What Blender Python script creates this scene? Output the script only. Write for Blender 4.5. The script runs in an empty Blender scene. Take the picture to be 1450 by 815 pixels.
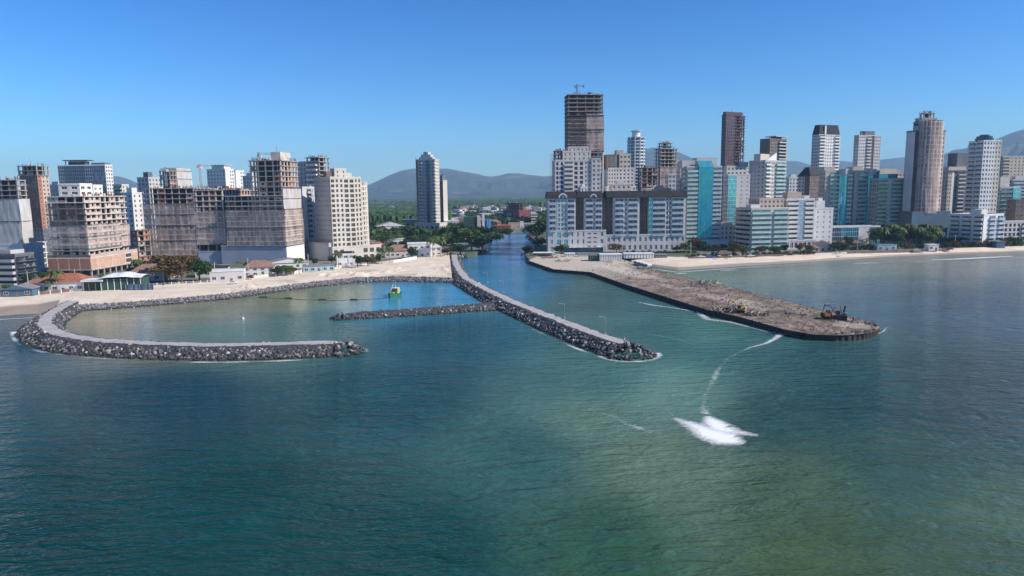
import bpy, bmesh, math, random
import numpy as np
from mathutils import Vector, Matrix, noise as mnoise
from mathutils.geometry import tessellate_polygon
R = math.radians
S = bpy.context.scene
# ---------------------------------------------------------------- camera
F = 980.0; CAMH = 42.0; PITCH = math.atan(133.5/F); ROLL = R(-0.7)
cam = bpy.data.cameras.new('camera'); cam.sensor_width = 36; cam.lens = 36*F/1450
cam.clip_start = 1; cam.clip_end = 60000
co = bpy.data.objects.new('camera', cam); S.collection.objects.link(co); S.camera = co
CM = Matrix.Translation((0, 0, CAMH)) @ Matrix.Rotation(R(90)-PITCH, 4, 'X') @ Matrix.Rotation(ROLL, 4, 'Z')
co.matrix_world = CM
C3 = CM.to_3x3()
# ---------------------------------------------------------------- sky, sun, exposure
SUN_EL, SUN_AZ = R(38), R(106)          # azimuth clockwise from the view direction (+Y)
w = bpy.data.worlds.new("World"); S.world = w; w.use_nodes = True
nt = w.node_tree; bg = nt.nodes['Background']
sky = nt.nodes.new('ShaderNodeTexSky'); sky.sky_type = 'NISHITA'; sky.sun_disc = False
sky.sun_elevation = SUN_EL; sky.sun_rotation = SUN_AZ
sky.altitude = 0; sky.air_density = 1.0; sky.dust_density = 0.25; sky.ozone_density = 4.5
hs = nt.nodes.new('ShaderNodeHueSaturation'); hs.inputs['Saturation'].default_value = 1.16
tn = nt.nodes.new('ShaderNodeVectorMath'); tn.operation = 'MULTIPLY'; tn.inputs[1].default_value = (8*.74, 8*1.03, 8*1.22)
sc = nt.nodes.new('ShaderNodeVectorMath'); sc.operation = 'SCALE'; sc.inputs['Scale'].default_value = 1/8
gm = nt.nodes.new('ShaderNodeGamma'); gm.inputs[1].default_value = 1.4
nt.links.new(sky.outputs[0], sc.inputs[0]); nt.links.new(sc.outputs[0], gm.inputs[0]); nt.links.new(gm.outputs[0], hs.inputs['Color']); nt.links.new(hs.outputs[0], tn.inputs[0]); nt.links.new(tn.outputs[0], bg.inputs[0])
bg.inputs[1].default_value = 0.125
sl = bpy.data.lights.new('sun', 'SUN'); sl.energy = 5.0; sl.angle = R(0.5); sl.color = (1, .93, .83)
so = bpy.data.objects.new('sun', sl); S.collection.objects.link(so)
sd = Vector((math.sin(SUN_AZ)*math.cos(SUN_EL), math.cos(SUN_AZ)*math.cos(SUN_EL), math.sin(SUN_EL)))
so.rotation_euler = sd.to_track_quat('Z', 'Y').to_euler()
S.view_settings.view_transform = 'Standard'; S.view_settings.look = 'None'
S.view_settings.gamma = 1; S.view_settings.exposure = 0.3
S.cycles.volume_bounces = 0; S.cycles.transparent_max_bounces = 12

# ---------------------------------------------------------------- pixel -> place helpers (photo pixels, 1450x815)
def ray(px, py):
    return (C3 @ Vector(((px-725)/F, -(py-407.5)/F, -1))).normalized()
def gp(px, py, z=0.0):
    d = ray(px, py); t = (z-CAMH)/d.z
    return Vector((d.x*t, d.y*t, z))
def at(px, py, D):
    d = ray(px, py); t = D/d.y
    return Vector((d.x*t, D, CAMH+d.z*t))
COL = S.collection
rnd = random.Random(7)
# ---------------------------------------------------------------- materials
MAT = {}
def nodes_mat(name):
    m = bpy.data.materials.new(name); m.use_nodes = True
    return m, m.node_tree, m.node_tree.nodes['Principled BSDF']
def mix_col(t, a, b, fac):
    n = t.nodes.new('ShaderNodeMix'); n.data_type = 'RGBA'
    for s, v in ((6, a), (7, b)):
        if isinstance(v, tuple): n.inputs[s].default_value = (*v, 1)
        else: t.links.new(v, n.inputs[s])
    if isinstance(fac, (int, float)): n.inputs[0].default_value = fac
    else: t.links.new(fac, n.inputs[0])
    return n.outputs[2]
def noise(t, scale, detail=4, vec=None, stretch=(1, 1, 1), rough=.55, dist=0):
    g = t.nodes.new('ShaderNodeNewGeometry'); mp = t.nodes.new('ShaderNodeMapping')
    mp.inputs['Scale'].default_value = stretch
    t.links.new(vec or g.outputs['Position'], mp.inputs[0])
    n = t.nodes.new('ShaderNodeTexNoise'); n.inputs['Scale'].default_value = scale
    n.inputs['Detail'].default_value = detail; n.inputs['Roughness'].default_value = rough
    n.inputs['Distortion'].default_value = dist
    t.links.new(mp.outputs[0], n.inputs['Vector']); return n.outputs[0]
def ramp(t, fac, lo, hi):
    n = t.nodes.new('ShaderNodeMapRange'); n.inputs[1].default_value = lo; n.inputs[2].default_value = hi
    t.links.new(fac, n.inputs[0]); return n.outputs[0]
def bump(t, b, h, strength=.5, dist=.1):
    n = t.nodes.new('ShaderNodeBump'); n.inputs['Strength'].default_value = strength
    n.inputs['Distance'].default_value = dist
    t.links.new(h, n.inputs['Height']); t.links.new(n.outputs[0], b.inputs['Normal'])
def surf(name, c, c2=None, scale=.25, stretch=(1, 1, 1), lo=.35, hi=.7, rough=.8, metal=0, streak=0, bmp=0, bscale=2., spec=.3):
    """weathered painted / concrete / earth surface"""
    if name in MAT: return MAT[name]
    m, t, b = nodes_mat(name)
    c2 = c2 or tuple(x*.72 for x in c)
    out = mix_col(t, c, c2, ramp(t, noise(t, scale, 5, stretch=stretch), lo, hi))
    if streak:
        s = ramp(t, noise(t, 1.2, 3, stretch=(1, 1, .06)), .5, .8)
        mm = t.nodes.new('ShaderNodeMath'); mm.operation = 'MULTIPLY'; mm.inputs[1].default_value = streak
        t.links.new(s, mm.inputs[0])
        out = mix_col(t, out, tuple(x*.5 for x in c2), mm.outputs[0])
    t.links.new(out, b.inputs['Base Color'])
    b.inputs['Roughness'].default_value = rough; b.inputs['Metallic'].default_value = metal
    b.inputs['Specular IOR Level'].default_value = spec
    if bmp: bump(t, b, noise(t, bscale, 5), bmp, .3)
    MAT[name] = m; return m
def glass(name, c, c2, spread=.5, rough=.12, metal=.0, spec=.7, cell=1.7):
    """window glass whose panes differ (curtains, blinds, dark rooms) by where they are"""
    if name in MAT: return MAT[name]
    m, t, b = nodes_mat(name)
    g = t.nodes.new('ShaderNodeNewGeometry'); sn = t.nodes.new('ShaderNodeVectorMath'); sn.operation = 'SNAP'
    sn.inputs[1].default_value = (cell, cell, 3.1)
    t.links.new(g.outputs['Position'], sn.inputs[0])
    wn = t.nodes.new('ShaderNodeTexWhiteNoise'); t.links.new(sn.outputs[0], wn.inputs[0])
    out = mix_col(t, c, c2, ramp(t, wn.outputs[0], 1-spread, 1))
    t.links.new(out, b.inputs['Base Color']); b.inputs['Roughness'].default_value = rough
    b.inputs['Metallic'].default_value = metal; b.inputs['Specular IOR Level'].default_value = spec
    MAT[name] = m; return m
def net(name, c, c2, alpha=.8, zig=.12):
    if name in MAT: return MAT[name]
    m, t, b = nodes_mat(name)
    out = mix_col(t, c, c2, ramp(t, noise(t, zig, 5, stretch=(1, 1, .35), dist=.6), .35, .65))
    t.links.new(out, b.inputs['Base Color']); b.inputs['Roughness'].default_value = .9
    b.inputs['Specular IOR Level'].default_value = .1
    al = t.nodes.new('ShaderNodeMapRange'); al.inputs[1].default_value = .3; al.inputs[2].default_value = .7
    al.inputs[3].default_value = max(0, alpha-.25); al.inputs[4].default_value = min(1, alpha+.15)
    t.links.new(noise(t, .2, 4, stretch=(1, 1, .4)), al.inputs[0]); t.links.new(al.outputs[0], b.inputs['Alpha'])
    MAT[name] = m; return m

surf('concrete', (.42, .375, .34), (.27, .24, .215), .3, streak=.4)
surf('concrete_pale', (.64, .57, .5), (.48, .42, .36), .2, streak=.3)
surf('concrete_dark_shade', (.1, .08, .07), (.05, .042, .04), .3)  # near-black that stands for shade inside openings, shells and pipes
surf('slab', (.46, .39, .34), (.27, .22, .19), .5, streak=.4)
surf('slab_rust', (.24, .15, .12), (.12, .08, .07), .4, streak=.4)
surf('brick', (.45, .19, .11), (.34, .15, .095), .5, streak=.2)
surf('peach', (.62, .38, .27), (.5, .3, .2), .3, streak=.2)  # podium brick on the sunward side, sunlight put into the colour
surf('brick_dark', (.27, .13, .095), (.17, .085, .07), .4, streak=.2)
surf('white', (.76, .73, .68), (.64, .61, .57), .1, streak=.18)
surf('cream', (.62, .56, .47), (.52, .47, .4), .1, streak=.2)
surf('beige', (.56, .48, .39), (.46, .39, .32), .1, streak=.2)
surf('grey_wall', (.54, .52, .5), (.44, .425, .41), .1, streak=.2)
surf('grey_dark', (.16, .165, .18), (.11, .115, .13), .1, streak=.2)
surf('lilac', (.62, .575, .55), (.52, .48, .46), .1, streak=.18)
surf('sand_wall', (.55, .42, .34), (.47, .35, .29), .1, streak=.3)
surf('blue_wall', (.09, .16, .22), (.07, .12, .17), .1, streak=.2)
surf('brown_wall', (.2, .15, .12), (.14, .1, .085), .2, streak=.3)
surf('maroon', (.13, .07, .08), (.08, .045, .055), .2, streak=.3)
surf('red_wall', (.35, .07, .07), (.25, .05, .05), .2)
surf('bright_blue', (.02, .16, .45), (.02, .12, .36), .2)
surf('dark_green', (.04, .09, .07), (.03, .07, .055), .2)
surf('roof_dark', (.035, .033, .04), (.02, .02, .024), .3)
surf('roof_grey', (.25, .245, .24), (.17, .165, .16), .3)
surf('tile', (.38, .14, .075), (.26, .095, .06), .6, bmp=.3)
surf('tile_dull', (.3, .17, .12), (.2, .12, .09), .6, bmp=.3)
surf('roof_white', (.72, .72, .7), (.55, .55, .54), .3)
surf('hoarding', (.36, .39, .46), (.3, .33, .4), .15)
surf('steel', (.35, .36, .37), (.25, .26, .27), .4, metal=.3, rough=.5)
surf('white_metal', (.7, .7, .7), (.6, .6, .6), .4, rough=.4)
surf('trunk', (.14, .1, .07), (.09, .065, .045), 2)
surf('trunk_pale', (.28, .24, .2), (.2, .17, .14), 2)
surf('thatch', (.18, .12, .08), (.1, .07, .05), 1)
surf('rubber', (.02, .02, .02), (.03, .03, .03), 1)
surf('rust', (.06, .042, .036), (.03, .024, .022), .5, rough=.7)
surf('boat_green', (.04, .2, .1), (.03, .14, .07), .5, rough=.4)
surf('boat_yellow', (.55, .5, .18), (.45, .4, .15), .5, rough=.4)
surf('machine_yellow', (.65, .42, .05), (.45, .28, .04), .7, rough=.5)
surf('machine_orange', (.42, .14, .04), (.28, .09, .03), .7, rough=.5)
surf('crane_red', (.45, .09, .05), (.35, .07, .04), .5)
glass('win', (.025, .03, .04), (.17, .18, .19), .25)
glass('win_blue', (.03, .07, .13), (.12, .2, .3), .5, rough=.1)
glass('teal', (.07, .42, .46), (.15, .55, .58), .6, rough=.08, metal=.35)
glass('teal_deep', (.025, .27, .38), (.04, .34, .44), .7, rough=.06, metal=.45)
glass('green_glass', (.06, .2, .17), (.15, .32, .28), .5, rough=.1, metal=.2)
glass('navy', (.02, .045, .1), (.035, .07, .14), .5, rough=.08, metal=.2)
glass('rail_glass', (.28, .42, .43), (.4, .54, .55), .5, rough=.1)
glass('rail_blue', (.3, .37, .45), (.42, .48, .55), .5, rough=.15)
net('net_grey', (.8, .67, .6), (.6, .49, .44), .4)
net('net_pink', (.85, .66, .58), (.62, .48, .42), .42)
net('net_brown', (.2, .15, .14), (.11, .085, .085), .5)
net('sheet_white', (.68, .65, .62), (.5, .47, .45), .8)

def foliage(name, a, b_, hi=.75):
    m, t, b = nodes_mat(name)
    oi = t.nodes.new('ShaderNodeObjectInfo')
    c = mix_col(t, a, b_, ramp(t, noise(t, .6, 3), .3, .7))
    hsv = t.nodes.new('ShaderNodeHueSaturation')
    mr = t.nodes.new('ShaderNodeMapRange'); mr.inputs[3].default_value = .75; mr.inputs[4].default_value = 1.3
    t.links.new(oi.outputs['Random'], mr.inputs[0]); t.links.new(mr.outputs[0], hsv.inputs['Value'])
    t.links.new(c, hsv.inputs['Color']); t.links.new(hsv.outputs[0], b.inputs['Base Color'])
    b.inputs['Roughness'].default_value = .6; b.inputs['Specular IOR Level'].default_value = .25
    tr = t.nodes.new('ShaderNodeBsdfTranslucent'); t.links.new(hsv.outputs[0], tr.inputs[0])
    mx = t.nodes.new('ShaderNodeMixShader'); mx.inputs[0].default_value = .25
    t.links.new(b.outputs[0], mx.inputs[1]); t.links.new(tr.outputs[0], mx.inputs[2])
    t.links.new(mx.outputs[0], t.nodes['Material Output'].inputs[0])
    MAT[name] = m
foliage('leaf', (.035, .085, .02), (.07, .13, .03))
foliage('leaf_dark', (.02, .05, .018), (.035, .075, .025))
foliage('leaf_light', (.09, .15, .035), (.13, .19, .05))
foliage('leaf_brown', (.16, .075, .03), (.08, .085, .025))
foliage('leaf_palm', (.06, .1, .025), (.12, .15, .045))

# ---------------------------------------------------------------- mesh building
class MB:
    def __init__(s): s.v = []; s.f = []; s.m = []; s.mats = []
    def mi(s, mat):
        if mat not in s.mats: s.mats.append(mat)
        return s.mats.index(mat)
    def quad(s, pts, mat):
        k = len(s.v); s.v += [tuple(p) for p in pts]; s.f.append(tuple(range(k, k+len(pts)))); s.m.append(s.mi(mat))
    def box(s, x0, x1, y0, y1, z0, z1, mat, top=None):
        k = len(s.v)
        s.v += [(x0,y0,z0),(x1,y0,z0),(x1,y1,z0),(x0,y1,z0),(x0,y0,z1),(x1,y0,z1),(x1,y1,z1),(x0,y1,z1)]
        s.f += [(k,k+3,k+2,k+1),(k+4,k+5,k+6,k+7),(k,k+1,k+5,k+4),(k+1,k+2,k+6,k+5),(k+2,k+3,k+7,k+6),(k+3,k,k+4,k+7)]
        a = s.mi(mat); s.m += [a, s.mi(top) if top else a, a, a, a, a]
    def fbox(s, fr, u0, u1, n0, n1, z0, z1, mat):
        """box in a facade frame fr=(ox,oy,ux,uy,nx,ny)"""
        ox, oy, ux, uy, nx, ny = fr; k = len(s.v)
        P = lambda u, n, z: (ox+ux*u+nx*n, oy+uy*u+ny*n, z)
        s.v += [P(u0,n1,z0),P(u1,n1,z0),P(u1,n0,z0),P(u0,n0,z0),P(u0,n1,z1),P(u1,n1,z1),P(u1,n0,z1),P(u0,n0,z1)]
        s.f += [(k,k+3,k+2,k+1),(k+4,k+5,k+6,k+7),(k,k+1,k+5,k+4),(k+1,k+2,k+6,k+5),(k+2,k+3,k+7,k+6),(k+3,k,k+4,k+7)]
        s.m += [s.mi(mat)]*6
    def tube(s, p, q, r0, r1, mat, n=6):
        p, q = Vector(p), Vector(q); d = (q-p).normalized()
        a = d.orthogonal().normalized(); b = d.cross(a); k = len(s.v)
        for c, r in ((p, r0), (q, r1)):
            for i in range(n):
                t = 2*math.pi*i/n; s.v.append(tuple(c+a*math.cos(t)*r+b*math.sin(t)*r))
        mm = s.mi(mat)
        for i in range(n): s.f.append((k+i, k+(i+1) % n, k+n+(i+1) % n, k+n+i)); s.m.append(mm)
        s.f.append(tuple(range(k+n, k+2*n))); s.m.append(mm)
    def prism(s, poly, z0, z1, mat, top=None):
        k = len(s.v); n = len(poly)
        s.v += [(x, y, z0) for x, y in poly]+[(x, y, z1) for x, y in poly]
        mm = s.mi(mat)
        for i in range(n): s.f.append((k+i, k+(i+1) % n, k+n+(i+1) % n, k+n+i)); s.m.append(mm)
        s.f.append(tuple(range(k+n, k+2*n))); s.m.append(s.mi(top) if top else mm)
        s.f.append(tuple(reversed(range(k, k+n)))); s.m.append(mm)
    def mesh(s, name):
        me = bpy.data.meshes.new(name); me.from_pydata(s.v, [], s.f)
        for mt in s.mats: me.materials.append(MAT[mt])
        me.polygons.foreach_set('material_index', s.m); me.update(); return me
    def obj(s, name, parent=None, smooth=False):
        if not s.f: return None
        me = s.mesh(name)
        if smooth: me.polygons.foreach_set('use_smooth', [True]*len(me.polygons))
        return link(name, me, parent)
def link(name, me, parent=None, loc=(0, 0, 0), rz=0, sc=None):
    o = bpy.data.objects.new(name, me); COL.objects.link(o); o.location = loc
    if rz: o.rotation_euler = (0, 0, rz)
    if sc: o.scale = sc
    if parent: o.parent = parent
    return o
def tag(o, label=None, cat=None, group=None, kind=None):
    if label: o['label'] = label
    if cat: o['category'] = cat
    if group: o['group'] = group
    if kind: o['kind'] = kind
    return o
def thing(name, label, cat, loc=(0, 0, 0), rz=0, group=None):
    return tag(link(name, None, None, loc, rz), label, cat, group)
def np_mesh(name, V, Fq, mat, kind=None, smooth=False, attrs=None):
    me = bpy.data.meshes.new(name); me.from_pydata([tuple(v) for v in V], [], [tuple(f) for f in Fq])
    me.materials.append(MAT[mat])
    if smooth: me.polygons.foreach_set('use_smooth', [True]*len(me.polygons))
    for an, arr in (attrs or {}).items():
        if arr.ndim == 2:
            at_ = me.attributes.new(an, 'FLOAT_COLOR', 'POINT')
            at_.data.foreach_set('color', np.c_[arr, np.ones(len(arr))].astype(np.float32).ravel())
        else:
            at_ = me.attributes.new(an, 'FLOAT', 'POINT'); at_.data.foreach_set('value', arr.astype(np.float32))
    me.update(); o = link(name, me)
    if kind: o['kind'] = kind
    return o
def grid_faces(n, m):
    i, j = np.meshgrid(np.arange(n-1), np.arange(m-1), indexing='ij'); k = i*m+j
    return np.stack([k, k+m, k+m+1, k+1], -1).reshape(-1, 4)
def vnoise(x, y, s, seed=0):
    """cheap smooth value noise on arrays"""
    x = np.asarray(x)*s+seed*17.3; y = np.asarray(y)*s+seed*9.1
    xi = np.floor(x).astype(np.int64); yi = np.floor(y).astype(np.int64); fx = x-xi; fy = y-yi
    fx = fx*fx*(3-2*fx); fy = fy*fy*(3-2*fy)
    def h(a, b):
        v = np.sin(a*127.1+b*311.7+seed*74.7)*43758.5453; return v-np.floor(v)
    return (h(xi,yi)*(1-fx)+h(xi+1,yi)*fx)*(1-fy)+(h(xi,yi+1)*(1-fx)+h(xi+1,yi+1)*fx)*fy
def fbm(x, y, s, seed=0, o=4):
    r = 0; a = 1; t = 0
    for k in range(o): r = r+a*vnoise(x, y, s*2**k, seed+k); t += a; a *= .5
    return r/t
def resample(P, n):
    P = np.array([tuple(p) for p in P], float); d = np.r_[0, np.cumsum(np.linalg.norm(np.diff(P[:, :2], axis=0), axis=1))]
    t = np.linspace(0, d[-1], n); return np.stack([np.interp(t, d, P[:, k]) for k in range(P.shape[1])], 1)
def smooth_line(P, n, it=2):
    P = resample(P, max(n, 8)); 
    for _ in range(it):
        Q = P.copy(); Q[1:-1] = (P[:-2]+2*P[1:-1]+P[2:])/4; P = Q
    return resample(P, n)
# ================================================================ SETTING
# ---- water
def silt_sky_mat():
    m, t, b = nodes_mat('water')
    a = t.nodes.new('ShaderNodeAttribute'); a.attribute_name = 'silt_sky'
    c = t.nodes.new('ShaderNodeAttribute'); c.attribute_name = 'chop'
    g = t.nodes.new('ShaderNodeNewGeometry')
    n0 = noise(t, .02, 4, stretch=(1, 1.8, 1), dist=.8)
    v = t.nodes.new('ShaderNodeHueSaturation'); mr = t.nodes.new('ShaderNodeMapRange')
    mr.inputs[1].default_value = .3; mr.inputs[2].default_value = .7; mr.inputs[3].default_value = .82; mr.inputs[4].default_value = 1.18
    t.links.new(n0, mr.inputs[0]); t.links.new(mr.outputs[0], v.inputs['Value'])
    t.links.new(a.outputs['Color'], v.inputs['Color']); t.links.new(v.outputs[0], b.inputs['Base Color'])
    b.inputs['Roughness'].default_value = .08; b.inputs['IOR'].default_value = 1.333; b.inputs['Specular IOR Level'].default_value = .36
    n1 = noise(t, .26, 3, stretch=(.55, 1.6, 1), rough=.55, dist=.5)
    n2 = noise(t, 1.3, 2, stretch=(.6, 1.5, 1), rough=.5, dist=.3)
    s = t.nodes.new('ShaderNodeMath'); s.operation = 'MULTIPLY_ADD'; s.inputs[1].default_value = .2
    t.links.new(n2, s.inputs[0]); t.links.new(n1, s.inputs[2])
    bp = t.nodes.new('ShaderNodeBump'); bp.inputs['Distance'].default_value = 2.0
    t.links.new(s.outputs[0], bp.inputs['Height']); t.links.new(c.outputs['Fac'], bp.inputs['Strength'])
    t.links.new(bp.outputs[0], b.inputs['Normal']); MAT['water'] = m
silt_sky_mat()
# sediment tints, with the sky's reflection painted in as blue: (photo pixel, water colour, chop)
SILT_SKY = [((-100,600),(0.004,0.054,0.056),.6), ((50,760),(0.002,0.038,0.033),.6), ((300,700),(0.002,0.043,0.038),.6), ((600,780),(0.005,0.050,0.042),.6),
 ((250,560),(0.003,0.044,0.054),.6), ((550,560),(0.004,0.055,0.060),.6), ((620,480),(0.006,0.065,0.079),.55), ((850,770),(0.025,0.080,0.045),.6),
 ((750,640),(0.030,0.095,0.080),.6), ((850,600),(0.095,0.172,0.118),.55), ((950,560),(0.119,0.228,0.167),.5), ((850,540),(0.062,0.152,0.128),.5), ((930,640),(0.111,0.180,0.114),.55), ((1000,660),(0.103,0.162,0.109),.55),
 ((930,480),(0.044,0.125,0.102),.45), ((1100,680),(0.054,0.106,0.052),.6), ((1150,790),(0.049,0.086,0.030),.5), ((1100,600),(0.021,0.067,0.052),.6),
 ((1200,560),(0.019,0.065,0.060),.65), ((1150,520),(0.031,0.090,0.080),.6), ((1400,560),(0.033,0.058,0.052),.6), ((1400,760),(0.054,0.096,0.047),.45), ((1300,660),(0.033,0.073,0.047),.5),
 ((1400,430),(0.046,0.096,0.121),.7), ((1550,560),(0.034,0.069,0.074),.7), ((1200,420),(0.046,0.120,0.143),.5), ((1100,390),(0.078,0.160,0.128),.35), ((1400,372),(0.109,0.160,0.143),.4),
 ((980,390),(0.078,0.176,0.114),.3), ((850,400),(0.060,0.132,0.102),.25), ((830,430),(0.051,0.125,0.108),.3), ((760,400),(0.035,0.150,0.230),.3), ((720,360),(0.040,0.170,0.330),.3), ((720,335),(0.040,0.170,0.360),.35), ((900,430),(0.060,0.140,0.115),.3),  # river blues raised to hold the sky's reflection
 ((1020,470),(0.078,0.192,0.135),.35), ((1060,490),(0.046,0.128,0.107),.5),
 ((120,450),(0.360,0.330,0.220),.1), ((200,450),(0.300,0.280,0.190),.1), ((180,475),(0.163,0.163,0.111),.1), ((300,440),(0.200,0.210,0.130),.12), ((300,470),(0.085,0.160,0.107),.16),
 ((420,460),(0.046,0.136,0.107),.25), ((420,420),(0.171,0.208,0.107),.1), ((500,415),(0.155,0.200,0.107),.1), ((560,415),(0.023,0.208,0.328),.1), ((620,410),(0.023,0.224,0.357),.1), ((540,432),(0.031,0.192,0.271),.1),  # the lagoon blues are sky reflection painted into the water colour
 ((0,480),(0.007,0.058,0.080),.5), ((20,456),(0.062,0.115,0.114),.4)]
def make_water():
    xs = np.r_[-12000, -6000, -2500, -1200, np.linspace(-600, 700, 326), 1200, 2500, 6000, 12000]
    ys = np.r_[-3000, -500, 0, np.geomspace(45, 1000, 300), 3000, 9000, 12000]
    X, Y = np.meshgrid(xs, ys, indexing='ij'); n, m = X.shape
    P = [(gp(*p), c, k) for p, c, k in SILT_SKY]
    Yc = np.maximum(Y, 30); A = X/Yc; L = np.log(Yc)
    W = 0; C = 0; K = 0
    for p, c, k in P:
        d2 = ((A-p.x/p.y)/.05)**2+((L-math.log(p.y))/.085)**2
        wt = 1/(d2+.8)**2.2
        W = W+wt; C = C+wt[..., None]*np.array(c); K = K+wt*(k*1.25 if k > .5 else k)
    C = (C/W[..., None]).reshape(-1, 3); K = (K/W).ravel()
    V = np.stack([X.ravel(), Y.ravel(), np.zeros(X.size)], 1)
    np_mesh('sea_water', V, grid_faces(n, m), 'water', 'structure', True, {'silt_sky': C, 'chop': K})
make_water()

# ---- land, beaches
def ground_mat():
    m, t, b = nodes_mat('ground')
    c = mix_col(t, (.17, .155, .14), (.06, .09, .035), ramp(t, noise(t, .02, 6), .42, .6))
    c = mix_col(t, c, (.3, .27, .23), ramp(t, noise(t, .05, 4, stretch=(1, 1.2, 1)), .62, .7))
    t.links.new(c, b.inputs['Base Color']); b.inputs['Roughness'].default_value = .95; MAT['ground'] = m
ground_mat()
def sand_mat():
    m, t, b = nodes_mat('sand')
    a = t.nodes.new('ShaderNodeAttribute'); a.attribute_name = 'wet'
    c = mix_col(t, (.72, .61, .475), (.56, .465, .355), ramp(t, noise(t, .08, 6, stretch=(1, 2, 1)), .4, .75))
    c = mix_col(t, c, (.38, .3, .22), ramp(t, noise(t, .35, 5), .66, .8))
    c = mix_col(t, c, (.27, .215, .17), a.outputs['Fac'])
    t.links.new(c, b.inputs['Base Color']); b.inputs['Roughness'].default_value = .85
    b.inputs['Specular IOR Level'].default_value = .2; bump(t, b, noise(t, .7, 6), .8, .35); MAT['sand'] = m
sand_mat()
surf('road', (.43, .405, .385), (.33, .31, .3), .3, stretch=(1, 1, 1), rough=.95, bmp=.3, bscale=1.5)
surf('track', (.3, .27, .24), (.22, .19, .165), .4, rough=.95)

BACK_L = [(-400,432),(-60,424),(0,419),(60,414),(110,411),(180,405),(250,401),(330,396),(400,386),(470,377),(540,370),(600,362),(636,357)]
FRONT_L = [(-400,470,-.4),(-60,455,-.4),(0,450,-.4),(52,446,-.3),(100,432,1.9),(163,429,1.9),(235,423.5,1.9),(325,415.5,1.9),(390,406,1.9),(445,399,1.9),(502,393,1.9),(560,391,1.9),(640,393,1.9)]
BACK_R = [(775,356),(800,358),(850,360),(890,361),(960,363.5),(1067,360),(1142,359),(1270,354),(1450,348),(1700,338),(2300,322)]
FRONT_R = [None,None,None,(896,374),(960,384),(1067,377),(1142,372),(1270,363.5),(1450,357),(1700,347),(2300,330)]
GZ = 2.5
def make_land():
    left = [gp(x, y, GZ) for x, y in BACK_L]
    riv = [gp(x, y, GZ) for x, y in [(646,360),(662,359.5),(676,356),(684,352.5),(672,350),(668,345),(693,337),(712,329),(752,321.2),(757,322.5),(748,331),(757,340),(765,348),(756,354),(744,360),(746,364),(750,366)]]
    right = [gp(x, y, GZ) for x, y in BACK_R]
    out = left+riv+right
    far = [Vector((12000, right[-1].y, GZ)), Vector((12000, 12000, GZ)), Vector((-12000, 12000, GZ)), Vector((-12000, left[0].y, GZ))]
    poly = out+far
    tris = tessellate_polygon([poly]); k = len(poly)
    V = [tuple(p) for p in poly]; Fc = []
    for tr in tris:
        a, b, c = [poly[i] for i in tr]
        Fc.append(tr if (b-a).cross(c-a).z > 0 else tr[::-1])
    n = len(out)
    V += [(p.x, p.y, -1.2) for p in out]
    Fc += [(i+1, i, k+i, k+i+1) for i in range(n-1)]
    np_mesh('ground', V, Fc, 'ground', 'structure')
make_land()
def loft(name, A, B, n, m, mat, zf, kind='structure', attrs=None, par=True):
    A = np.array([tuple(p) for p in A]); B = np.array([tuple(p) for p in B])
    s = np.linspace(0, len(A)-1, n); k = np.arange(len(A))
    a = np.stack([np.interp(s, k, A[:, i]) for i in range(3)], 1); b = np.stack([np.interp(s, k, B[:, i]) for i in range(3)], 1)
    t = np.linspace(0, 1, m)[None, :, None]
    P = a[:, None]*(1-t)+b[:, None]*t
    P[..., 2] += zf(P[..., 0], P[..., 1], np.broadcast_to(t[..., 0], P.shape[:2]), np.broadcast_to(s[:, None], P.shape[:2]))
    V = P.reshape(-1, 3); Fq = grid_faces(n, m)
    a0, a1, a3 = V[Fq[0, 0]], V[Fq[0, 1]], V[Fq[0, 3]]
    if np.cross(a1-a0, a3-a0)[2] < 0: Fq = Fq[:, ::-1]
    at_ = {k: f(P[..., 0], P[..., 1], np.broadcast_to(t[..., 0], P.shape[:2]), np.broadcast_to(s[:, None], P.shape[:2])).ravel() for k, f in (attrs or {}).items()}
    return np_mesh(name, V, Fq, mat, kind, True, at_)
def ss(x, a, b):
    t = np.clip((x-a)/(b-a), 0, 1); return t*t*(3-2*t)
env = lambda t: np.minimum(1, np.minimum(t, 1-t)*8)
loft('sand_beach', [gp(x, y, GZ+.03) for x, y in BACK_L], [gp(x, y, z) for x, y, z in FRONT_L], 420, 40, 'sand',
     lambda x, y, t, s: env(t)*((fbm(x, y, .08, 3)-.5)*1.0+np.maximum(0, fbm(x, y, .16, 5, 3)-.6)*7*(s > 7)*ss(t, .45, .75)+ss(t, .1, .5)*.3),
     attrs={'wet': lambda x, y, t, s: ss(t, .5, .62)*(s < 3.6)*.9+ss(fbm(x, y, .13, 5, 3), .62, .7)*.45*(s > 7)*ss(t, .5, .7)})
loft('sand_beach', [gp(x, y, GZ+.03) for x, y in BACK_R[3:]], [gp(x, y, -.4) for x, y in FRONT_R[3:]], 400, 30, 'sand',
     lambda x, y, t, s: env(t)*((fbm(x, y, .07, 8)-.5)*.6+ss(t, 0, .4)*.5),
     attrs={'wet': lambda x, y, t, s: ss(t+.12*fbm(x, y, .02, 4), .8, .92)*.9})
# ---- pebbled revetment between the sand and the lagoon
REV_W = [(100,441.5),(163,437.5),(235,431.5),(325,423.5),(390,413.5),(445,406.5),(502,400.5),(560,398.5),(640,400.5)]
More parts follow.
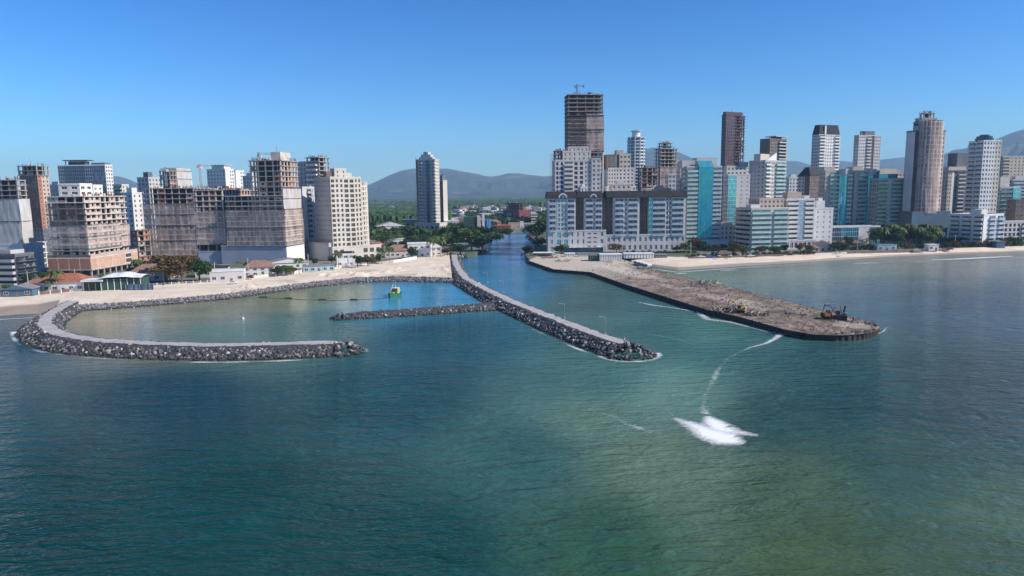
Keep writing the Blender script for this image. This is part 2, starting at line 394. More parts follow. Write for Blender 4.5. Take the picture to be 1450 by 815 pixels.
# ---- rocks
ICO = None
def ico():
    global ICO
    if ICO is None:
        bm = bmesh.new(); bmesh.ops.create_icosphere(bm, subdivisions=1, radius=1)
        bm.verts.ensure_lookup_table()
        ICO = (np.array([v.co[:] for v in bm.verts]), np.array([[v.index for v in f.verts] for f in bm.faces])); bm.free()
    return ICO
def rock_mat(name, attr):
    m, t, b = nodes_mat(name)
    if attr:
        a = t.nodes.new('ShaderNodeAttribute'); a.attribute_name = 'tone'; s = a.outputs['Fac']
    else:
        a = t.nodes.new('ShaderNodeObjectInfo'); s = a.outputs['Random']
    cr = t.nodes.new('ShaderNodeValToRGB'); e = cr.color_ramp.elements
    e[0].position = 0; e[0].color = (.03, .03, .033, 1); e[1].position = .5; e[1].color = (.062, .062, .067, 1)
    for p, c in ((.72, (.14, .138, .14)), (.87, (.3, .285, .27)), (.93, (.28, .19, .12)), (1, (.65, .62, .58))):
        x = e.new(p); x.color = (*c, 1)
    t.links.new(s, cr.inputs[0])
    c = mix_col(t, cr.outputs[0], (.05, .05, .055), ramp(t, noise(t, 1.6, 4), .55, .8))
    z = t.nodes.new('ShaderNodeSeparateXYZ'); g = t.nodes.new('ShaderNodeNewGeometry'); t.links.new(g.outputs['Position'], z.inputs[0])
    c = mix_col(t, (.012, .013, .012), c, ramp(t, z.outputs[2], .1, .9))   # wet weed at the tide line
    t.links.new(c, b.inputs['Base Color']); b.inputs['Roughness'].default_value = .75; bump(t, b, noise(t, 2.5, 4), .6, .3)
    MAT[name] = m
rock_mat('rock', False); rock_mat('rock_mass', True)
nr = np.random.RandomState(5)
def rock_verts(k, lo, hi, seed):
    r = np.random.RandomState(seed); V, Fc = ico()
    v = V*(1+r.uniform(-.28, .28, (len(V), 1))); v = v*r.uniform(.7, 1.25, 3)
    # flatten along two random planes for angular blocks
    for _ in range(3):
        n = r.normal(size=3); n /= np.linalg.norm(n); d = v@n; v = v-np.outer(np.maximum(0, d-.55), n)
    return v
ROCKV = [rock_verts(0, 0, 0, s) for s in range(10)]
ROCKM = []
for v in ROCKV:
    me = bpy.data.meshes.new('boulder'); me.from_pydata([tuple(p) for p in v], [], [tuple(f) for f in ico()[1]]); me.materials.append(MAT['rock']); me.update(); ROCKM.append(me)
def rot_mats(n):
    q = nr.normal(size=(n, 4)); q /= np.linalg.norm(q, axis=1)[:, None]; a, b, c, d = q.T
    return np.stack([np.stack([1-2*(c*c+d*d), 2*(b*c-a*d), 2*(b*d+a*c)], -1), np.stack([2*(b*c+a*d), 1-2*(b*b+d*d), 2*(c*d-a*b)], -1), np.stack([2*(b*d-a*c), 2*(c*d+a*b), 1-2*(b*b+c*c)], -1)], 1)
ALLROCK = []       # (x,y,z,size,which)
def add_rocks(P, size, which):
    for p, s in zip(P, size): ALLROCK.append((p[0], p[1], p[2], s, which))
def frame(C):
    T = np.gradient(C[:, :2], axis=0); T /= np.linalg.norm(T, axis=1)[:, None]; N = np.stack([T[:, 1], -T[:, 0]], 1)   # right of travel
    return T, N
def jetty(name, label, C, wr, sl, sr, which, road=True, zc=2.6, n=200, tip=0, rocks_l=1, rocks_r=1, rs=.64, start=.0):
    """C crest centreline (x,y,z); wr road width; sl/sr slope widths left/right of travel (arrays or floats)"""
    C = smooth_line(C, n, 3); T, N = frame(C); L = np.linalg.norm(np.diff(C[:, :2], axis=0), axis=1).sum()
    sl = np.interp(np.linspace(0, 1, n), np.linspace(0, 1, len(sl)), sl) if hasattr(sl, '__len__') else np.full(n, sl)
    sr = np.interp(np.linspace(0, 1, n), np.linspace(0, 1, len(sr)), sr) if hasattr(sr, '__len__') else np.full(n, sr)
    hw = wr/2; prof = []
    for off, z in ((lambda i: -(hw+sl), lambda: np.full(n, -1.)), (lambda i: np.full(n, -hw-.6), lambda: C[:, 2]), (lambda i: np.full(n, hw+.6), lambda: C[:, 2]), (lambda i: hw+sr, lambda: np.full(n, -1.))):
        o = off(0); prof.append(np.c_[C[:, :2]+N*o[:, None], z()])
    V = np.stack(prof, 1).reshape(-1, 3); Fq = grid_faces(n, 4)[:, ::-1]
    caps = [(0, 1, 2, 3), tuple(4*(n-1)+k for k in (3, 2, 1, 0))]
    root = thing(name, label, 'breakwater', tuple(C[0]))
    me = bpy.data.meshes.new('rubble_core'); me.from_pydata([tuple(v-C[0]) for v in V], [], [tuple(f) for f in Fq]+caps); me.materials.append(MAT['core']); link('rubble_core', me, root)
    if road:
        jj = np.stack([fbm(C[:, 0], C[:, 1], .35, 61, 3), fbm(C[:, 0], C[:, 1], .35, 67, 3)], 1)*1.5-.95
        A = np.c_[C[:, :2]-N*(hw+jj[:, :1]), C[:, 2]+.16]; B = np.c_[C[:, :2]+N*(hw+jj[:, 1:]), C[:, 2]+.16]
        V = np.stack([A, B], 1).reshape(-1, 3)-C[0]; me = bpy.data.meshes.new('gravel_track'); me.from_pydata([tuple(v) for v in V], [], [tuple(f) for f in grid_faces(n, 2)[:, ::-1]])
        me.materials.append(MAT['road']); link('gravel_track', me, root)
    # armour rocks
    for side, S_, den in ((-1, sl, rocks_l), (1, sr, rocks_r)):
        if den <= 0: continue
        cnt = int(L*(S_.mean()+1)*1.15/(rs*rs)*.95*den); i = nr.uniform(start*(n-1), n-1.01, cnt); a = i.astype(int); f = i-a
        t = nr.uniform(-.08, 1.03, cnt); s_ = S_[a]
        base = C[a]*(1-f)[:, None]+C[a+1]*f[:, None]
        off = side*(hw+np.maximum(-.3, t)*s_)
        z = base[:, 2]-.3+.35*np.minimum(1, np.maximum(t, 0)*5)-np.maximum(t, 0)*(base[:, 2]+.85)
        P = np.c_[base[:, :2]+N[a]*off[:, None], z]
        add_rocks(P, nr.uniform(.55, 1.15, cnt)*rs, which)
    if tip:
        cnt = int(tip*tip*3.0); ang = nr.uniform(0, 2*math.pi, cnt); r = np.sqrt(nr.uniform(0, 1, cnt)); e = C[-1]
        cx = e[0]+T[-1][0]*tip*.25; cy = e[1]+T[-1][1]*tip*.25
        P = np.c_[cx+np.cos(ang)*r*tip, cy+np.sin(ang)*r*tip, (e[2]+.3)*(1-r**1.6)-.3*r]
        add_rocks(P, nr.uniform(.6, 1.25, cnt)*rs, which)
    return C, N
surf('core', (.08, .078, .08), (.035, .035, .04), 1.2, bmp=1, bscale=2)
W = lambda pts, z=2.6: [gp(p[0], p[1], p[2] if len(p) > 2 else z) for p in pts]
left_c = W([(118,420,2.2),(98,429,2.4),(80,439),(66,449),(63,459),(74,469),(100,476.5),(140,482),(210,486),(280,488.5),(340,488.5),(400,487),(440,485.5),(474,485)])
LC, LN = jetty('curved_breakwater', 'hook shaped rock breakwater with a grey gravel track in the left foreground', left_c, 4.4,
      [3.5,3.5,3.5,3.5,3.5,3.2,3.2,3.2,3.2,3.2], [2.2,3,4.5,6,6.5,6.5,6.2,6,5.8,5.4,5], 'left', n=260, tip=6.5, start=.06)
main_c = W([(643,358,2.5),(644,368),(650,382),(660,394),(682,406),(722,425.5),(773,446),(817,463),(850,475),(884,486)])
MC, MN = jetty('straight_jetty', 'long straight rock jetty with a pale gravel track beside the river mouth', main_c, 4.0,
      [2.6,2.6,2.8,3,3,3,3,3], [.5,.8,4.2,5.,5.,5.2,5.6,6], 'main', n=260, tip=7.5, rocks_l=.8)
spur_c = W([(698,428,2.5),(680,430,2.3),(648,432.5,2.1),(600,436,2.),(560,439,1.9),(510,442,1.8),(486,445.5,1.2)])
jetty('spur_breakwater', 'low dark rubble spur branching left off the long jetty towards the lagoon mouth', spur_c, 1.6, 3.6, 3.6, 'spur', road=False, n=120, tip=4)
# river side rocks at the jetty root, revetment pebbles
rw = np.array([tuple(p) for p in W(REV_W, 0)]); rt = np.array([tuple(p) for p in W([(x, y) for x, y, z in FRONT_L[4:]], 1.9)])
surf('rev', (.3, .285, .28), (.13, .125, .13), .9, stretch=(1, 1, 1), lo=.4, hi=.6, bmp=1, bscale=1.6)
loft('stone_revetment', [tuple(p) for p in rt+np.array([0, .5, .06])], [tuple(p)[:2]+(-.5,) for p in rw], 240, 8, 'rev', lambda x, y, t, s: env(t)*(fbm(x, y, 1.2, 2)-.4)*.5)
def rev_rocks():
    s = nr.uniform(0, len(rw)-1, 2600); t = nr.uniform(0, 1, 2600)**1.3; k = np.arange(len(rw))
    a = np.stack([np.interp(s, k, rt[:, i]) for i in range(3)], 1); b = np.stack([np.interp(s, k, rw[:, i]) for i in range(3)], 1); b[:, 2] = -.3
    P = a*(1-t)[:, None]+b*t[:, None]; add_rocks(P, nr.uniform(.3, .7, len(P)), 'rev')
rev_rocks()
def bank_rocks(pts, n, spread, sz, zz=(0, 2.4)):
    P = np.array([tuple(p) for p in W(pts, 0)]); s = nr.uniform(0, len(P)-1, n); k = np.arange(len(P))
    a = np.stack([np.interp(s, k, P[:, i]) for i in range(3)], 1); u = nr.uniform(0, 1, n)
    a[:, 0] += nr.normal(0, spread*.4, n); a[:, 1] += nr.normal(0, spread*.4, n)+u*spread; a[:, 2] = zz[0]+u*(zz[1]-zz[0]); add_rocks(a, nr.uniform(.5, 1.1, n)*sz, 'bank')
bank_rocks([(652,368),(658,363),(672,361),(690,358),(676,352),(668,347)], 320, 4, .9)
bank_rocks([(695,338.5),(714,330.5),(738,324)], 120, 4, 1.1)
bank_rocks([(748,333),(757,342),(766,350),(755,356),(744,362)], 180, 4, 1.0, (0, 1.8))
def emit_rocks():
    P = np.array([r[:4] for r in ALLROCK]); wh = [r[4] for r in ALLROCK]
    d = np.hypot(P[:, 0], P[:, 1])
    q = P[:, :3]-np.array([0, 0, CAMH]); pc = q@np.array(C3)       # camera space
    px = 725+F*pc[:, 0]/-pc[:, 2]
    score = P[:, 3]/d+(P[:, 2] < -.2)*-1-((px < 5) | (px > 1445))
    for i, wname in enumerate(wh):                     # only rocks on slopes that face the camera count as large
        if wname in ('rev', 'bank'): score[i] -= 1
    # hide those behind the crest
    order = np.argsort(-score)
    chosen = []
    for i in order:
        if len(chosen) >= 300: break
        if P[i, 2] > .35: chosen.append(i)
    LAB = {'left': ('dark granite boulder lying in the outer slope of the hook shaped left breakwater', 'boulders armouring the left breakwater'),
           'main': ('dark angular boulder piled around the head of the long river mouth jetty', 'boulders armouring the long jetty head'),
           'spur': ('dark boulder on the low rubble spur between the two breakwaters', 'boulders of the rubble spur')}
    cs = set(int(i) for i in chosen)
    for i in chosen:
        o = link('boulder', ROCKM[i % 10], None, tuple(P[i, :3]), 0, (P[i, 3],)*3)
        o.rotation_euler = tuple(nr.uniform(0, 6.28, 3)); lb, g = LAB[wh[i]]
        if wh[i] == 'left':
            z = 0 if px[i] < 110 else 1 if px[i] < 230 else 2 if px[i] < 360 else 3 if px[i] < 472 else 4
            lb = ['dark boulder on the leftmost bend of the hook shaped breakwater', 'dark boulder on the near slope of the hook breakwater just past its bend', 'dark boulder midway along the near slope of the hook breakwater', 'dark boulder on the near slope close to the tip of the hook breakwater', 'dark boulder heaped at the very tip of the hook breakwater'][z]; g = 'boulders of the hook breakwater, stretch %s' % 'abcde'[z]
        elif wh[i] == 'main':
            z = 0 if px[i] > 868 else 1 if px[i] > 810 else 2
            lb = ['dark angular boulder piled around the head of the long jetty', 'dark boulder on the seaward slope of the long jetty between its last two lamps', 'dark boulder on the seaward slope of the long jetty before its last two lamps'][z]; g = 'boulders of the long jetty, stretch %s' % 'abc'[z]
        tag(o, lb, 'boulder', g)
    rest = np.array([i for i in range(len(P)) if i not in cs]); n = len(rest); Rm = rot_mats(n); V0 = np.array(ROCKV)[rest % 10]
    V = np.einsum('nij,nkj->nki', Rm, V0)*P[rest, 3][:, None, None]*nr.uniform(.75, 1.2, (n, 1, 3))+P[rest, :3][:, None, :]
    k = V.shape[1]; Fc = ico()[1]; Fa = (Fc[None]+np.arange(n)[:, None, None]*k).reshape(-1, 3)
    tone = np.repeat(np.where([wh[i] == 'rev' for i in rest], nr.uniform(.55, .93, n), nr.uniform(0, 1, n)), k)
    o = np_mesh('riprap', V.reshape(-1, 3), Fa, 'rock_mass', 'stuff', False, {'tone': tone})
    tag(o, 'loose dark riprap stones covering the breakwaters and lagoon bank', 'riprap')
emit_rocks()

# ---- dirt pier behind sheet piling
NE = [(747,364),(749,369),(784,381),(836,385),(884,402),(942,420),(1000,438),(1045,448),(1110,466),(1150,473.5),(1190,475),(1225,472.5),(1240,468.5),(1246,464.5)]
FE = [(775,356),(800,358),(850,360),(892,370),(925,381),(958,390.5),(1000,398.5),(1045,409),(1098,422.5),(1142,434),(1190,445),(1225,453.5),(1239,458.5),(1245,462)]
PZ = 1.7
def dirt_mat():
    m, t, b = nodes_mat('dirt')
    a = t.nodes.new('ShaderNodeAttribute'); a.attribute_name = 'wet'
    c = mix_col(t, (.3, .235, .18), (.12, .09, .07), ramp(t, noise(t, .09, 9, rough=.78, dist=.8), .42, .56))
    c = mix_col(t, c, (.42, .36, .29), ramp(t, noise(t, .3, 8, rough=.75), .56, .68))
    c = mix_col(t, c, (.06, .05, .045), ramp(t, noise(t, .22, 8, rough=.78, dist=1), .58, .68))
    c = mix_col(t, c, (.52, .45, .36), a.outputs['Fac'])
    t.links.new(c, b.inputs['Base Color']); b.inputs['Roughness'].default_value = .95; b.inputs['Specular IOR Level'].default_value = .15
    bump(t, b, noise(t, .8, 7, rough=.7), 1, .5); MAT['dirt'] = m
dirt_mat()
def heaps(x, y):
    z = 0
    for px, py, r, h in ((868,372,5,2.2),(950,388,5,1.7),(975,390,4,1.8),(1003,403,4.5,1.8),(1046,437,4,1.4),(1185,452,4.5,1.2),(905,380,5,1.3),(1010,399,2,2.)):
        p = gp(px, py, PZ); d = np.hypot(x-p.x, y-p.y)/r*(1+.4*(fbm(x, y, .5, 9)-.5)); z = z+h*np.maximum(0, 1-d)
    return z
loft('dirt_pier_top', W(NE, PZ), W(FE, PZ), 620, 90, 'dirt',
     lambda x, y, t, s: env(t)*((fbm(x, y, .35, 11, 5)-.5)*.7*ss(s, .5, 4)+np.maximum(0, fbm(x, y, .9, 13, 3)-.62)*1.6*ss(s, 2, 5)+heaps(x, y))+.05,
     attrs={'wet': lambda x, y, t, s: (1-ss(s, 2.2, 4.6))*.9+.55*ss(fbm(x, y, .05, 21), .42, .6)*ss(t, .3, .42)*(1-ss(t, .62, .75))})
def sheet_wall(pts, label):
    P = smooth_line(W(pts, PZ), 60, 1); L = np.linalg.norm(np.diff(P[:, :2], axis=0), axis=1).sum(); n = int(L/.45)
    P = resample(P, n); T, N = frame(P); mb = MB()
    o = np.where((np.arange(n)//2) % 2, .14, -.14)
    Q = P[:, :2]+N*o[:, None]; up = PZ-.05+.14*np.repeat(nr.uniform(-1, 1, n//8+1), 8)[:n]
    o0 = P[0]
    for i in range(n-1):
        a, b_ = Q[i]-o0[:2], Q[i+1]-o0[:2]
        mb.quad([(a[0], a[1], -1.5), (b_[0], b_[1], -1.5), (b_[0], b_[1], up[i]), (a[0], a[1], up[i])], 'rust')
        if i % 8 == 0 and nr.uniform() < .8:
            h = .15+nr.uniform(0, .3); mb.box(a[0]-.15, a[0]+.15, a[1]-.15, a[1]+.15, .5, up[i]+h, 'rust')
    r = thing('sheet_pile_wall', label, 'retaining wall', (o0[0], o0[1], 0)); mb.obj('pile_sheets', r)
sheet_wall(NE[1:]+[(1245,462)], 'dark rusty sheet pile wall holding the near side of the dirt pier')
sheet_wall(FE[3:], 'dark rusty sheet pile wall along the far side of the dirt pier')
def rubble():
    n = 1300; s = nr.uniform(2.8, 12.7, n); t = nr.uniform(.03, .97, n); k = np.arange(len(NE))
    A = np.array([tuple(p) for p in W(NE, PZ)]); B = np.array([tuple(p) for p in W(FE, PZ)])
    a = np.stack([np.interp(s, k, A[:, i]) for i in range(3)], 1); b = np.stack([np.interp(s, k, B[:, i]) for i in range(3)], 1)
    P = a*(1-t)[:, None]+b*t[:, None]; keep = fbm(P[:, 0], P[:, 1], .12, 31) > .46; P = P[keep]; n = len(P)
    P[:, 2] += heaps(P[:, 0], P[:, 1])+.25; Rm = rot_mats(n); V0 = np.array(ROCKV)[np.arange(n) % 10]; sz = nr.uniform(.12, .34, n)*np.where(nr.uniform(size=n) < .06, 2., 1)
    V = np.einsum('nij,nkj->nki', Rm, V0)*sz[:, None, None]+P[:, None, :]; k = V.shape[1]; Fa = (ico()[1][None]+np.arange(n)[:, None, None]*k).reshape(-1, 3)
    o = np_mesh('rubble', V.reshape(-1, 3), Fa, 'rock_mass', 'stuff', False, {'tone': np.repeat(nr.uniform(.3, .9, n), k)})
    tag(o, 'broken stone rubble strewn over the dirt pier', 'rubble')
rubble()

# ---- foam
def foam_mat():
    m, t, b = nodes_mat('foam')
    a = t.nodes.new('ShaderNodeAttribute'); a.attribute_name = 'body'
    s = t.nodes.new('ShaderNodeMath'); s.operation = 'ADD'; t.links.new(a.outputs['Fac'], s.inputs[0])
    n = noise(t, .6, 9, stretch=(1, 1, 1), rough=.8, dist=2.2); t.links.new(n, s.inputs[1])
    b.inputs['Base Color'].default_value = (.8, .82, .8, 1); b.inputs['Roughness'].default_value = .9
    t.links.new(ramp(t, s.outputs[0], .78, 1.28), b.inputs['Alpha']); MAT['foam'] = m
foam_mat()
FZ = [0.]
def foam(pts, widths, body, label, n=120, m=9, z=.06, mass=None):
    P = smooth_line(W([(x, y) for x, y in pts], z), n, 1); T, N = frame(P)
    w_ = np.interp(np.linspace(0, 1, n), np.linspace(0, 1, len(widths)), widths); bd = np.interp(np.linspace(0, 1, n), np.linspace(0, 1, len(body)), body)
    t = np.linspace(-1, 1, m); Q = P[:, None, :2]+N[:, None]*(w_[:, None]*t[None])[..., None]*.5
    V = np.concatenate([Q, np.full((n, m, 1), z)], 2).reshape(-1, 3)
    e = np.minimum(1, np.minimum(np.arange(n), n-1-np.arange(n))/5)
    B = ((bd[:, None]*(1-np.abs(t[None])**1.25)-.3*np.abs(t[None])**2)*1.0-.5*(1-e)[:, None]).ravel()
    FZ[0] += .012; V[:, 2] += FZ[0]
    o = np_mesh('sea_foam', V, grid_faces(n, m), 'foam', 'stuff', True, {'body': B}); tag(o, label, 'foam')
foam([(952,590),(968,597),(985,603),(1005,612),(1030,622),(1058,629)], [4,7,10,13,13,5], [.4,.6,.75,1.0,.95,.45], 'brightest thick white foam patch breaking in the open water right of centre', m=15)
foam([(1000,588),(1010,597),(1022,606),(1045,612),(1078,617)], [4,8,10,7,3], [.5,.85,.9,.6,.45], 'white foam arm joining the big foam patch from the upper side', m=15)
foam([(1110,470),(1098,479),(1085,486),(1062,492),(1046,499),(1030,508),(1016,524),(1012,536),(1005,548),(998,560),(996,576),(1002,590)], [6,4.5,3.5,3,3,4,4.5,4.5,4.5,4.5,5,6], [.75,.6,.6,.5,.3,.32,.3,.42,.36,.3,.32,.5], 'long thin foam streak winding from the pier to the big foam patch', n=240)
foam([(900,427),(925,432),(955,436),(990,442),(1002,452),(1035,456),(1060,462),(1090,470),(1110,472)], [4,5,4,5,7,8,7,6,4], [.42,.55,.45,.5,.62,.5,.5,.5,.62], 'foam edge trailing along the near side of the dirt pier', n=200)
foam([(845,583),(865,588),(885,600),(912,608),(935,614),(955,620)], [3,5,6,6,5,3], [.25,.36,.28,.42,.3,.25], 'faint foam wisps left of the big foam patch')
foam([(895,470),(925,474),(960,480),(1000,495)], [2,2.5,2.5,2], [.3,.36,.33,.25], 'faint foam wisp in the channel beside the jetty head')
foam([(943,574),(948,582),(953,590)], [4,4,3], [.2,.28,.35], 'small wisp of foam above the big patch')
def offset_line(C, N, d): return [(p[0]+n[0]*d, p[1]+n[1]*d) for p, n in zip(C, N)]
def foam_w(Q, width, body, label, n=200, m=9, z=.06):
    global W
    P = smooth_line([(x, y, z) for x, y in Q], n, 1); T, N = frame(P); t = np.linspace(-1, 1, m)
    V = np.concatenate([P[:, None, :2]+N[:, None]*(width*t[None]*np.ones((n, 1)))[..., None]*.5, np.full((n, m, 1), z)], 2).reshape(-1, 3)
    k = fbm(P[:, 0], P[:, 1], .1, 3, 3)
    B = ((body+1.0*(k[:, None]-.55))*(1-np.abs(t[None])**2)-.3*np.abs(t[None])**2).ravel()
    tag(np_mesh('sea_foam', V, grid_faces(n, m), 'foam', 'stuff', True, {'body': B}), label, 'foam')
foam_w(offset_line(LC[90:], LN[90:], 2.6+6.0), 3.2, .42, 'white wash along the foot of the left breakwater')
foam_w(offset_line(MC[205:], MN[205:], 2.3+5.9), 2.6, .38, 'white wash along the foot of the long jetty near its head')
def tip_foam(C, N, r, label):
    e = C[-1]; t = C[-1]-C[-6]; a0 = math.atan2(t[1], t[0]); cx = e[0]+math.cos(a0)*r*.25; cy = e[1]+math.sin(a0)*r*.25
    foam_w([(cx+math.cos(a0+a)*r*1.02, cy+math.sin(a0+a)*r*1.02) for a in np.linspace(-1.9, 1.3, 30)], 3.2, .55, label)
tip_foam(MC, MN, 7.7, 'white wash around the round head of the long jetty')
tip_foam(LC, LN, 6.7, 'white wash around the tip of the left breakwater')
foam([(1240,474),(1250,470),(1256,463),(1275,470)], [2,2,2.5,1.5], [.4,.5,.4,.2], 'small wash at the round tip of the dirt pier')
foam([(-120,458),(0,452.5),(52,449.5)], [3,3,2.5], [.6,.7,.6], 'small white breaker on the beach at the left edge')
foam([(905,378.5),(960,385.5),(1033,380),(1092,376.5),(1142,373.3),(1201,369.3),(1270,364.6),(1450,358.2),(1700,348)], [5,5,4,4,3,3,4,5,5], [.55,.6,.45,.35,.35,.5,.6,.7,.7], 'white swash line along the right hand beach', n=400)
foam([(1315,368),(1350,367),(1400,364.5),(1437,362.5)], [3,6,6,4], [.8,1,1,.7], 'bright white breaker off the right hand beach')
foam([(1207,373),(1225,372.5),(1246,372)], [3,4,3], [.6,.8,.6], 'short white breaker off the beach before the palms')
foam([(1282,370),(1305,370),(1325,369)], [3,4,3], [.4,.5,.4], 'faint short breaker left of the long bright one')
foam([(1020,383),(1032,382.5),(1044,382)], [3,4,3], [.6,.8,.6], 'short breaker off the beach beside the dirt pier')
foam([(955,388),(966,387.5),(974,387)], [3,4,3], [.6,.8,.6], 'short breaker closest to the root of the dirt pier')
foam([(1425,366),(1480,363),(1600,358)], [3,5,5], [.5,.7,.7], 'breaker at the right edge of the picture')

# ---- mountains
def hill_mat():
    m, t, b = nodes_mat('hill')
    c = mix_col(t, (.016, .03, .02), (.04, .055, .032), ramp(t, noise(t, .004, 8, rough=.65), .4, .6))
    c = mix_col(t, c, (.14, .12, .08), ramp(t, noise(t, .0016, 6), .58, .66))
    t.links.new(c, b.inputs['Base Color']); b.inputs['Roughness'].default_value = .95; bump(t, b, noise(t, .006, 8), 1, 30); MAT['hill'] = m
hill_mat()
def range_(name, pts, D, depth, seed, rough=1.):
    n = 360; m = 40; xs = np.linspace(pts[0][0], pts[-1][0], n)
    ridge = np.interp(xs, [p[0] for p in pts], [p[1] for p in pts]); k = np.convolve(np.r_[[ridge[0]]*4, ridge, [ridge[-1]]*4], np.ones(9)/9, 'valid'); ridge = k
    V = []
    top = [at(x, y, D) for x, y in zip(xs, ridge)]
    for i, p in enumerate(top):
        rr = 1+.0*i
        for j in range(m):
            t = j/(m-1)*1.6-1; y = D+t*depth; X = p.x*y/D
            prof = math.exp(-(abs(t)*1.55)**1.7) if t > -1 else 0
            V.append([X, y, max(0, p.z-2)*prof])
    V = np.array(V); h = V[:, 2]; nz = (1-2*np.abs(fbm(V[:, 0], V[:, 1], .0013, seed, 6)-.5)*2.2-.35)
    tt = np.abs((V[:, 1]-D)/depth); V[:, 2] = h*(1+np.minimum(nz, .15)*.9*rough*np.minimum(1, tt*2.2)-.25*np.minimum(1, tt*2)*(nz < 0))+(fbm(V[:, 0], V[:, 1], .006, seed+3, 4)-.5)*h*.05-3*(tt > .95)
    np_mesh(name, V, grid_faces(n, m)[:, ::-1] if False else grid_faces(n, m), 'hill', 'structure', True)
range_('mountain', [(380,276),(430,270),(480,268),(520,262),(533,257),(550,248),(570,240),(590,238),(610,239),(625,238),(640,240),(655,244),(670,245),(690,250),(705,248),(718,245),(735,245),(755,248),(775,250),(810,240),(840,228),(870,220),(905,212),(925,209),(945,210),(960,214),(975,220),(990,228),(1005,240),(1025,252),(1060,262)], 8200, 2400, 3)
range_('mountain', [(1040,262),(1060,250),(1090,240),(1112,228),(1130,228),(1150,234),(1165,236),(1185,226),(1210,230),(1235,228),(1260,225),(1290,222),(1310,224),(1330,225),(1360,228),(1420,240),(1460,255)], 9800, 2600, 9)
range_('mountain', [(1270,262),(1300,245),(1320,228),(1345,215),(1370,210),(1400,202),(1425,193),(1440,187),(1470,182),(1520,180),(1600,184),(1750,200),(1900,225)], 6800, 2200, 21)
range_('mountain', [(-400,250),(-200,245),(-60,262),(0,268),(60,268),(110,262),(140,254),(165,248),(180,252),(200,262),(260,266),(330,262),(360,258),(400,266),(440,272)], 9000, 2400, 15)
range_('foothill', [(440,276),(500,273),(560,271),(600,266),(630,268),(655,272),(680,266),(700,268),(740,271),(780,268),(820,270)], 6000, 900, 33)

# ---- forest beyond the town
def forest():
    n, m = 620, 230; a = np.linspace(-.95, .95, n); D = np.geomspace(760, 6000, m)
    A, DD = np.meshgrid(a, D, indexing='ij'); X = A*DD; Y = DD
    px = 725+F*A
    mask = ss(fbm(X, Y, .0022, 41, 4), .36, .46)
    town = ((px > 640) & (DD < 1900) & (px < 790)) | ((px > 520) & (px <= 640) & (DD < 900))
    mask = np.where(town, 0, mask)
    rj = np.random.RandomState(3); X = X+rj.uniform(-.5, .5, X.shape)*DD*.003; Y = Y+rj.uniform(-.5, .5, X.shape)*DD*.009
    h = 2.0+mask*(5+12*fbm(X, Y, .025, 43, 4)+2.5*rj.uniform(size=X.shape))-(mask < .3)*3
    o = np_mesh('forest', np.stack([X.ravel(), Y.ravel(), h.ravel()], 1), grid_faces(n, m)[:, ::-1], 'leaf_mass', 'stuff', False)
    tag(o, 'dark green forest spreading over the plain behind the city', 'forest')
def lm():
    m, t, b = nodes_mat('leaf_mass')
    c = mix_col(t, (.028, .06, .018), (.065, .105, .03), ramp(t, noise(t, .03, 8, rough=.7), .42, .6))
    t.links.new(c, b.inputs['Base Color']); b.inputs['Roughness'].default_value = .9; b.inputs['Specular IOR Level'].default_value = .1; MAT['leaf_mass'] = m
lm(); forest()
def clumps():
    r = np.random.RandomState(8); n = 5200; u = r.uniform(size=n); D = 640*(2600/640)**u; px = r.uniform(430, 790, n)
    X = (px-725)/F*D; keep = []
    for i in range(n):
        dens = fbm(np.array([X[i]]), np.array([D[i]]), .008, 51)[0]
        keep.append(dens > .42 and not (px[i] > 700 and D[i] < 900))
    keep = np.array(keep); X = X[keep]; D = D[keep]; n = len(X); q = 22
    c = np.stack([X, D, np.full(n, GZ)], 1); rad = r.uniform(2.5, 5.5, n); V = []
    d = r.normal(size=(n, q, 3)); d /= np.linalg.norm(d, axis=2)[..., None]; d[..., 2] = np.abs(d[..., 2])
    ctr = c[:, None]+d*rad[:, None, None]*r.uniform(.6, 1, (n, q, 1))+np.array([0, 0, 1.5])
    a = r.normal(size=(n, q, 3)); a /= np.linalg.norm(a, axis=2)[..., None]; b = np.cross(a, r.normal(size=(n, q, 3))); b /= np.linalg.norm(b, axis=2)[..., None]
    s = rad[:, None, None]*.42
    V = np.stack([ctr-a*s-b*s, ctr+a*s-b*s, ctr+a*s+b*s, ctr-a*s+b*s], 2).reshape(-1, 3); Fq = np.arange(len(V)).reshape(-1, 4)
    tag(np_mesh('woodland', V, Fq, 'leaf_mass', 'stuff'), 'scattered woodland trees mingled with the far town houses', 'woodland')
clumps()
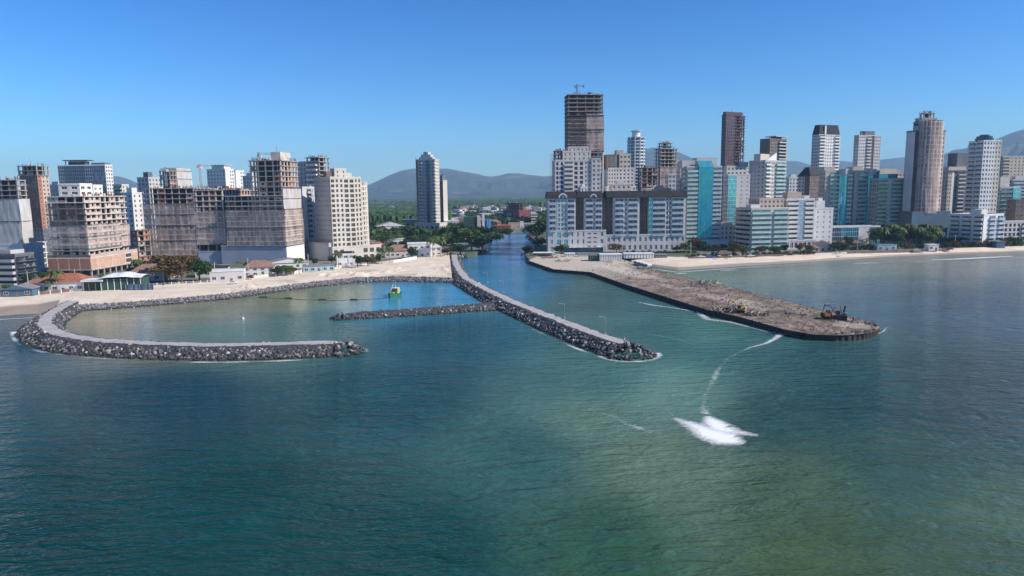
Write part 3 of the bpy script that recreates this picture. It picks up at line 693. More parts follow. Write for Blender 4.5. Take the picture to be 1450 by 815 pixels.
# ================================================================ BUILDINGS
UNIT = {}; RAIL = {}
def unit(key, fn):
    if key not in UNIT: UNIT[key] = fn()
    return UNIT[key]
def window_mesh(w_, h, gm, fm):
    def f():
        mb = MB(); t = .09
        mb.box(-w_/2, w_/2, 0, .06, 0, h, gm)
        for x0, x1, z0, z1 in ((-w_/2, w_/2, 0, t), (-w_/2, w_/2, h-t, h), (-w_/2, -w_/2+t, t, h-t), (w_/2-t, w_/2, t, h-t)): mb.box(x0, x1, -.05, .003, z0, z1, fm)
        if w_ > 1.4: mb.box(-t/2, t/2, -.05, .003, t, h-t, fm)
        return mb.mesh('window')
    return unit(('w', round(w_, 1), round(h, 1), gm, fm), f)
def balcony_mesh(w_, dep, slab, rail, gm, rh=1.05):
    def f():
        mb = MB()
        mb.box(-w_/2, w_/2, -dep, 0, -.28, 0, slab)
        q = MB(); q.box(-w_/2+.03, w_/2-.03, -dep+.02, -dep+.1, .003, rh, rail)
        q.box(-w_/2+.03, -w_/2+.1, -dep+.1, 0, .003, rh, rail); q.box(w_/2-.1, w_/2-.03, -dep+.1, 0, .003, rh, rail)
        q.box(-w_/2, w_/2, -dep, -dep+.13, rh, rh+.07, slab)
        me = mb.mesh('balcony'); RAIL[me.name] = q.mesh('railing'); return me
    return unit(('b', round(w_, 1), dep, slab, rail, rh), f)
class Bld:
    def __init__(s, label, name, cat, P, th, group=None):
        s.root = thing(name, label, cat, (P.x, P.y, 0), th, group); s.wall = MB(); s.th = th; s.P = P
        s.wins = []; s.rest = MB(); s.D = math.hypot(P.x, P.y); s.nparts = {}
    def cap(s, kind, lim=100):
        s.nparts[kind] = s.nparts.get(kind, 0)+1; return s.nparts[kind] <= lim
    def frames(s, x0, x1, y0, y1):
        # facade frames: R (front right of the corner), L (left of the corner), C (far right end), B (back)
        return {'R': ((x0, y0, 1, 0, 0, -1), x1-x0, 0), 'L': ((x0, y1, 0, -1, -1, 0), y1-y0, -math.pi/2),
                'C': ((x1, y0, 0, 1, 1, 0), y1-y0, math.pi/2), 'B': ((x1, y1, -1, 0, 0, 1), x1-x0, math.pi)}
    def put(s, kind, me, fr, ang, u, n, z, vis):
        ox, oy, ux, uy, nx, ny = fr; loc = (ox+ux*u+nx*n, oy+uy*u+ny*n, z)
        if vis and s.cap(kind):
            o = link(kind, me, s.root, loc, ang)
            if me.name in RAIL: link('railing', RAIL[me.name], o)
        else:                                   # past a hundred: into the one remaining part
            k = kind
            if not hasattr(s, 'more'): s.more = {}
            mb = s.more.setdefault(k, MB()); c, sn = math.cos(ang), math.sin(ang); b = len(mb.v)
            for ms in [me]+([RAIL[me.name]] if me.name in RAIL else []):
                b = len(mb.v)
                for v in ms.vertices: mb.v.append((loc[0]+v.co.x*c-v.co.y*sn, loc[1]+v.co.x*sn+v.co.y*c, loc[2]+v.co.z))
                for p in ms.polygons:
                    mb.f.append(tuple(b+i for i in p.vertices)); mb.m.append(mb.mi(ms.materials[p.material_index].name))
    def facade(s, fr, L, ang, z0, z1, specs, vis, wallmat):
        T = .35
        if not specs: specs = [(0, 1, 'blank', {})]
        for f0, f1, kind, o in specs:
            u0, u1 = f0*L, f1*L; Wd = u1-u0
            if Wd < .3: continue
            wm = o.get('wall', wallmat); fh = o.get('fh', 3.2); nf = max(1, round((z1-z0)/fh)); fh = (z1-z0)/nf
            if kind == 'blank': s.wall.fbox(fr, u0, u1, -T, 0, z0, z1, wm)
            elif kind == 'win':
                bw = o.get('bw', 3.2); nb = max(1, round(Wd/bw)); bw = Wd/nb; ww = bw*o.get('ww', .5); wh = fh*o.get('wh', .5); sill = fh*o.get('sill', .28)
                me = window_mesh(ww, wh, o.get('g', 'win'), o.get('frm', 'white_metal')); g = (bw-ww)/2
                s.wall.fbox(fr, u0, u0+g, -T, 0, z0, z1, wm)
                for b in range(nb):
                    e = u1 if b == nb-1 else u0+(b+1)*bw+g
                    s.wall.fbox(fr, u0+(b+1)*bw-g, e, -T, 0, z0, z1, wm)
                    for k in range(nf):
                        a = z0+k*fh; c0 = u0+b*bw+g
                        s.wall.fbox(fr, c0, c0+ww, -T, -.02, a, a+sill, wm); s.wall.fbox(fr, c0, c0+ww, -T, -.02, a+sill+wh, a+fh, wm)
                for k in range(nf-1, -1, -1):
                    for b in range(nb): s.put('window', me, fr, ang, u0+(b+.5)*bw, -T+.1, z0+k*fh+sill, vis)
            elif kind == 'hole':      # unglazed openings of a shell, backed by a dark sheet as interior shade
                bw = o.get('bw', 3.2); nb = max(1, round(Wd/bw)); bw = Wd/nb; ww = bw*o.get('ww', .6); wh = fh*o.get('wh', .66); g = (bw-ww)/2; sill = fh*o.get('sill', .1); q = .33; s.wall.fbox(fr, u0+.05, u1-.05, -.349, -.335, z0, z1-.02, 'concrete_dark_shade')
                s.wall.fbox(fr, u0, u0+g, -q, 0, z0, z1, wm)
                for b in range(nb):
                    e = u1 if b == nb-1 else u0+(b+1)*bw+g
                    s.wall.fbox(fr, u0+(b+1)*bw-g, e, -q, 0, z0, z1, wm)
                    for k in range(nf):
                        a = z0+k*fh; c0 = u0+b*bw+g
                        s.wall.fbox(fr, c0, c0+ww, -q, -.02, a, a+sill, wm); s.wall.fbox(fr, c0, c0+ww, -q, -.02, a+sill+wh, a+fh, wm)
                        if o.get('rib') and s.D: s.wall.fbox(fr, c0-.1, c0+ww+.1, .0, .35, a+fh-.18, a+fh+.02, wm)
            elif kind == 'balc':
                dep = o.get('dep', 1.3); gm = o.get('g', 'win'); me = balcony_mesh(Wd-.16, dep, o.get('slab', wm), o.get('rail', 'rail_glass'), gm, o.get('rh', 1.05))
                s.wall.fbox(fr, u0, u0+.3, -T, 0, z0, z1, wm); s.wall.fbox(fr, u1-.3, u1, -T, 0, z0, z1, wm)
                gw = window_mesh(Wd-.6, fh-.75, gm, o.get('frm', 'white_metal'))
                for k in range(nf-1, -1, -1):
                    a = z0+k*fh
                    s.wall.fbox(fr, u0+.3, u1-.3, -T, -.02, a+fh-.6, a+fh, wm); s.wall.fbox(fr, u0+.3, u1-.3, -T, -.02, a, a+.15, wm)
                    s.put('window', gw, fr, ang, (u0+u1)/2, -T+.12, a+.15, vis); s.put('balcony', me, fr, ang, (u0+u1)/2, 0, a+.15, vis)
            elif kind == 'glass':     # curtain wall
                gm = o.get('g', 'teal'); bw = o.get('bw', 1.6); nb = max(1, round(Wd/bw)); n_ = o.get('n', .25); fm = o.get('frm', 'white_metal')
                mb = MB(); mb.fbox(fr, u0, u1, -T, n_, z0, z1, gm)
                for k in range(nf+1): mb.fbox(fr, u0-.02, u1+.02, n_, n_+o.get('band', .08), max(z0, z0+k*fh-o.get('bh', .12)), min(z1, z0+k*fh+o.get('bh', .12)), fm)
                for b in range(nb+1):
                    c0 = min(max(u0+.05, u0+b*Wd/nb), u1-.05); mb.fbox(fr, c0-.05, c0+.05, n_+.002, n_+.06, z0, z1, fm)
                mb.obj('curtain_wall', s.root)
            elif kind == 'recess':    # dark recess with slabs
                s.wall.fbox(fr, u0, u1, -T, -.3, z0, z1, o.get('wall', 'brown_wall'))
    def solid(s, x0, x1, y0, y1, z0, z1, wall, faces=None, roof='roof_grey', parapet=1.0, cornice=True):
        T = .35; faces = faces or {}
        s.wall.box(x0+T, x1-T, y0+T, y1-T, z0, z1-.01, wall, roof)
        fr = s.frames(x0, x1, y0, y1)
        for k in 'RLCB':
            f, L, ang = fr[k]
            if k in 'LC':
                f = (f[0]+f[2]*T, f[1]+f[3]*T)+f[2:]; L -= 2*T
            s.facade(f, L, ang, z0, z1, faces.get(k), k in faces and k != 'B', wall)
        if parapet:
            mb = MB(); p = parapet; e = .12
            for a, b, c, d in ((x0-e, x1+e, y0-e, y0+.25), (x0-e, x1+e, y1-.25, y1+e), (x0-e, x0+.25, y0+.25, y1-.25), (x1-.25, x1+e, y0+.25, y1-.25)): mb.box(a, b, c, d, z1+.003, z1+p, wall)
            mb.obj('parapet', s.root)
    def frame(s, x0, x1, y0, y1, z0, z1, fh=3.1, bay=4.5, inset=3.0, infill=.0, infill_mat='brick', slab='slab', col='concrete', core='concrete_dark_shade', over=.35, top_rods=True, seed=1, th=.48, low=.0):
        """unfinished concrete frame: slabs, columns, dark core, brick infill"""
        r = random.Random(seed); nf = max(1, round((z1-z0)/fh)); fh = (z1-z0)/nf
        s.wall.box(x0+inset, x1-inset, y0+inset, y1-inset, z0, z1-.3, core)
        for k in range(nf+1):
            z = z0+k*fh; mb = MB(); j = r.uniform(0, .25)
            mb.box(x0-over-j, x1+over+j, y0-over-j, y1+over+j, z-th, z, slab)
            if s.cap('floor_slab'): mb.obj('floor_slab', s.root)
            else: s.wall.box(x0-over, x1+over, y0-over, y1+over, z-th, z, slab)
        nx = max(1, round((x1-x0)/bay)); ny = max(1, round((y1-y0)/bay)); cols = []
        for i in range(nx+1):
            for j in range(ny+1):
                if i in (0, nx) or j in (0, ny):
                    cols.append((x0+.25+(x1-x0-.5)*i/nx, y0+.25+(y1-y0-.5)*j/ny))
        cm = unit(('col', round(nf*fh, 1), nf, col), lambda: s._colmesh(nf, fh, th, col))
        for x, y in cols:
            if s.cap('column', 60): link('column', cm, s.root, (x, y, z0))
            else:
                for k in range(nf): s.wall.box(x-.25, x+.25, y-.25, y+.25, z0+k*fh, z0+(k+1)*fh-th, col)
        inf = MB(); fr = s.frames(x0, x1, y0, y1)
        for key, n in (('R', nx), ('L', ny), ('C', ny)):
            f, L, ang = fr[key]
            for b in range(n):
                u0 = .5+(L-1.)*b/n+.28; u1 = .5+(L-1.)*(b+1)/n-.28
                for k in range(nf):
                    if inf.f and s.cap('brick_infill', 99): inf.obj('brick_infill', s.root); inf = MB()
                    q = r.random(); z = z0+k*fh; zt = z+fh-th
                    pr = infill*(1.5-1.0*k/nf)
                    if q < pr:
                        m_ = infill_mat if r.random() < .8 else col; a = u0+(u1-u0)*.3; c = u0+(u1-u0)*.7
                        inf.fbox(f, u0, a, -.3, -.1, z, zt, m_); inf.fbox(f, c, u1, -.3, -.1, z, zt, m_); inf.fbox(f, a, c, -.3, -.11, z, z+.9, m_); inf.fbox(f, a, c, -.3, -.11, zt-.5, zt, m_)
                    elif q < pr+low: inf.fbox(f, u0, u1, -.3, -.12, z, z+1.0, infill_mat)
                    elif q > .93: inf.fbox(f, u0, u0+(u1-u0)*.4, -.8, -.7, z, zt-.6, r.choice(['net_brown', 'white', 'machine_orange', 'steel']))
        io = inf.obj('brick_infill', s.root)
        if io and s.nparts.get('brick_infill', 0) >= 99: io['kind'] = 'stuff'
        if top_rods:
            mb = MB()
            for _ in range(int((x1-x0+y1-y0)*1.3)):
                x = r.uniform(x0, x1); y = r.choice([y0+.4, y1-.4, r.uniform(y0, y1)]); h = r.uniform(.8, 2.2); mb.box(x-.06, x+.06, y-.06, y+.06, z1, z1+h, 'rust')
            for _ in range(int((x1-x0)*.5)):
                x = r.uniform(x0, x1-2); y = r.uniform(y0, y1-1.5); h = r.uniform(.4, 1.5); mb.box(x, x+r.uniform(.5, 2.4), y, y+r.uniform(.3, 1.2), z1+.01, z1+h, r.choice(['rust', 'concrete_pale', 'slab', 'machine_orange']))
            mb.obj('formwork', s.root)
    def _colmesh(s, nf, fh, th, col):
        mb = MB()
        for k in range(nf): mb.box(-.36, .36, -.36, .36, k*fh, (k+1)*fh-th, col)
        return mb.mesh('column')
    def net(s, x0, x1, y0, y1, z0, z1, mat, faces='RL', off=.8, holes=0, seed=3):
        fr = s.frames(x0, x1, y0, y1)
        for key in faces:
            f, L, ang = fr[key]; ox, oy, ux, uy, nx, ny = f; n = max(4, int(L/1.2)); m = max(4, int((z1-z0)/1.6))
            u = np.linspace(-off*.9, L+off*.9, n); z = np.linspace(z0, z1, m); U, Z = np.meshgrid(u, z, indexing='ij')
            O = off+.35*(fbm(U, Z*.5, .35, seed+ord(key), 3)-.5)+.15*np.sin(U*1.7+Z*.3)
            V = np.stack([ox+ux*U+nx*O, oy+uy*U+ny*O, Z], -1).reshape(-1, 3)
            me = bpy.data.meshes.new('safety_net'); me.from_pydata([tuple(v) for v in V], [], [tuple(q) for q in grid_faces(n, m)]); me.materials.append(MAT[mat])
            me.polygons.foreach_set('use_smooth', [True]*len(me.polygons)); me.update(); link('safety_net', me, s.root)
            for t in range(3):
                mb = MB(); zz = z0+(z1-z0)*t/2; mb.fbox(f, -off, L+off, off*.6, off+.25, zz-.1, zz+.1, 'rust'); mb.obj('scaffold_rail', s.root)
    def block(s, x0, x1, y0, y1, z0, z1, mat, name='penthouse', top=None):
        mb = MB(); mb.box(x0, x1, y0, y1, z0, z1, mat, top); mb.obj(name, s.root)
    def antenna(s, x, y, z0, h, r=.12):
        mb = MB(); mb.tube((x, y, z0), (x, y, z0+h), r, r*.6, 'steel'); mb.obj('mast', s.root)
    def done(s):
        if s.nparts.get('window', 0) and not s.wall.f: pass
        s.wall.obj('wall', s.root)
        for k, mb in getattr(s, 'more', {}).items():
            o = mb.obj(k, s.root); o['kind'] = 'stuff'
def foot(D, xc, x0, x1, th, ytop, dA=None, dB=None, ybase=None):
    ym = (ytop+(ybase or 330))/2
    P = at(xc, ym, D); e1 = (math.cos(th), math.sin(th)); e2 = (-math.sin(th), math.cos(th))
    def solve(px, e):
        r = ray(px, ym); k = r.x/r.y; return (k*P.y-P.x)/(e[0]-k*e[1])
    wA = dA if dA else solve(x1, e1); sv = solve(x0, e2) if x0 != xc else -1
    dB_ = sv if not dB else (min(dB, max(9, sv)) if 0 < sv < 200 else dB)
    zt = at(xc, ytop, D).z
    return P, wA, dB_, zt
def mk(label, D, xc, x0, x1, deg, ytop, name='apartment_building', cat='building', dA=None, dB=None, group=None, ybase=None):
    """xc: photo column of the nearest corner; x0/x1: left and right outline; returns builder, width along R, depth along L, top z"""
    th = R(deg); P, wA, dB_, zt = foot(D, xc, x0, x1, th, ytop, dA, dB, ybase)
    if not (2 < wA < 150 and 2 < dB_ < 150): print('FOOT?', label, round(wA, 1), round(dB_, 1))
    b = Bld(label, name, cat, P, th, group); b.zt = zt; b.w = wA; b.d = dB_
    b.z = lambda y: at(xc, y, D).z
    return b
def Ddist(x, y): return gp(x, y, GZ).y
G0 = GZ-.5

def crane(label, px, ytop, ybase, D, mat='crane_red', jib=14, ang=0, stub=4):
    b = at(px, ybase, D); t = at(px, ytop, D); h = t.z-b.z; r = thing('tower_crane', label, 'crane', tuple(b), R(ang))
    mb = MB(); q = .45
    for x, y in ((-q, -q), (q, -q), (-q, q), (q, q)): mb.box(x-.09, x+.09, y-.09, y+.09, 0, h, mat)
    n = max(2, int(h/1.2))
    for k in range(n):
        z = h*k/n; mb.tube((-q, -q, z), (q, -q, z+h/n), .05, .05, mat, 3); mb.tube((q, q, z), (q, -q, z+h/n), .05, .05, mat, 3)
    mb.obj('mast', r); m = MB(); z = h-1.5
    m.box(-stub, jib, -.35, -.25, z, z+.12, mat); m.box(-stub, jib, .25, .35, z, z+.12, mat); m.box(-stub, jib, -.06, .06, z+.9, z+1.0, mat)
    for k in range(int(jib+stub)): m.tube((-stub+k, -.3, z), (-stub+k+.5, 0, z+.95), .05, .05, mat, 3); m.tube((-stub+k+.5, 0, z+.95), (-stub+k+1, .3, z), .05, .05, mat, 3)
    m.obj('jib', r); c = MB(); c.box(-stub, -stub+1.5, -.5, .5, z-1.1, z-.01, 'concrete'); c.obj('counterweight', r); c = MB(); c.box(.5, 1.7, -.6, .6, z-1.5, z-.02, 'white'); c.obj('cab', r)
WIN = lambda **k: [(0, 1, 'win', k)]
# ---------------------------------------------------------------- LEFT SHORE
# L1 white sheeted tower at the left edge
b = mk('unfinished tower wrapped in white sheeting at the left edge of the picture', 380, 30, -60, 42, 84, 254, name='tower_under_construction', ybase=380)
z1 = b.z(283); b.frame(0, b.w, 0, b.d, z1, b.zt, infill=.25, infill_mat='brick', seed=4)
b.solid(.5, b.w-.5, .5, b.d-.5, b.z(343), z1-.4, 'white', {'R': WIN(ww=.25, wh=.3), 'L': WIN(ww=.25, wh=.3)}, parapet=0)
b.net(0, b.w, 0, b.d, b.z(345), z1+1, 'sheet_white', 'RL', .9)
b.solid(-5, b.w+3, -4, b.d, G0, b.z(345)-.5, 'white', {'R': WIN(ww=.2, wh=.2, bw=5), 'L': [(0, 1, 'blank', {})]}); b.done()
# L2 grey terraced block
b = mk('grey terraced flats with white balcony bands in front of the white sheeted tower', 322, 23, -70, 50, 82, 362, ybase=402)
zt = b.z(362); b.solid(0, b.w, 0, b.d, G0, zt, 'grey_dark', {'L': [(.0, 1, 'balc', dict(slab='lilac', rail='grey_wall', fh=3.0, dep=1.6))], 'R': [(0, 1, 'balc', dict(slab='grey_dark', rail='win', fh=3.0, dep=1.2))]}, roof='roof_dark')
b.block(1, b.w-2, 3, b.d*.6, zt, zt+2.6, 'grey_wall', top='roof_grey'); b.done()
# L3 brick tower
b = mk('slim brick and concrete tower shell rising behind the left end of the beach', 520, 56, 30, 73, 80, 234, name='tower_under_construction', ybase=330)
zm = b.z(247); b.frame(0, b.w, 0, b.d, zm, b.zt, infill=.1, seed=5, infill_mat='slab')
b.solid(.2, b.w-.2, .2, b.d-.2, b.z(325), zm-.4, 'sand_wall', {'R': [(0, .35, 'win', dict(bw=2.6, ww=.4, wall='brick')), (.35, 1, 'win', dict(bw=3.2, ww=.4))], 'L': [(0, 1, 'win', dict(bw=3, ww=.5, wall='slab_rust', g='win'))]}, parapet=0)
b.net(0, b.w, 0, b.d, b.z(322), b.z(268), 'net_brown', 'L', .8); b.solid(-3, b.w+6, -3, b.d, G0, b.z(325), 'grey_dark', {'R': WIN(), 'L': WIN()}); b.antenna(b.w*.3, b.d*.5, b.zt, 7); b.done()
# L4 dark glass slab
b = mk('dark blue glass office tower with flat roof canopies behind the left construction sites', 620, 153, 86, 163, 86, 234, name='office_tower', ybase=330)
b.solid(0, b.w, 0, b.d, G0, b.zt, 'white', {'L': [(0, .12, 'glass', dict(g='navy', bw=2)), (.12, .58, 'glass', dict(g='navy', bw=2, frm='steel')), (.58, .72, 'glass', dict(g='navy', bw=2)), (.72, 1, 'glass', dict(g='win_blue', frm='steel', bw=2))], 'R': [(0, 1, 'win', dict(bw=3, ww=.55, wh=.55))]}, roof='roof_dark')
b.block(b.w*.2, b.w*.8, b.d*.45, b.d*.8, b.zt, b.zt+4, 'grey_dark'); b.block(-.5, b.w, b.d*.38, b.d*.88, b.zt+4.6, b.zt+5.2, 'roof_dark', 'roof_canopy')
for k in range(5): b.block(b.w*.1, b.w*.16, b.d*(.4+.11*k), b.d*(.4+.11*k)+.4, b.zt, b.zt+4.59, 'grey_dark', 'canopy_post')
b.block(b.w*.1, b.w*.9, b.d*.02, b.d*.3, b.zt+1, b.zt+2.6, 'grey_dark', 'roof_screen'); b.done()
# L5 brick podium building
b = mk('half built block with orange brick podium and netted floors near the palm and tiled house', 352, 125, 67, 190, 88, 277, name='building_under_construction', ybase=390)
zp, zn, zo = b.z(363), b.z(352), b.z(318)
def orange_podium(b):
    w_, d_ = b.w+1.5, b.d+1
    b.frame(0, w_, 0, d_, G0, G0+4.2, fh=4.2, bay=5, top_rods=False, infill=0, seed=2)
    b.solid(-.3, w_, -.3, d_, G0+4.2, zp-.4, 'concrete_pale', None, parapet=0)
    mb = MB()
    for key, n in (('R', 7), ('L', 4)):
        f, L, a = b.frames(-.3, w_, -.3, d_)[key]
        zz = [G0+4.5, (G0+4.2+zp)/2-.2, zp-.9]
        for i in range(n):
            for k in range(2):
                u0, u1 = L*i/n+.35, L*(i+1)/n-.35
                mb = MB()
                if key == 'R' and i == n-2: mb.fbox(f, u0, u1, 0, .02, zz[k]+.5, zz[k+1]-.3, 'concrete_dark_shade'); mb.obj('opening_shade', b.root); continue  # flat dark panel painted as the shade of an opening
                mb.fbox(f, u0, u1, 0, .12, zz[k]+.2, zz[k+1]-.15, 'brick' if key == 'L' else 'peach'); mb.obj('brick_infill', b.root)  # right side bays coloured paler, as if sunlit; left side darker
    mb = MB(); f, L, a = b.frames(-.3, w_, -.3, d_)['R']; mb.fbox(f, 0, L, -.2, 0, zp-.39, zp+.8, 'sand_wall'); f, L, a = b.frames(-.3, w_, -.3, d_)['L']; mb.fbox(f, 0, L, -.2, 0, zp-.39, zp+.8, 'slab_rust'); mb.obj('parapet', b.root)  # parapet paler on the sunlit side, darker on the shaded one
orange_podium(b)
b.frame(1.5, b.w-4, 1.5, b.d-1, zp, b.zt, fh=3.05, bay=4.2, infill=.25, infill_mat='sand_wall', slab='concrete_pale', col='concrete_pale', seed=8, over=.6, low=.4)
b.net(1.5, b.w-12, 1.5, b.d-1, zn, zo, 'net_grey', 'RL', 1.0); b.net(b.w*.74, b.w-4, 1.5, b.d-1, zn-1, zo-1, 'net_pink', 'R', 1.0)
b.net(1.5, 3, 1.5, b.d-1, zo, b.z(288), 'net_brown', 'L', 1.1)
b.solid(6, 16, 6, b.d-4, b.zt, b.zt+5.5, 'white', {'R': [(0, 1, 'win', dict(bw=5, ww=.6, wh=.5, g='win'))], 'L': [(0, 1, 'win', dict(bw=5, ww=.6, wh=.5))]}); b.solid(20, 28, 8, b.d-4, b.zt, b.zt+5, 'white', {'R': WIN(bw=4, ww=.5), 'L': WIN(bw=4)}); b.done()
b = mk('small white open parking block between the two left construction sites', 400, 50, 41, 66, 80, 343, ybase=372)
b.frame(0, b.w, 0, b.d, G0, b.zt, slab='white', col='white', top_rods=False, seed=9, low=.3, infill_mat='white'); b.done()
# infill between L5 and L7
b = mk('low brown brick block beside the big leafless brown tree', 405, 196, 186, 214, 76, 326, ybase=372)
b.frame(0, b.w, 0, b.d, G0, b.zt, infill=.5, infill_mat='brick', slab='slab_rust', seed=11, top_rods=False); b.done()
b = mk('white residential block with stepped roof seen left of the wide netted site', 470, 190, 176, 204, 72, 274, ybase=350)
b.solid(0, b.w, 0, b.d, G0, b.zt, 'white', {'R': WIN(bw=3.5, ww=.3), 'L': WIN(ww=.5)}); b.block(2, b.w-2, 2, b.d-2, b.zt, b.zt+4, 'white'); b.done()
b = mk('pale block of flats with grey balconies right of the dark blue office tower', 600, 176, 164, 186, 72, 262, ybase=350)
b.solid(0, b.w, 0, b.d, G0, b.zt, 'cream', {'R': WIN(ww=.4), 'L': [(0, 1, 'balc', dict())]}); b.done()
# L7 wide netted construction
b = mk('wide half built block wrapped in pink and grey netting behind the big brown tree', 415, 318, 206, 386, 88, 264, name='building_under_construction', ybase=372)
za, zb, zc_ = b.z(358), b.z(290), b.z(268)
P7 = b
b.d0 = b.d
b.solid(-1, b.w, -1, b.d*.35, G0, b.z(356), 'hoarding', {'R': [(0, 1, 'blank', {})], 'L': [(0, 1, 'blank', {})]}, parapet=.6, roof='roof_grey')
b.frame(0, b.w, 0, b.d*.34, b.z(356), b.z(345), fh=6, bay=5, top_rods=False, seed=12)
b.frame(0, b.w, 0, b.d*.34, b.z(345), zc_, infill=.8, infill_mat='brick_dark', slab='concrete_pale', col='concrete_pale', seed=13, inset=2)
b.net(0, b.w*.45, 0, b.d*.34, b.z(346), b.z(300), 'sheet_white', 'R', .9); b.net(b.w*.45, b.w, 0, b.d*.34, b.z(346), b.z(300), 'net_grey', 'R', .9); b.net(0, 1, 0, b.d*.34, b.z(346), b.z(297), 'net_grey', 'L', .9)
b.frame(0, b.w*.7, b.d*.36, b.d, G0, b.z(265), infill=.22, infill_mat='brick', slab='slab', col='concrete_pale', seed=14, bay=4.5, inset=4)
b.net(-.2, 1, b.d*.38, b.d, b.z(361), b.z(318), 'net_pink', 'L', .9); b.net(-.2, 1, b.d*.38, b.d, b.z(318), b.z(287), 'net_grey', 'L', 1.1)
b.done()
crane('red tower crane above the wide netted construction site', 285, 232, 270, 470, jib=6, ang=20, stub=2)
crane('thin grey crane on the roof left of the white draped rooftop block', 236, 236, 264, 450, 'steel', jib=8, ang=10, stub=2)
b = mk('white draped core block rising behind the wide netted site', 500, 244, 230, 273, 82, 241, name='tower_under_construction', ybase=350)
b.frame(0, b.w*.3, 0, b.d, G0, b.zt, infill=.3, seed=15); b.solid(b.w*.3+.5, b.w, 0, b.d, G0, b.zt+1, 'concrete_pale', {'R': WIN(ww=.1, wh=.2)}); b.net(b.w*.3+.5, b.w, 0, b.d, b.z(264), b.z(241), 'sheet_white', 'R', .7); b.done()
b = mk('small grey flats with flat roofs behind the left end of the wide netted site', 560, 214, 198, 232, 72, 252, ybase=350)
b.solid(0, b.w, 0, b.d, G0, b.zt, 'grey_wall', {'R': WIN(), 'L': WIN()}); b.block(2, b.w*.5, 2, b.d*.6, b.zt, b.zt+5, 'grey_dark'); b.done()
b = mk('white twin towered flats behind the netted site, second from the red crane', 640, 322, 296, 350, 66, 240, ybase=340)
b.solid(0, b.w*.42, 0, b.d, G0, b.zt, 'white', {'R': [(0, .5, 'blank', {}), (.5, 1, 'win', dict(ww=.5))], 'L': WIN(bw=4, ww=.4)}); b.solid(b.w*.55, b.w, 1, b.d*.8, G0, b.zt-1, 'white', {'R': [(0, .5, 'blank', {}), (.5, 1, 'win', dict(ww=.5))], 'L': WIN(ww=.2)})
b.block(b.w*.42, b.w*.55, 2, b.d-3, G0, b.zt-1, 'grey_wall'); b.block(1, b.w*.36, b.d*.1, b.d*.75, b.zt+.02, b.zt+4, 'white', top='roof_grey'); b.block(0, b.w*.42, b.d*.05, b.d*.8, b.zt+4.02, b.zt+4.6, 'grey_wall', 'roof_canopy'); b.done()
# L7d tower
b = mk('tall brick and concrete shell with open upper floors beside the cream grid block', 408, 401, 341, 424, 82, 226, name='tower_under_construction', ybase=368)
zn = b.z(285)
b.frame(0, b.w, 0, b.d*.72, b.z(330), b.zt, infill=.3, infill_mat='brick', slab='slab', col='concrete_pale', seed=16, inset=2.5, over=.5)
b.frame(0, b.w, 0, b.d*1.3, b.z(348), b.z(276), infill=.6, infill_mat='brick_dark', slab='concrete_pale', seed=17, inset=2.2, over=.9, top_rods=False)
b.net(-.4, b.w, -.4, b.d*1.3, b.z(348), b.z(296), 'net_grey', 'RL', 1.3); b.net(0, b.w, 0, b.d, b.z(296), b.z(266), 'sheet_white', 'R', 1.1)
b.solid(-1.5, b.w+1, -1.5, b.d*1.5, G0, b.z(348)-.5, 'hoarding', {'R': [(0, 1, 'blank', dict(wall='white'))], 'L': [(0, 1, 'blank', {})]}); b.block(b.w*.3, b.w*.9, 3, 9, b.zt, b.zt+5, 'concrete_pale', 'lift_core'); b.antenna(0, 2, b.zt-20, 28, .2); b.done()
crane('thin grey crane on the left edge of the tall brick shell', 367, 215, 232, 414, 'steel', jib=9, ang=0, stub=1)
b = mk('pale grey flats with small square windows between the two tall shells', 520, 437, 421, 441, 74, 230, ybase=340)
b.solid(0, b.w, 0, b.d, G0, b.zt, 'grey_wall', {'R': WIN(ww=.4), 'L': WIN(ww=.4)}); b.done()
b = mk('concrete shell with white scalloped balconies and dark open top behind the cream grid block', 500, 454, 437, 468, 62, 222, name='tower_under_construction', ybase=340)
b.frame(0, b.w, 0, b.d, G0, b.zt, infill=.12, slab='slab', seed=18, over=.9, inset=2.2); b.facade(b.frames(0, b.w, 0, b.d)['L'][0], b.d, -math.pi/2, b.z(262), b.z(227), [(0.05, .9, 'balc', dict(rail='white', slab='white', dep=2.))], True, 'white'); b.antenna(b.w*.7, 3, b.zt, 5); b.done()
b = mk('narrow silver glazed flats beside the shaded grey wall of the cream grid block', 450, 430, 424, 449, 66, 266, ybase=352, dB=14)
b.solid(0, b.w, 0, b.d, G0+12, b.zt, 'lilac', {'R': [(0, .3, 'blank', {}), (.3, .7, 'balc', dict(rail='rail_blue')), (.7, 1, 'win', dict(bw=1.6, g='win_blue'))], 'L': WIN()}); b.solid(-4, b.w, -1, b.d, G0, G0+11.8, 'sand_wall', {'R': WIN(bw=5), 'L': WIN(bw=5)}); b.done()
# L12 white grid building with rounded end
b = mk('cream unglazed grid fronted block with rounded right end, facing the lagoon beach', 425, 470, 447, 513, 40, 252, name='building_under_construction', ybase=366)
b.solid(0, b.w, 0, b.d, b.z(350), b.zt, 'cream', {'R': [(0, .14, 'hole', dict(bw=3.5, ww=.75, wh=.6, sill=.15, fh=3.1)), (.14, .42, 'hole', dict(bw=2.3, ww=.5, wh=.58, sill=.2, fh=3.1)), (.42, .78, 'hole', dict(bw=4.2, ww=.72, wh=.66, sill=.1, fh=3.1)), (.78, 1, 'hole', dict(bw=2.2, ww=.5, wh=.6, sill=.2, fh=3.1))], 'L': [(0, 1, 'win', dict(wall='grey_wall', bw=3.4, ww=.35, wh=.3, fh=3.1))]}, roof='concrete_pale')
zc2 = b.z(257); ca = MB(); rr = 7.5; cx, cy = b.w+.3, rr+.5
nfl = round((zc2-b.z(350))/3.1); fh = (zc2-b.z(350))/nfl
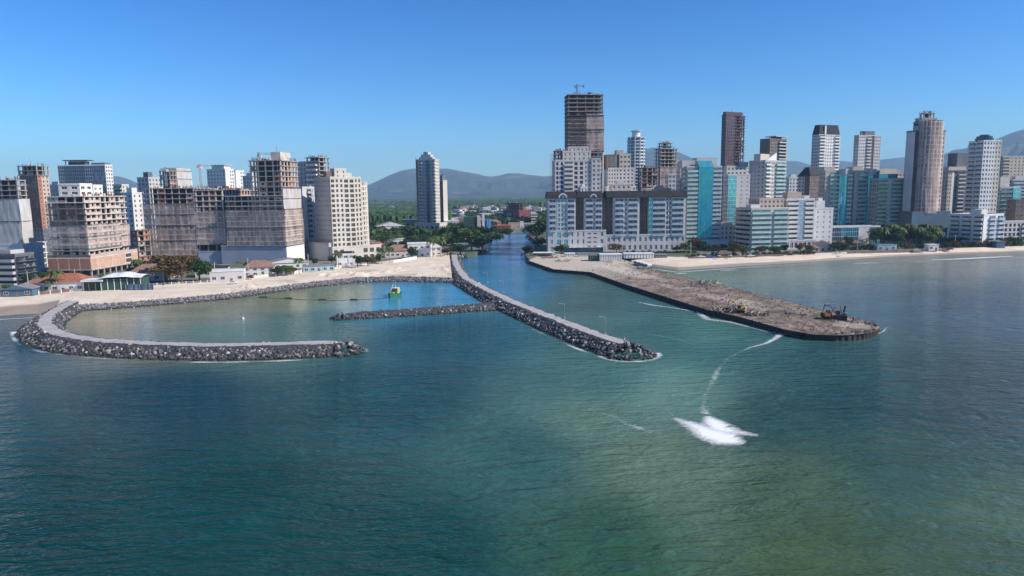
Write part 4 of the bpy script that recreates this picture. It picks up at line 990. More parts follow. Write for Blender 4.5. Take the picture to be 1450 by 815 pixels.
for k in range(nfl+1):
    z = b.z(350)+k*fh; poly = [(cx, cy-rr)]+[(cx+rr*1.0*math.sin(a), cy-rr*math.cos(a)) for a in np.linspace(.15, math.pi, 14)]
    mb = MB(); mb.prism(poly, z-.35, z, 'cream'); mb.obj('floor_slab', b.root)
    if k < nfl:
        for i, a in enumerate(np.linspace(.1, 2.6, 10)): x, y = cx+(rr-.6)*math.sin(a), cy-(rr-.6)*math.cos(a); ca.box(x-.45, x+.45, y-.45, y+.45, z, z+fh-.35, 'cream')
        poly = [(cx, cy-rr+.1)]+[(cx+(rr-.12)*math.sin(a), cy-(rr-.12)*math.cos(a)) for a in np.linspace(.15, math.pi, 14)]
        ca.prism(poly, z, z+.75, 'cream')
ca.prism([(cx, cy-rr+2.4)]+[(cx+(rr-2.4)*math.sin(a), cy-(rr-2.4)*math.cos(a)) for a in np.linspace(.15, math.pi, 10)], b.z(350), zc2-.5, 'concrete_dark_shade'); ca.obj('rounded_bay', b.root)
b.solid(-2, b.w+11, -3, b.d-.5, G0, b.z(350)-.5, 'cream', {'R': [(0, .25, 'hole', dict(bw=4, ww=.6, fh=4)), (.25, .6, 'blank', {}), (.6, 1, 'hole', dict(bw=4, ww=.65, fh=4))], 'L': [(0, 1, 'blank', dict(wall='grey_wall'))]}, roof='roof_grey')
b.solid(5, 13, 4, 10, b.zt, b.zt+5.2, 'cream', {'R': WIN(ww=.2), 'L': WIN(ww=.2)}); b.block(13.1, 17, 5, 10, b.zt, b.zt+3.6, 'cream'); b.block(0, 3.8, 5, 9, b.zt, b.zt+4, 'slab_rust', 'lift_core'); b.done()
b = mk('plain grey windowless podium left of the cream grid fronted block', 424, 466, 437, 470, 50, 346, ybase=368, dA=5)
b.solid(0, b.w, 0, b.d, G0, b.zt, 'beige', {'L': [(0, 1, 'blank', dict(wall='grey_wall'))]}, roof='roof_dark'); b.done()

# ---------------------------------------------------------------- MIDDLE
b = mk('slim grey tower with blue glass centre strip, alone on the plain left of the river', Ddist(612, 332), 617, 590, 623, 74, 226, ybase=332)
b.solid(0, b.w, 0, b.d, b.z(316), b.zt, 'grey_wall', {'L': [(0, .1, 'win', dict(bw=2, ww=.5, wall='brown_wall')), (.1, .32, 'balc', dict(rail='grey_wall', slab='beige', dep=1.2)), (.32, .55, 'win', dict(bw=2.6, ww=.78, wh=.7, g='win_blue', sill=.15)), (.55, .7, 'glass', dict(g='navy', n=.7, bw=1.2, frm='navy')), (.7, .82, 'win', dict(ww=.75, wh=.7, sill=.15, g='win_blue')), (.82, 1, 'balc', dict(rail='grey_wall', slab='beige', dep=1.2))], 'R': [(0, 1, 'win', dict(wall='cream', ww=.4, bw=2.8))]})
for k, (a, c, h) in enumerate(((.15, .85, 3), (.25, .75, 5.5), (.38, .62, 8))): b.block(b.w*.15, b.w*.8, b.d*a, b.d*c, b.zt+(0 if not k else (3, 5.5)[k-1])+.01, b.zt+h, 'grey_wall')
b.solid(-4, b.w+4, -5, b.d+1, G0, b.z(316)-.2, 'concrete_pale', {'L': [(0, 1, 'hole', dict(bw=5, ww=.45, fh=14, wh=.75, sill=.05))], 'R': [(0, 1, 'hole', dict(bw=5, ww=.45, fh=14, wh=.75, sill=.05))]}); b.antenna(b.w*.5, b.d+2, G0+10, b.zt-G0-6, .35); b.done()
b = mk('narrow tan and maroon tower just behind the slim grey tower', 790, 628, 620, 634, 62, 256, ybase=330)
b.solid(0, b.w, 0, b.d, G0, b.zt, 'cream', {'L': [(0, .5, 'win', dict(wall='maroon', ww=.4)), (.5, 1, 'win', dict(wall='slab_rust', ww=.4))], 'R': WIN(ww=.15, wh=.2)}); b.frame(1, b.w*.6, 1, b.d-1, b.zt, b.zt+6, fh=3, seed=3); b.done()

# ---------------------------------------------------------------- RIGHT SHORE
# R1 long residential front
D1 = Ddist(775, 357)
def R1():
    P = gp(776, 357, GZ); Q = gp(970, 354.5, GZ); th = math.atan2(Q.y-P.y, Q.x-P.x); L = (Q-P).length
    b = Bld('long grey residential front with black mansard roofs at the river mouth', 'apartment_building', 'building', P, th)
    zz = lambda y: at(776, y, P.y).z; zr = zz(281); zp1 = zz(328); zp2 = zz(335); fx = lambda px: L*(px-776)/(970-776)
    W1 = 'lilac'
    # podium, two heights
    b.solid(0, fx(858), 0, 20, G0, zp1, W1, {'R': [(0, .13, 'win', dict(bw=4.2, ww=.32, wh=.6, g='teal', fh=4.4)), (.13, .37, 'win', dict(bw=4.6, ww=.6, wh=.75, g='teal', fh=4.4, sill=.12)), (.37, .66, 'win', dict(bw=4.2, ww=.3, wh=.6, g='green_glass', fh=4.4)), (.66, .86, 'win', dict(bw=3.6, ww=.62, wh=.35, fh=2.9)), (.86, 1, 'win', dict(bw=4.2, ww=.32, wh=.6, g='green_glass', fh=4.4))], 'L': WIN(bw=5, ww=.4)})
    b.solid(fx(858)+.02, L, .3, 20, G0, zp2, W1, {'R': [(0, 1, 'win', dict(bw=3.6, ww=.45, wh=.55, fh=4.6, g='green_glass'))], 'C': WIN(bw=5, ww=.4)})
    b.block(fx(800), fx(853), -3, -.01, G0, G0+3.8, 'navy', 'shopfront', 'white')
    # slabs of flats
    def stack(x0, x1, segs, z0, y0=.0):
        b.solid(fx(x0), fx(x1), y0, 18, z0, zr, W1, {'R': segs, 'L': [(0, 1, 'blank', dict(wall='beige'))], 'C': [(0, 1, 'win', dict(ww=.3, wall='beige'))]}, parapet=0)
    BL = lambda a, c, **k: (a, c, 'balc', dict(dict(rail='rail_blue', slab='white', dep=1.1, fh=3.55, g='win_blue', rh=1.0), **k))
    stack(776, 815, [(0, .04, 'blank', {}), BL(.04, .3), (.34, .7, 'win', dict(bw=2.6, ww=.7, wh=.75, sill=.12, g='teal_deep')), BL(.7, .97), (.97, 1, 'blank', {})], zp1)
    stack(827, 852.5, [(0, .08, 'blank', {}), BL(.08, .5), (.5, .62, 'win', dict(bw=2, ww=.6, wh=.7)), BL(.62, 1)], zp1, 1.)
    stack(868, 905, [(0, .06, 'blank', {}), BL(.06, .4), (.4, .56, 'win', dict(bw=2.5, ww=.5, wh=.6)), BL(.56, .94), (.94, 1, 'blank', {})], zp2, .6)
    stack(918, 970, [(0, .1, 'glass', dict(g='teal')), BL(.1, .46, rail='rail_blue'), (.46, .62, 'win', dict(bw=2.6, ww=.6, wh=.8, g='win')), BL(.62, .95), (.95, 1, 'blank', {})], zp2, .6)
    for x0, x1, z0 in ((815, 827, zp1), (852.5, 868, zp2), (905, 918, zp2)):
        b.solid(fx(x0), fx(x1), 6, 18, z0, zr, 'brown_wall', {'R': [(0, 1, 'win', dict(wall='brown_wall', ww=.4, bw=3))]}, parapet=0)
    # mansard roofs
    rf = MB()
    for x0, x1 in ((775, 816), (817, 853), (858, 911), (912, 971)):
        a, c = fx(x0)-.4, fx(x1)+.4; k = len(rf.v); z0, z1 = zr+.02, zr+4.6
        rf.box(a, c, -.8, 18.6, z0, z0+.5, 'roof_dark')
        rf.v += [(a, -.8, z0+.5), (c, -.8, z0+.5), (c, 18.6, z0+.5), (a, 18.6, z0+.5), (a+.7, 1, z1), (c-.7, 1, z1), (c-.7, 17, z1), (a+.7, 17, z1)]; k = len(rf.v)-8
        rf.f += [(k+4, k+5, k+6, k+7), (k, k+1, k+5, k+4), (k+1, k+2, k+6, k+5), (k+2, k+3, k+7, k+6), (k+3, k, k+4, k+7)]; rf.m += [rf.mi('roof_grey')]+[rf.mi('roof_dark')]*4
    rf.obj('mansard_roof', b.root)
    for px, r_ in ((797, 2.9), (840, 2.2)):
        mb = MB(); n = 14; c = fx(px)
        for i in range(n):
            a0, a1 = math.pi*i/n, math.pi*(i+1)/n
            for r0, r1, m_ in ((r_*.78, r_, 'white'),): mb.quad([(c+math.cos(a1)*r0, -1.05, zr+.5+math.sin(a1)*r0), (c+math.cos(a0)*r0, -1.05, zr+.5+math.sin(a0)*r0), (c+math.cos(a0)*r1, -1.05, zr+.5+math.sin(a0)*r1), (c+math.cos(a1)*r1, -1.05, zr+.5+math.sin(a1)*r1)], m_); mb.quad([(c+math.cos(a1)*r1, -1.05, zr+.5+math.sin(a1)*r1), (c+math.cos(a0)*r1, -1.05, zr+.5+math.sin(a0)*r1), (c+math.cos(a0)*r1, 1.5, zr+.5+math.sin(a0)*r1), (c+math.cos(a1)*r1, 1.5, zr+.5+math.sin(a1)*r1)], m_)
            mb.quad([(c, -1, zr+.5), (c+math.cos(a0)*r_*.78, -1, zr+.5+math.sin(a0)*r_*.78), (c+math.cos(a1)*r_*.78, -1, zr+.5+math.sin(a1)*r_*.78)], 'win_blue')
        mb.obj('arched_gable', b.root)
    b.done()
R1()
# R2
b = mk('grey concrete shell with open window grid stepping up in front of the tallest tower', 505, 786, 782, 850, 3, 222, name='building_under_construction', ybase=335, dB=22)
b.solid(0, b.w*.8, 0, b.d, G0, b.z(228), 'lilac', {'R': [(0, .25, 'hole', dict(bw=3, ww=.5, fh=3.3)), (.25, .5, 'balc', dict(rail='lilac', slab='white')), (.5, .8, 'hole', dict(bw=3.6, ww=.6, fh=3.3)), (.8, 1, 'win', dict(ww=.4))], 'L': WIN()}, roof='concrete')
b.solid(b.w*.8+.02, b.w, -1, b.d, G0, b.z(226), 'grey_wall', {'R': WIN(ww=.5), 'C': [(0, 1, 'blank', dict(wall='white'))]})
b.solid(b.w*.18, b.w*.8, 2, b.d-1, b.z(228), b.z(215), 'concrete_pale', {'R': WIN(ww=.3)}); b.solid(b.w*.3, b.w*.75, 3, b.d-2, b.z(215), b.z(209), 'concrete_pale', {'R': WIN(ww=.3)}); b.frame(1, b.w*.2, 4, b.d-2, b.z(228), b.z(212), seed=5, infill=.2); b.done()
b = mk('tallest tower, a dark brown unfinished shell with open floors, small crane on top', 545, 805, 800, 853, 5, 133, name='tower_under_construction', ybase=330, dB=24)
b.frame(0, b.w, 0, b.d, b.z(325), b.zt, fh=3.15, infill=.35, infill_mat='maroon', slab='slab', col='slab_rust', seed=21, inset=3, over=.5, bay=6.2)
b.net(b.w*.55, b.w, 0, b.d, b.z(214), b.z(160), 'net_pink', 'R', .8); b.net(b.w*.05, b.w*.5, 0, b.d, b.z(214), b.z(165), 'net_brown', 'R', .7); b.net(0, b.w, 0, b.d, b.z(215), b.z(166), 'sheet_white', 'C', .9)
for y in (164, 184): b.block(-.8, b.w+1.2, -1.2, -.5, b.z(y), b.z(y)+.5, 'rust', 'safety_deck')
b.solid(b.w*.86, b.w+1.5, 2, b.d, G0, b.z(214), 'white', {'R': WIN(ww=.3)}); b.done()
crane('small crane perched on top of the tallest tower', 817, 119, 133, 550, 'steel', jib=3, ang=160, stub=6)
b = mk('thin lattice hoist mast standing left of the grey shell by the river', 500, 780, 779, 781.5, 0, 216, name='hoist_mast', cat='mast', ybase=335, dB=2)
for x, y in ((0, 0), (1.1, 0), (0, 1.1), (1.1, 1.1)): b.wall.box(x, x+.14, y, y+.14, G0, b.zt, 'crane_red')
for k in range(40): z = G0+k*(b.zt-G0)/40; b.wall.tube((.07, .07, z), (1.17, .07, z+1.2), .05, .05, 'crane_red', 3)
b.done()
# R3
b = mk('stepped grey and white flats with cluttered roof boxes right of the tallest tower', 560, 860, 854, 900, 6, 236, ybase=335, dB=20)
b.solid(0, b.w, 0, b.d, G0, b.z(265), 'white', {'R': [(0, .3, 'win', {}), (.3, .6, 'balc', dict(rail='white')), (.6, 1, 'win', {})], 'L': WIN(), 'C': WIN(ww=.2)})
b.solid(1, b.w*.95, 1, b.d-1, b.z(265), b.z(239), 'lilac', {'R': [(0, .4, 'win', dict(bw=2.4)), (.4, 1, 'win', dict(bw=3))], 'L': WIN(), 'C': WIN(ww=.2)}); b.solid(0, b.w*.3, 2, b.d, b.z(239), b.z(220), 'brown_wall', {'R': WIN(), 'L': WIN()}); b.solid(b.w*.45, b.w*.85, 3, b.d-3, b.z(239), b.z(219), 'beige', {'R': WIN(ww=.6), 'C': WIN(ww=.2)})
b.block(b.w*.35, b.w*.6, 4, 10, b.z(219)+.02, b.z(212), 'concrete'); b.done()
# R3b low fronts behind R1
for (lb, xc, x0, x1, yt, wm, D, g) in (('low cream stair block behind the arched gables', 866, 862, 893, 262, 'cream', 500, 'win'), ('white block with rounded roof tank behind the long residential front', 915, 909, 950, 268, 'concrete_pale', 505, 'win'), ('white drum topped rooftop behind the left arched gable', 822, 818, 832, 266, 'white', 490, 'win')):
    b = mk(lb, D, xc, x0, x1, 4, yt, ybase=335, dB=12); b.solid(0, b.w, 0, b.d, G0, b.zt, wm, {'R': WIN(ww=.4), 'L': WIN()}); b.block(b.w*.3, b.w*.7, 2, 7, b.zt, b.zt+3, wm); b.done()
# R4 round tower
def round_tower():
    b = mk('round white tower with blue ribbon windows and a roof cylinder', 690, 900, 888, 913, 0, 196, name='round_tower', ybase=330, dB=10, dA=10)
    c = at(900, 260, 700); b.root.location = (c.x, c.y, 0); b.root.rotation_euler = (0, 0, 0)
    r_ = (at(913, 260, 700).x-at(888, 260, 700).x)/2; n = 40; zt = at(900, 194, 700).z
    cyl = lambda rr: [(rr*math.cos(2*math.pi*i/n), rr*math.sin(2*math.pi*i/n)) for i in range(n)]
    b.wall.prism(cyl(r_-.5), G0, zt, 'grey_wall'); nf = int((zt-G0)/3.2)
    for k in range(nf):
        z = G0+k*3.2; mb = MB(); mb.prism(cyl(r_), z, z+1.15, 'white'); mb.obj('floor_band', b.root)
        mb = MB(); mb.prism(cyl(r_-.25), z+1.16, z+3.19, 'win_blue' if k % 4 else 'navy'); mb.obj('ribbon_window', b.root)
    for i in range(4):
        a = -2.4+i*.55; x, y = math.cos(a)*r_, math.sin(a)*r_; b.wall.box(x-.4, x+.4, y-.4, y+.4, G0, zt, 'white')
    mb = MB(); mb.prism(cyl(r_*.45), zt, zt+5.5, 'white'); mb.prism(cyl(r_*.6), zt+5.5, zt+6.2, 'grey_wall'); mb.obj('roof_cylinder', b.root); b.antenna(0, 0, zt+6.2, 3); b.done()
round_tower()
# R5
b = mk('open floored concrete shell with thin slabs between the round tower and the teal glass block', 600, 935, 928, 957, 18, 203, name='tower_under_construction', ybase=330)
b.frame(0, b.w, 0, b.d, G0, b.z(210), infill=.05, slab='slab', seed=22, inset=2.5, over=1.2, bay=4); b.frame(2, b.w*.7, 2, b.d*.8, b.z(210), b.z(202), seed=23, slab='slab_rust', over=.9); b.net(0, b.w, 0, b.d, b.z(265), b.z(237), 'net_pink', 'RL', 1.3); b.done()
b = mk('low dark brown shell beside the round tower foot', 590, 908, 904, 931, 10, 237, name='building_under_construction', ybase=330, dB=16)
b.frame(0, b.w, 0, b.d, G0, b.zt, infill=.4, infill_mat='maroon', slab='slab_rust', seed=24, inset=2); b.done()
b = mk('grey blue glazed block below the thin slabbed shell', 540, 946, 942, 970, 6, 248, ybase=330, dB=16)
b.solid(0, b.w, 0, b.d, G0, b.zt, 'grey_wall', {'R': [(0, 1, 'win', dict(bw=2.6, ww=.7, wh=.6, g='win_blue'))], 'L': WIN(), 'C': WIN()}, roof='roof_dark'); b.done()
# R7 teal glass
b = mk('teal glass fronted apartment block with white balcony stacks beside the long residential front', 478, 972, 964, 1021, 4, 237, ybase=345, dB=26)
b.solid(0, b.w, 0, b.d, G0+6, b.zt, 'grey_wall', {'R': [(0, .32, 'balc', dict(rail='rail_glass', slab='white', dep=1.2, fh=3.0, g='green_glass')), (.32, .74, 'glass', dict(g='teal_deep', n=1.3, bw=2.2, fh=3.0, frm='teal_deep', band=.02)), (.74, 1, 'balc', dict(rail='rail_blue', slab='white', dep=1.2, fh=3.0, g='win_blue'))], 'L': [(0, .5, 'win', {}), (.5, 1, 'balc', dict(rail='rail_glass'))], 'C': WIN()})
b.solid(-1, b.w+4, -7, 6, G0, G0+6.4, 'grey_wall', {'R': [(0, .3, 'glass', dict(g='green_glass')), (.3, .45, 'glass', dict(g='navy')), (.45, 1, 'blank', dict(wall='lilac'))], 'L': WIN()})
mb = MB(); zt = b.zt; x0, x1 = b.w*.32, b.w*.74
mb.quad([(x0, -1.6, zt), (x1, -1.6, zt), (x1-1, -.2, zt+4.4), (x0-1, -.2, zt+4.4)], 'teal'); mb.box(x0-1, x1-1, -.2, 4, zt+.01, zt+4.4, 'grey_wall'); mb.obj('glass_crown', b.root)
b.block(-2, b.w*.3, 5, 16, zt, zt+5, 'grey_wall', 'roof_vault', 'white'); b.block(b.w*.35, b.w*.95, 6, 16, zt+.02, zt+7, 'grey_wall'); b.done()
b = mk('cream stair tower just left of the teal glass block', 500, 962, 960, 975, 4, 240, ybase=345, dB=12); b.solid(0, b.w, 0, b.d, G0, b.zt, 'cream', {'R': WIN(bw=2, ww=.5), 'L': WIN()}); b.done()
# R8 dark tower
b = mk('dark purple brown slab tower with stepped balcony edges behind the teal glass block', 740, 1026, 1020, 1052, 25, 163, name='tower_under_construction', ybase=325)
b.solid(0, b.w*.55, 0, b.d, G0, b.zt, 'maroon', {'R': [(0, 1, 'win', dict(ww=.7, wh=.5, bw=3))], 'L': [(0, 1, 'win', dict(ww=.6, wh=.5))]}); b.frame(b.w*.55, b.w, 0, b.d, G0, b.zt, slab='slab_rust', infill=.5, infill_mat='maroon', over=.9, seed=26, col='maroon'); b.block(1, b.w-1, 2, 6, b.zt+1, b.zt+4, 'maroon', 'parapet_screen'); b.antenna(b.w*.4, 3, b.zt, 8, .4); b.done()
# R9
b = mk('white block with tiny windows and a teal glass strip on its left', 545, 1030, 1025, 1061, 8, 248, ybase=340, dB=18)
b.solid(0, b.w, 0, b.d, G0, b.zt, 'lilac', {'R': [(0, .38, 'glass', dict(g='teal', bw=2)), (.38, .48, 'blank', {}), (.48, 1, 'win', dict(bw=5, ww=.25, wh=.25))], 'L': WIN(), 'C': [(0, 1, 'blank', {})]}); b.solid(0, b.w*.9, 3, b.d, b.zt, b.z(236), 'cream', {'R': WIN()}); b.block(b.w*.5, b.w*.95, 2, 8, b.z(236)+.02, b.z(229), 'navy'); b.done()
# R10
b = mk('tall pale grey flats with a pointed white roof fin', 560, 1082, 1059, 1110, 38, 228, ybase=340)
b.solid(0, b.w, 0, b.d, G0, b.zt, 'grey_wall', {'R': [(0, .25, 'balc', dict(rail='white', g='green_glass')), (.25, .5, 'win', dict(bw=2.6)), (.5, 1, 'balc', dict(rail='rail_glass', g='green_glass'))], 'L': [(0, .5, 'win', dict(bw=4, ww=.3, wh=.35)), (.5, 1, 'win', dict(bw=3, ww=.4))]}, roof='roof_grey')
mb = MB(); mb.quad([(1, 1, b.zt), (b.w*.6, 1, b.zt), (b.w*.6, 1, b.zt+7)], 'white'); mb.quad([(1, 2, b.zt), (b.w*.6, 2, b.zt+7), (b.w*.6, 2, b.zt)], 'white'); mb.quad([(1, 1, b.zt), (b.w*.6, 1, b.zt+7), (b.w*.6, 2, b.zt+7), (1, 2, b.zt)], 'white'); mb.quad([(b.w*.6, 1, b.zt), (b.w*.6, 2, b.zt), (b.w*.6, 2, b.zt+7), (b.w*.6, 1, b.zt+7)], 'white'); mb.obj('roof_fin', b.root); b.block(-1, b.w*.4, 4, 10, b.zt+.01, b.zt+6, 'cream'); b.done()
b = mk('brown tower with a floating roof slab peering over the tall pale grey flats', 690, 1088, 1074, 1111, 35, 197, ybase=330)
b.solid(0, b.w, 0, b.d, G0, b.zt, 'brown_wall', {'R': [(0, .5, 'win', dict(ww=.6)), (.5, 1, 'balc', dict(rail='grey_wall', dep=1.6))], 'L': WIN(bw=3, ww=.6)}, roof='roof_dark'); b.block(b.w*.3, b.w+2, -1, b.d, b.zt+3, b.zt+3.7, 'grey_wall', 'roof_canopy'); b.block(b.w*.4, b.w*.8, 2, b.d*.6, b.zt, b.zt+2.99, 'brown_wall'); b.done()
# R12
b = mk('low beachfront flats with curved cream left side and teal glass balconies', 455, 1063, 1041, 1116, 12, 296, ybase=352)
b.solid(0, b.w, 0, b.d, G0, b.zt, 'cream', {'R': [(0, .52, 'balc', dict(rail='rail_glass', g='green_glass', slab='white', fh=3.0, dep=1.6)), (.52, .58, 'blank', dict(wall='grey_wall')), (.58, 1, 'balc', dict(rail='rail_glass', g='green_glass', slab='white', fh=3.0, dep=1.6))], 'L': [(0, 1, 'balc', dict(rail='cream', slab='cream', fh=3.0, dep=1.4))]}); b.solid(b.w*.3, b.w*.95, 4, b.d-2, b.zt, b.z(283), 'sand_wall', {'R': WIN(), 'L': WIN()}); b.block(b.w*.05, b.w*.3, 3, 9, b.zt, b.zt+3, 'white'); b.done()
b = mk('white flats with dark balcony stacks either side of a pale column strip', 465, 1113, 1110, 1152, 6, 283, ybase=349, dB=20)
b.solid(0, b.w, 0, b.d, G0+6, b.zt, 'white', {'R': [(0, .4, 'balc', dict(rail='white', g='win', fh=3.2, rh=1.3)), (.4, .64, 'glass', dict(g='rail_blue', bw=2.4, n=.8)), (.64, 1, 'balc', dict(rail='white', g='win', fh=3.2, rh=1.3))], 'L': WIN(), 'C': [(0, 1, 'blank', {})]}); b.solid(-1, b.w+1, -2, b.d, G0, G0+6, 'lilac', {'R': [(0, 1, 'win', dict(g='win_blue', fh=6, ww=.7, wh=.6))]}); b.block(b.w*.1, b.w*.6, 3, 10, b.zt, b.z(272), 'sand_wall'); b.block(b.w*.7, b.w*.9, 3, 8, b.zt, b.z(277), 'white'); b.done()
b = mk('plain white flats with small square windows and a stepped roof, near the orange roofed house', 472, 1153, 1151, 1179, 4, 296, ybase=348, dB=18)
b.solid(0, b.w, 0, b.d, G0, b.zt, 'white', {'R': [(0, 1, 'win', dict(bw=4.2, ww=.22, wh=.28))], 'C': WIN(ww=.2)}); b.block(b.w*.15, b.w*.6, 2, 10, b.zt, b.z(284), 'white'); b.block(b.w*.3, b.w*.5, 3, 8, b.z(284)+.01, b.z(280), 'white'); b.done()
b = mk('small cream house front between the teal glass block and the low beachfront flats', 480, 1020, 1019, 1043, 5, 320, ybase=352, dB=10)
b.solid(0, b.w, 0, b.d, G0, b.zt, 'cream', {'R': WIN(ww=.4)}); b.block(1, b.w-3, 1, b.d-1, b.zt, b.zt+2.5, 'cream', 'attic', 'tile'); b.done()
# R15 white tower with black cap
b = mk('white tower with chamfered black cap on the skyline', 700, 1157, 1147, 1186, 22, 190, ybase=325)
b.solid(0, b.w, 0, b.d, G0, b.zt, 'white', {'R': [(0, .3, 'balc', dict(rail='white', dep=1.5)), (.3, .75, 'win', dict(bw=3.2, ww=.45)), (.75, 1, 'balc', dict(rail='white', dep=1.2))], 'L': [(0, 1, 'win', dict(ww=.6))]}, parapet=0)
mb = MB(); z0, z1 = b.zt, b.z(176); a = 1.5
V = [(0, 0, z0), (b.w, 0, z0), (b.w, b.d, z0), (0, b.d, z0), (a, a, z1), (b.w-a, a, z1), (b.w-a, b.d-a, z1), (a, b.d-a, z1)]; mb.v = V; mb.f = [(4,5,6,7),(0,1,5,4),(1,2,6,5),(2,3,7,6),(3,0,4,7)]; mb.m = [mb.mi('roof_dark')]*5; mb.obj('black_cap', b.root)
for u in (.25,): b.block(b.w*u, b.w*u+2, -.3, .5, z0, z1-1, 'white', 'cap_pier')
b.done()
b = mk('brown brick flats with dark hipped roof left of the twin teal drums', 590, 1145, 1128, 1176, 32, 250, ybase=335)
b.solid(0, b.w, 0, b.d, G0, b.zt, 'brown_wall', {'R': [(0, 1, 'win', dict(bw=3, ww=.5))], 'L': [(0, .6, 'win', dict(bw=4, ww=.5, wall='grey_wall')), (.6, 1, 'win', {})]}); mb = MB(); a = 2; z0, z1 = b.zt+1, b.z(236); mb.v = [(-.5, -.5, z0), (b.w*.5, -.5, z0), (b.w*.5, b.d, z0), (-.5, b.d, z0), (a+2, a+2, z1), (b.w*.4, a+2, z1), (b.w*.4, b.d-a-2, z1), (a+2, b.d-a-2, z1)]; mb.f = [(4,5,6,7),(0,1,5,4),(1,2,6,5),(2,3,7,6),(3,0,4,7)]; mb.m = [mb.mi('roof_dark')]*5; mb.obj('hipped_roof', b.root); b.done()
# R17 twin teal drums
def drums(lb, px0, px1, D, yt, xs):
    b = mk(lb, D, px0+2, px0, px1, 5, yt, ybase=330, dB=22); W_ = b.w
    b.solid(0, W_, 0, b.d, G0, b.zt, 'beige', {'R': [(0, .16, 'blank', {}), (.16, .5, 'balc', dict(rail='rail_glass', g='green_glass', slab='cream', dep=1.2, fh=3.1)), (.5, .8, 'blank', {}), (.8, 1, 'balc', dict(rail='rail_glass', slab='white', dep=1.2, fh=3.1))], 'L': WIN(), 'C': WIN(ww=.3)})
    n = 16; rr = W_*.17; cx = W_*.65; poly = [(cx+rr*math.cos(a), .1+rr*1.05*math.sin(a)) for a in np.linspace(math.pi, 2*math.pi, n)]
    mb = MB(); mb.prism(poly, G0+6, b.zt-3, 'teal'); mb.obj('glass_drum', b.root); mb = MB(); mb.prism([(cx+(rr+.1)*math.cos(a), .1+(rr*1.05+.1)*math.sin(a)) for a in np.linspace(math.pi, 2*math.pi, n)], b.zt-3, b.zt+1.8, 'grey_wall'); mb.obj('drum_crown', b.root)
    nf = int((b.zt-3-G0-6)/3.1)
    mb = MB()
    for k in range(nf): z = G0+6+k*3.1; mb.prism([(cx+(rr+.08)*math.cos(a), .1+(rr*1.05+.08)*math.sin(a)) for a in np.linspace(math.pi, 2*math.pi, n)], z, z+.16, 'teal_deep')
    mb.obj('drum_bands', b.root)
    b.block(W_*.05, W_*.45, 4, 12, b.zt, b.zt+4, 'beige'); b.done()
drums('left one of the twin flats with a bulging teal glass drum', 1165, 1205, 522, 243, None)
drums('right one of the twin flats with a bulging teal glass drum', 1206, 1243, 526, 243, None)
b = mk('low white and teal glass podium under the twin teal drums', 500, 1178, 1176, 1246, 4, 322, name='podium_building', ybase=340, dB=10)
b.solid(0, b.w, 0, b.d, G0, b.zt, 'white', {'R': [(0, .2, 'glass', dict(g='navy')), (.2, .55, 'glass', dict(g='teal_deep')), (.55, .8, 'blank', {}), (.8, 1, 'glass', dict(g='teal_deep'))], 'L': WIN()}); b.done()
# R18
b = mk('green glazed flats with white end wall between the teal drums and the netted tower', 515, 1240, 1238, 1284, 6, 254, ybase=335, dB=26)
b.solid(0, b.w, 0, b.d, G0, b.zt, 'beige', {'R': [(0, .36, 'balc', dict(rail='green_glass', g='win', slab='beige', dep=1.4, fh=3.0)), (.36, .46, 'blank', dict(wall='cream')), (.46, 1, 'balc', dict(rail='rail_glass', g='green_glass', slab='beige', dep=1., fh=3.0))], 'L': WIN(), 'C': [(0, 1, 'blank', dict(wall='white'))]}); b.block(b.w+.02, b.w+3.4, -1.5, b.d, G0, b.zt, 'white', 'white_fin'); b.block(b.w*.1, b.w*.7, 2, 12, b.zt, b.z(246), 'teal_deep'); b.block(b.w*.3, b.w*.95, 12.1, 22, b.zt, b.z(238), 'cream'); b.done()
b = mk('grey purple tower with vertical fins and an open roof frame above the green glazed flats', 720, 1213, 1206, 1244, 18, 192, ybase=325)
b.solid(0, b.w, 0, b.d, G0, b.zt, 'grey_wall', {'R': [(0, .35, 'win', dict(bw=2.8, ww=.6, wall='lilac')), (.35, .55, 'balc', dict(rail='lilac')), (.55, .7, 'recess', dict(wall='maroon')), (.7, 1, 'win', dict(bw=2.4, ww=.5))], 'L': WIN(ww=.5)}); b.frame(b.w*.2, b.w*.75, 2, b.d*.7, b.zt, b.z(185), fh=3, seed=4, top_rods=False, slab='grey_dark', col='grey_dark', core='grey_dark'); b.done()
# R20 sheeted tower
b = mk('very tall curved tower draped in pale netting, right of the green glazed flats', 505, 1292, 1285, 1334, 10, 186, name='tower_under_construction', ybase=333, dB=24)
zr_ = b.z(243); b.solid(0, b.w, 0, b.d, b.z(300), b.zt, 'grey_dark', {'R': [(0, .16, 'recess', dict(wall='maroon')), (.16, .78, 'win', dict(bw=2.6, ww=.6, wh=.6, wall='concrete')), (.78, 1, 'win', dict(bw=2.4, wall='beige', ww=.4))], 'L': [(0, 1, 'blank', dict(wall='lilac'))], 'C': WIN(ww=.3, wall='beige')}, roof='concrete')
n = 20; cx, ry, rx = b.w*.5, 4.5, b.w*.36
dr = MB(); poly = lambda e: [(cx+(rx+e)*math.cos(a), .3+(ry+e)*math.sin(a)) for a in np.linspace(math.pi, 2*math.pi, n)]
k0 = b.z(300); nf = int((b.z(170)-k0)/3.2)
for k in range(nf+1): z = k0+k*3.2; mb = MB(); mb.prism(poly(.0)+[(cx+rx, 8), (cx-rx, 8)], z-.35, z, 'concrete_pale'); mb.obj('floor_slab', b.root)
dr.prism(poly(-1)+[(cx+rx-1, 8), (cx-rx+1, 8)], k0, b.z(170)-.3, 'concrete_dark_shade')
for a in np.linspace(math.pi, 2*math.pi, 9): x, y = cx+(rx-.4)*math.cos(a), .3+(ry-.4)*math.sin(a); dr.box(x-.35, x+.35, y-.35, y+.35, k0, b.z(170), 'concrete')
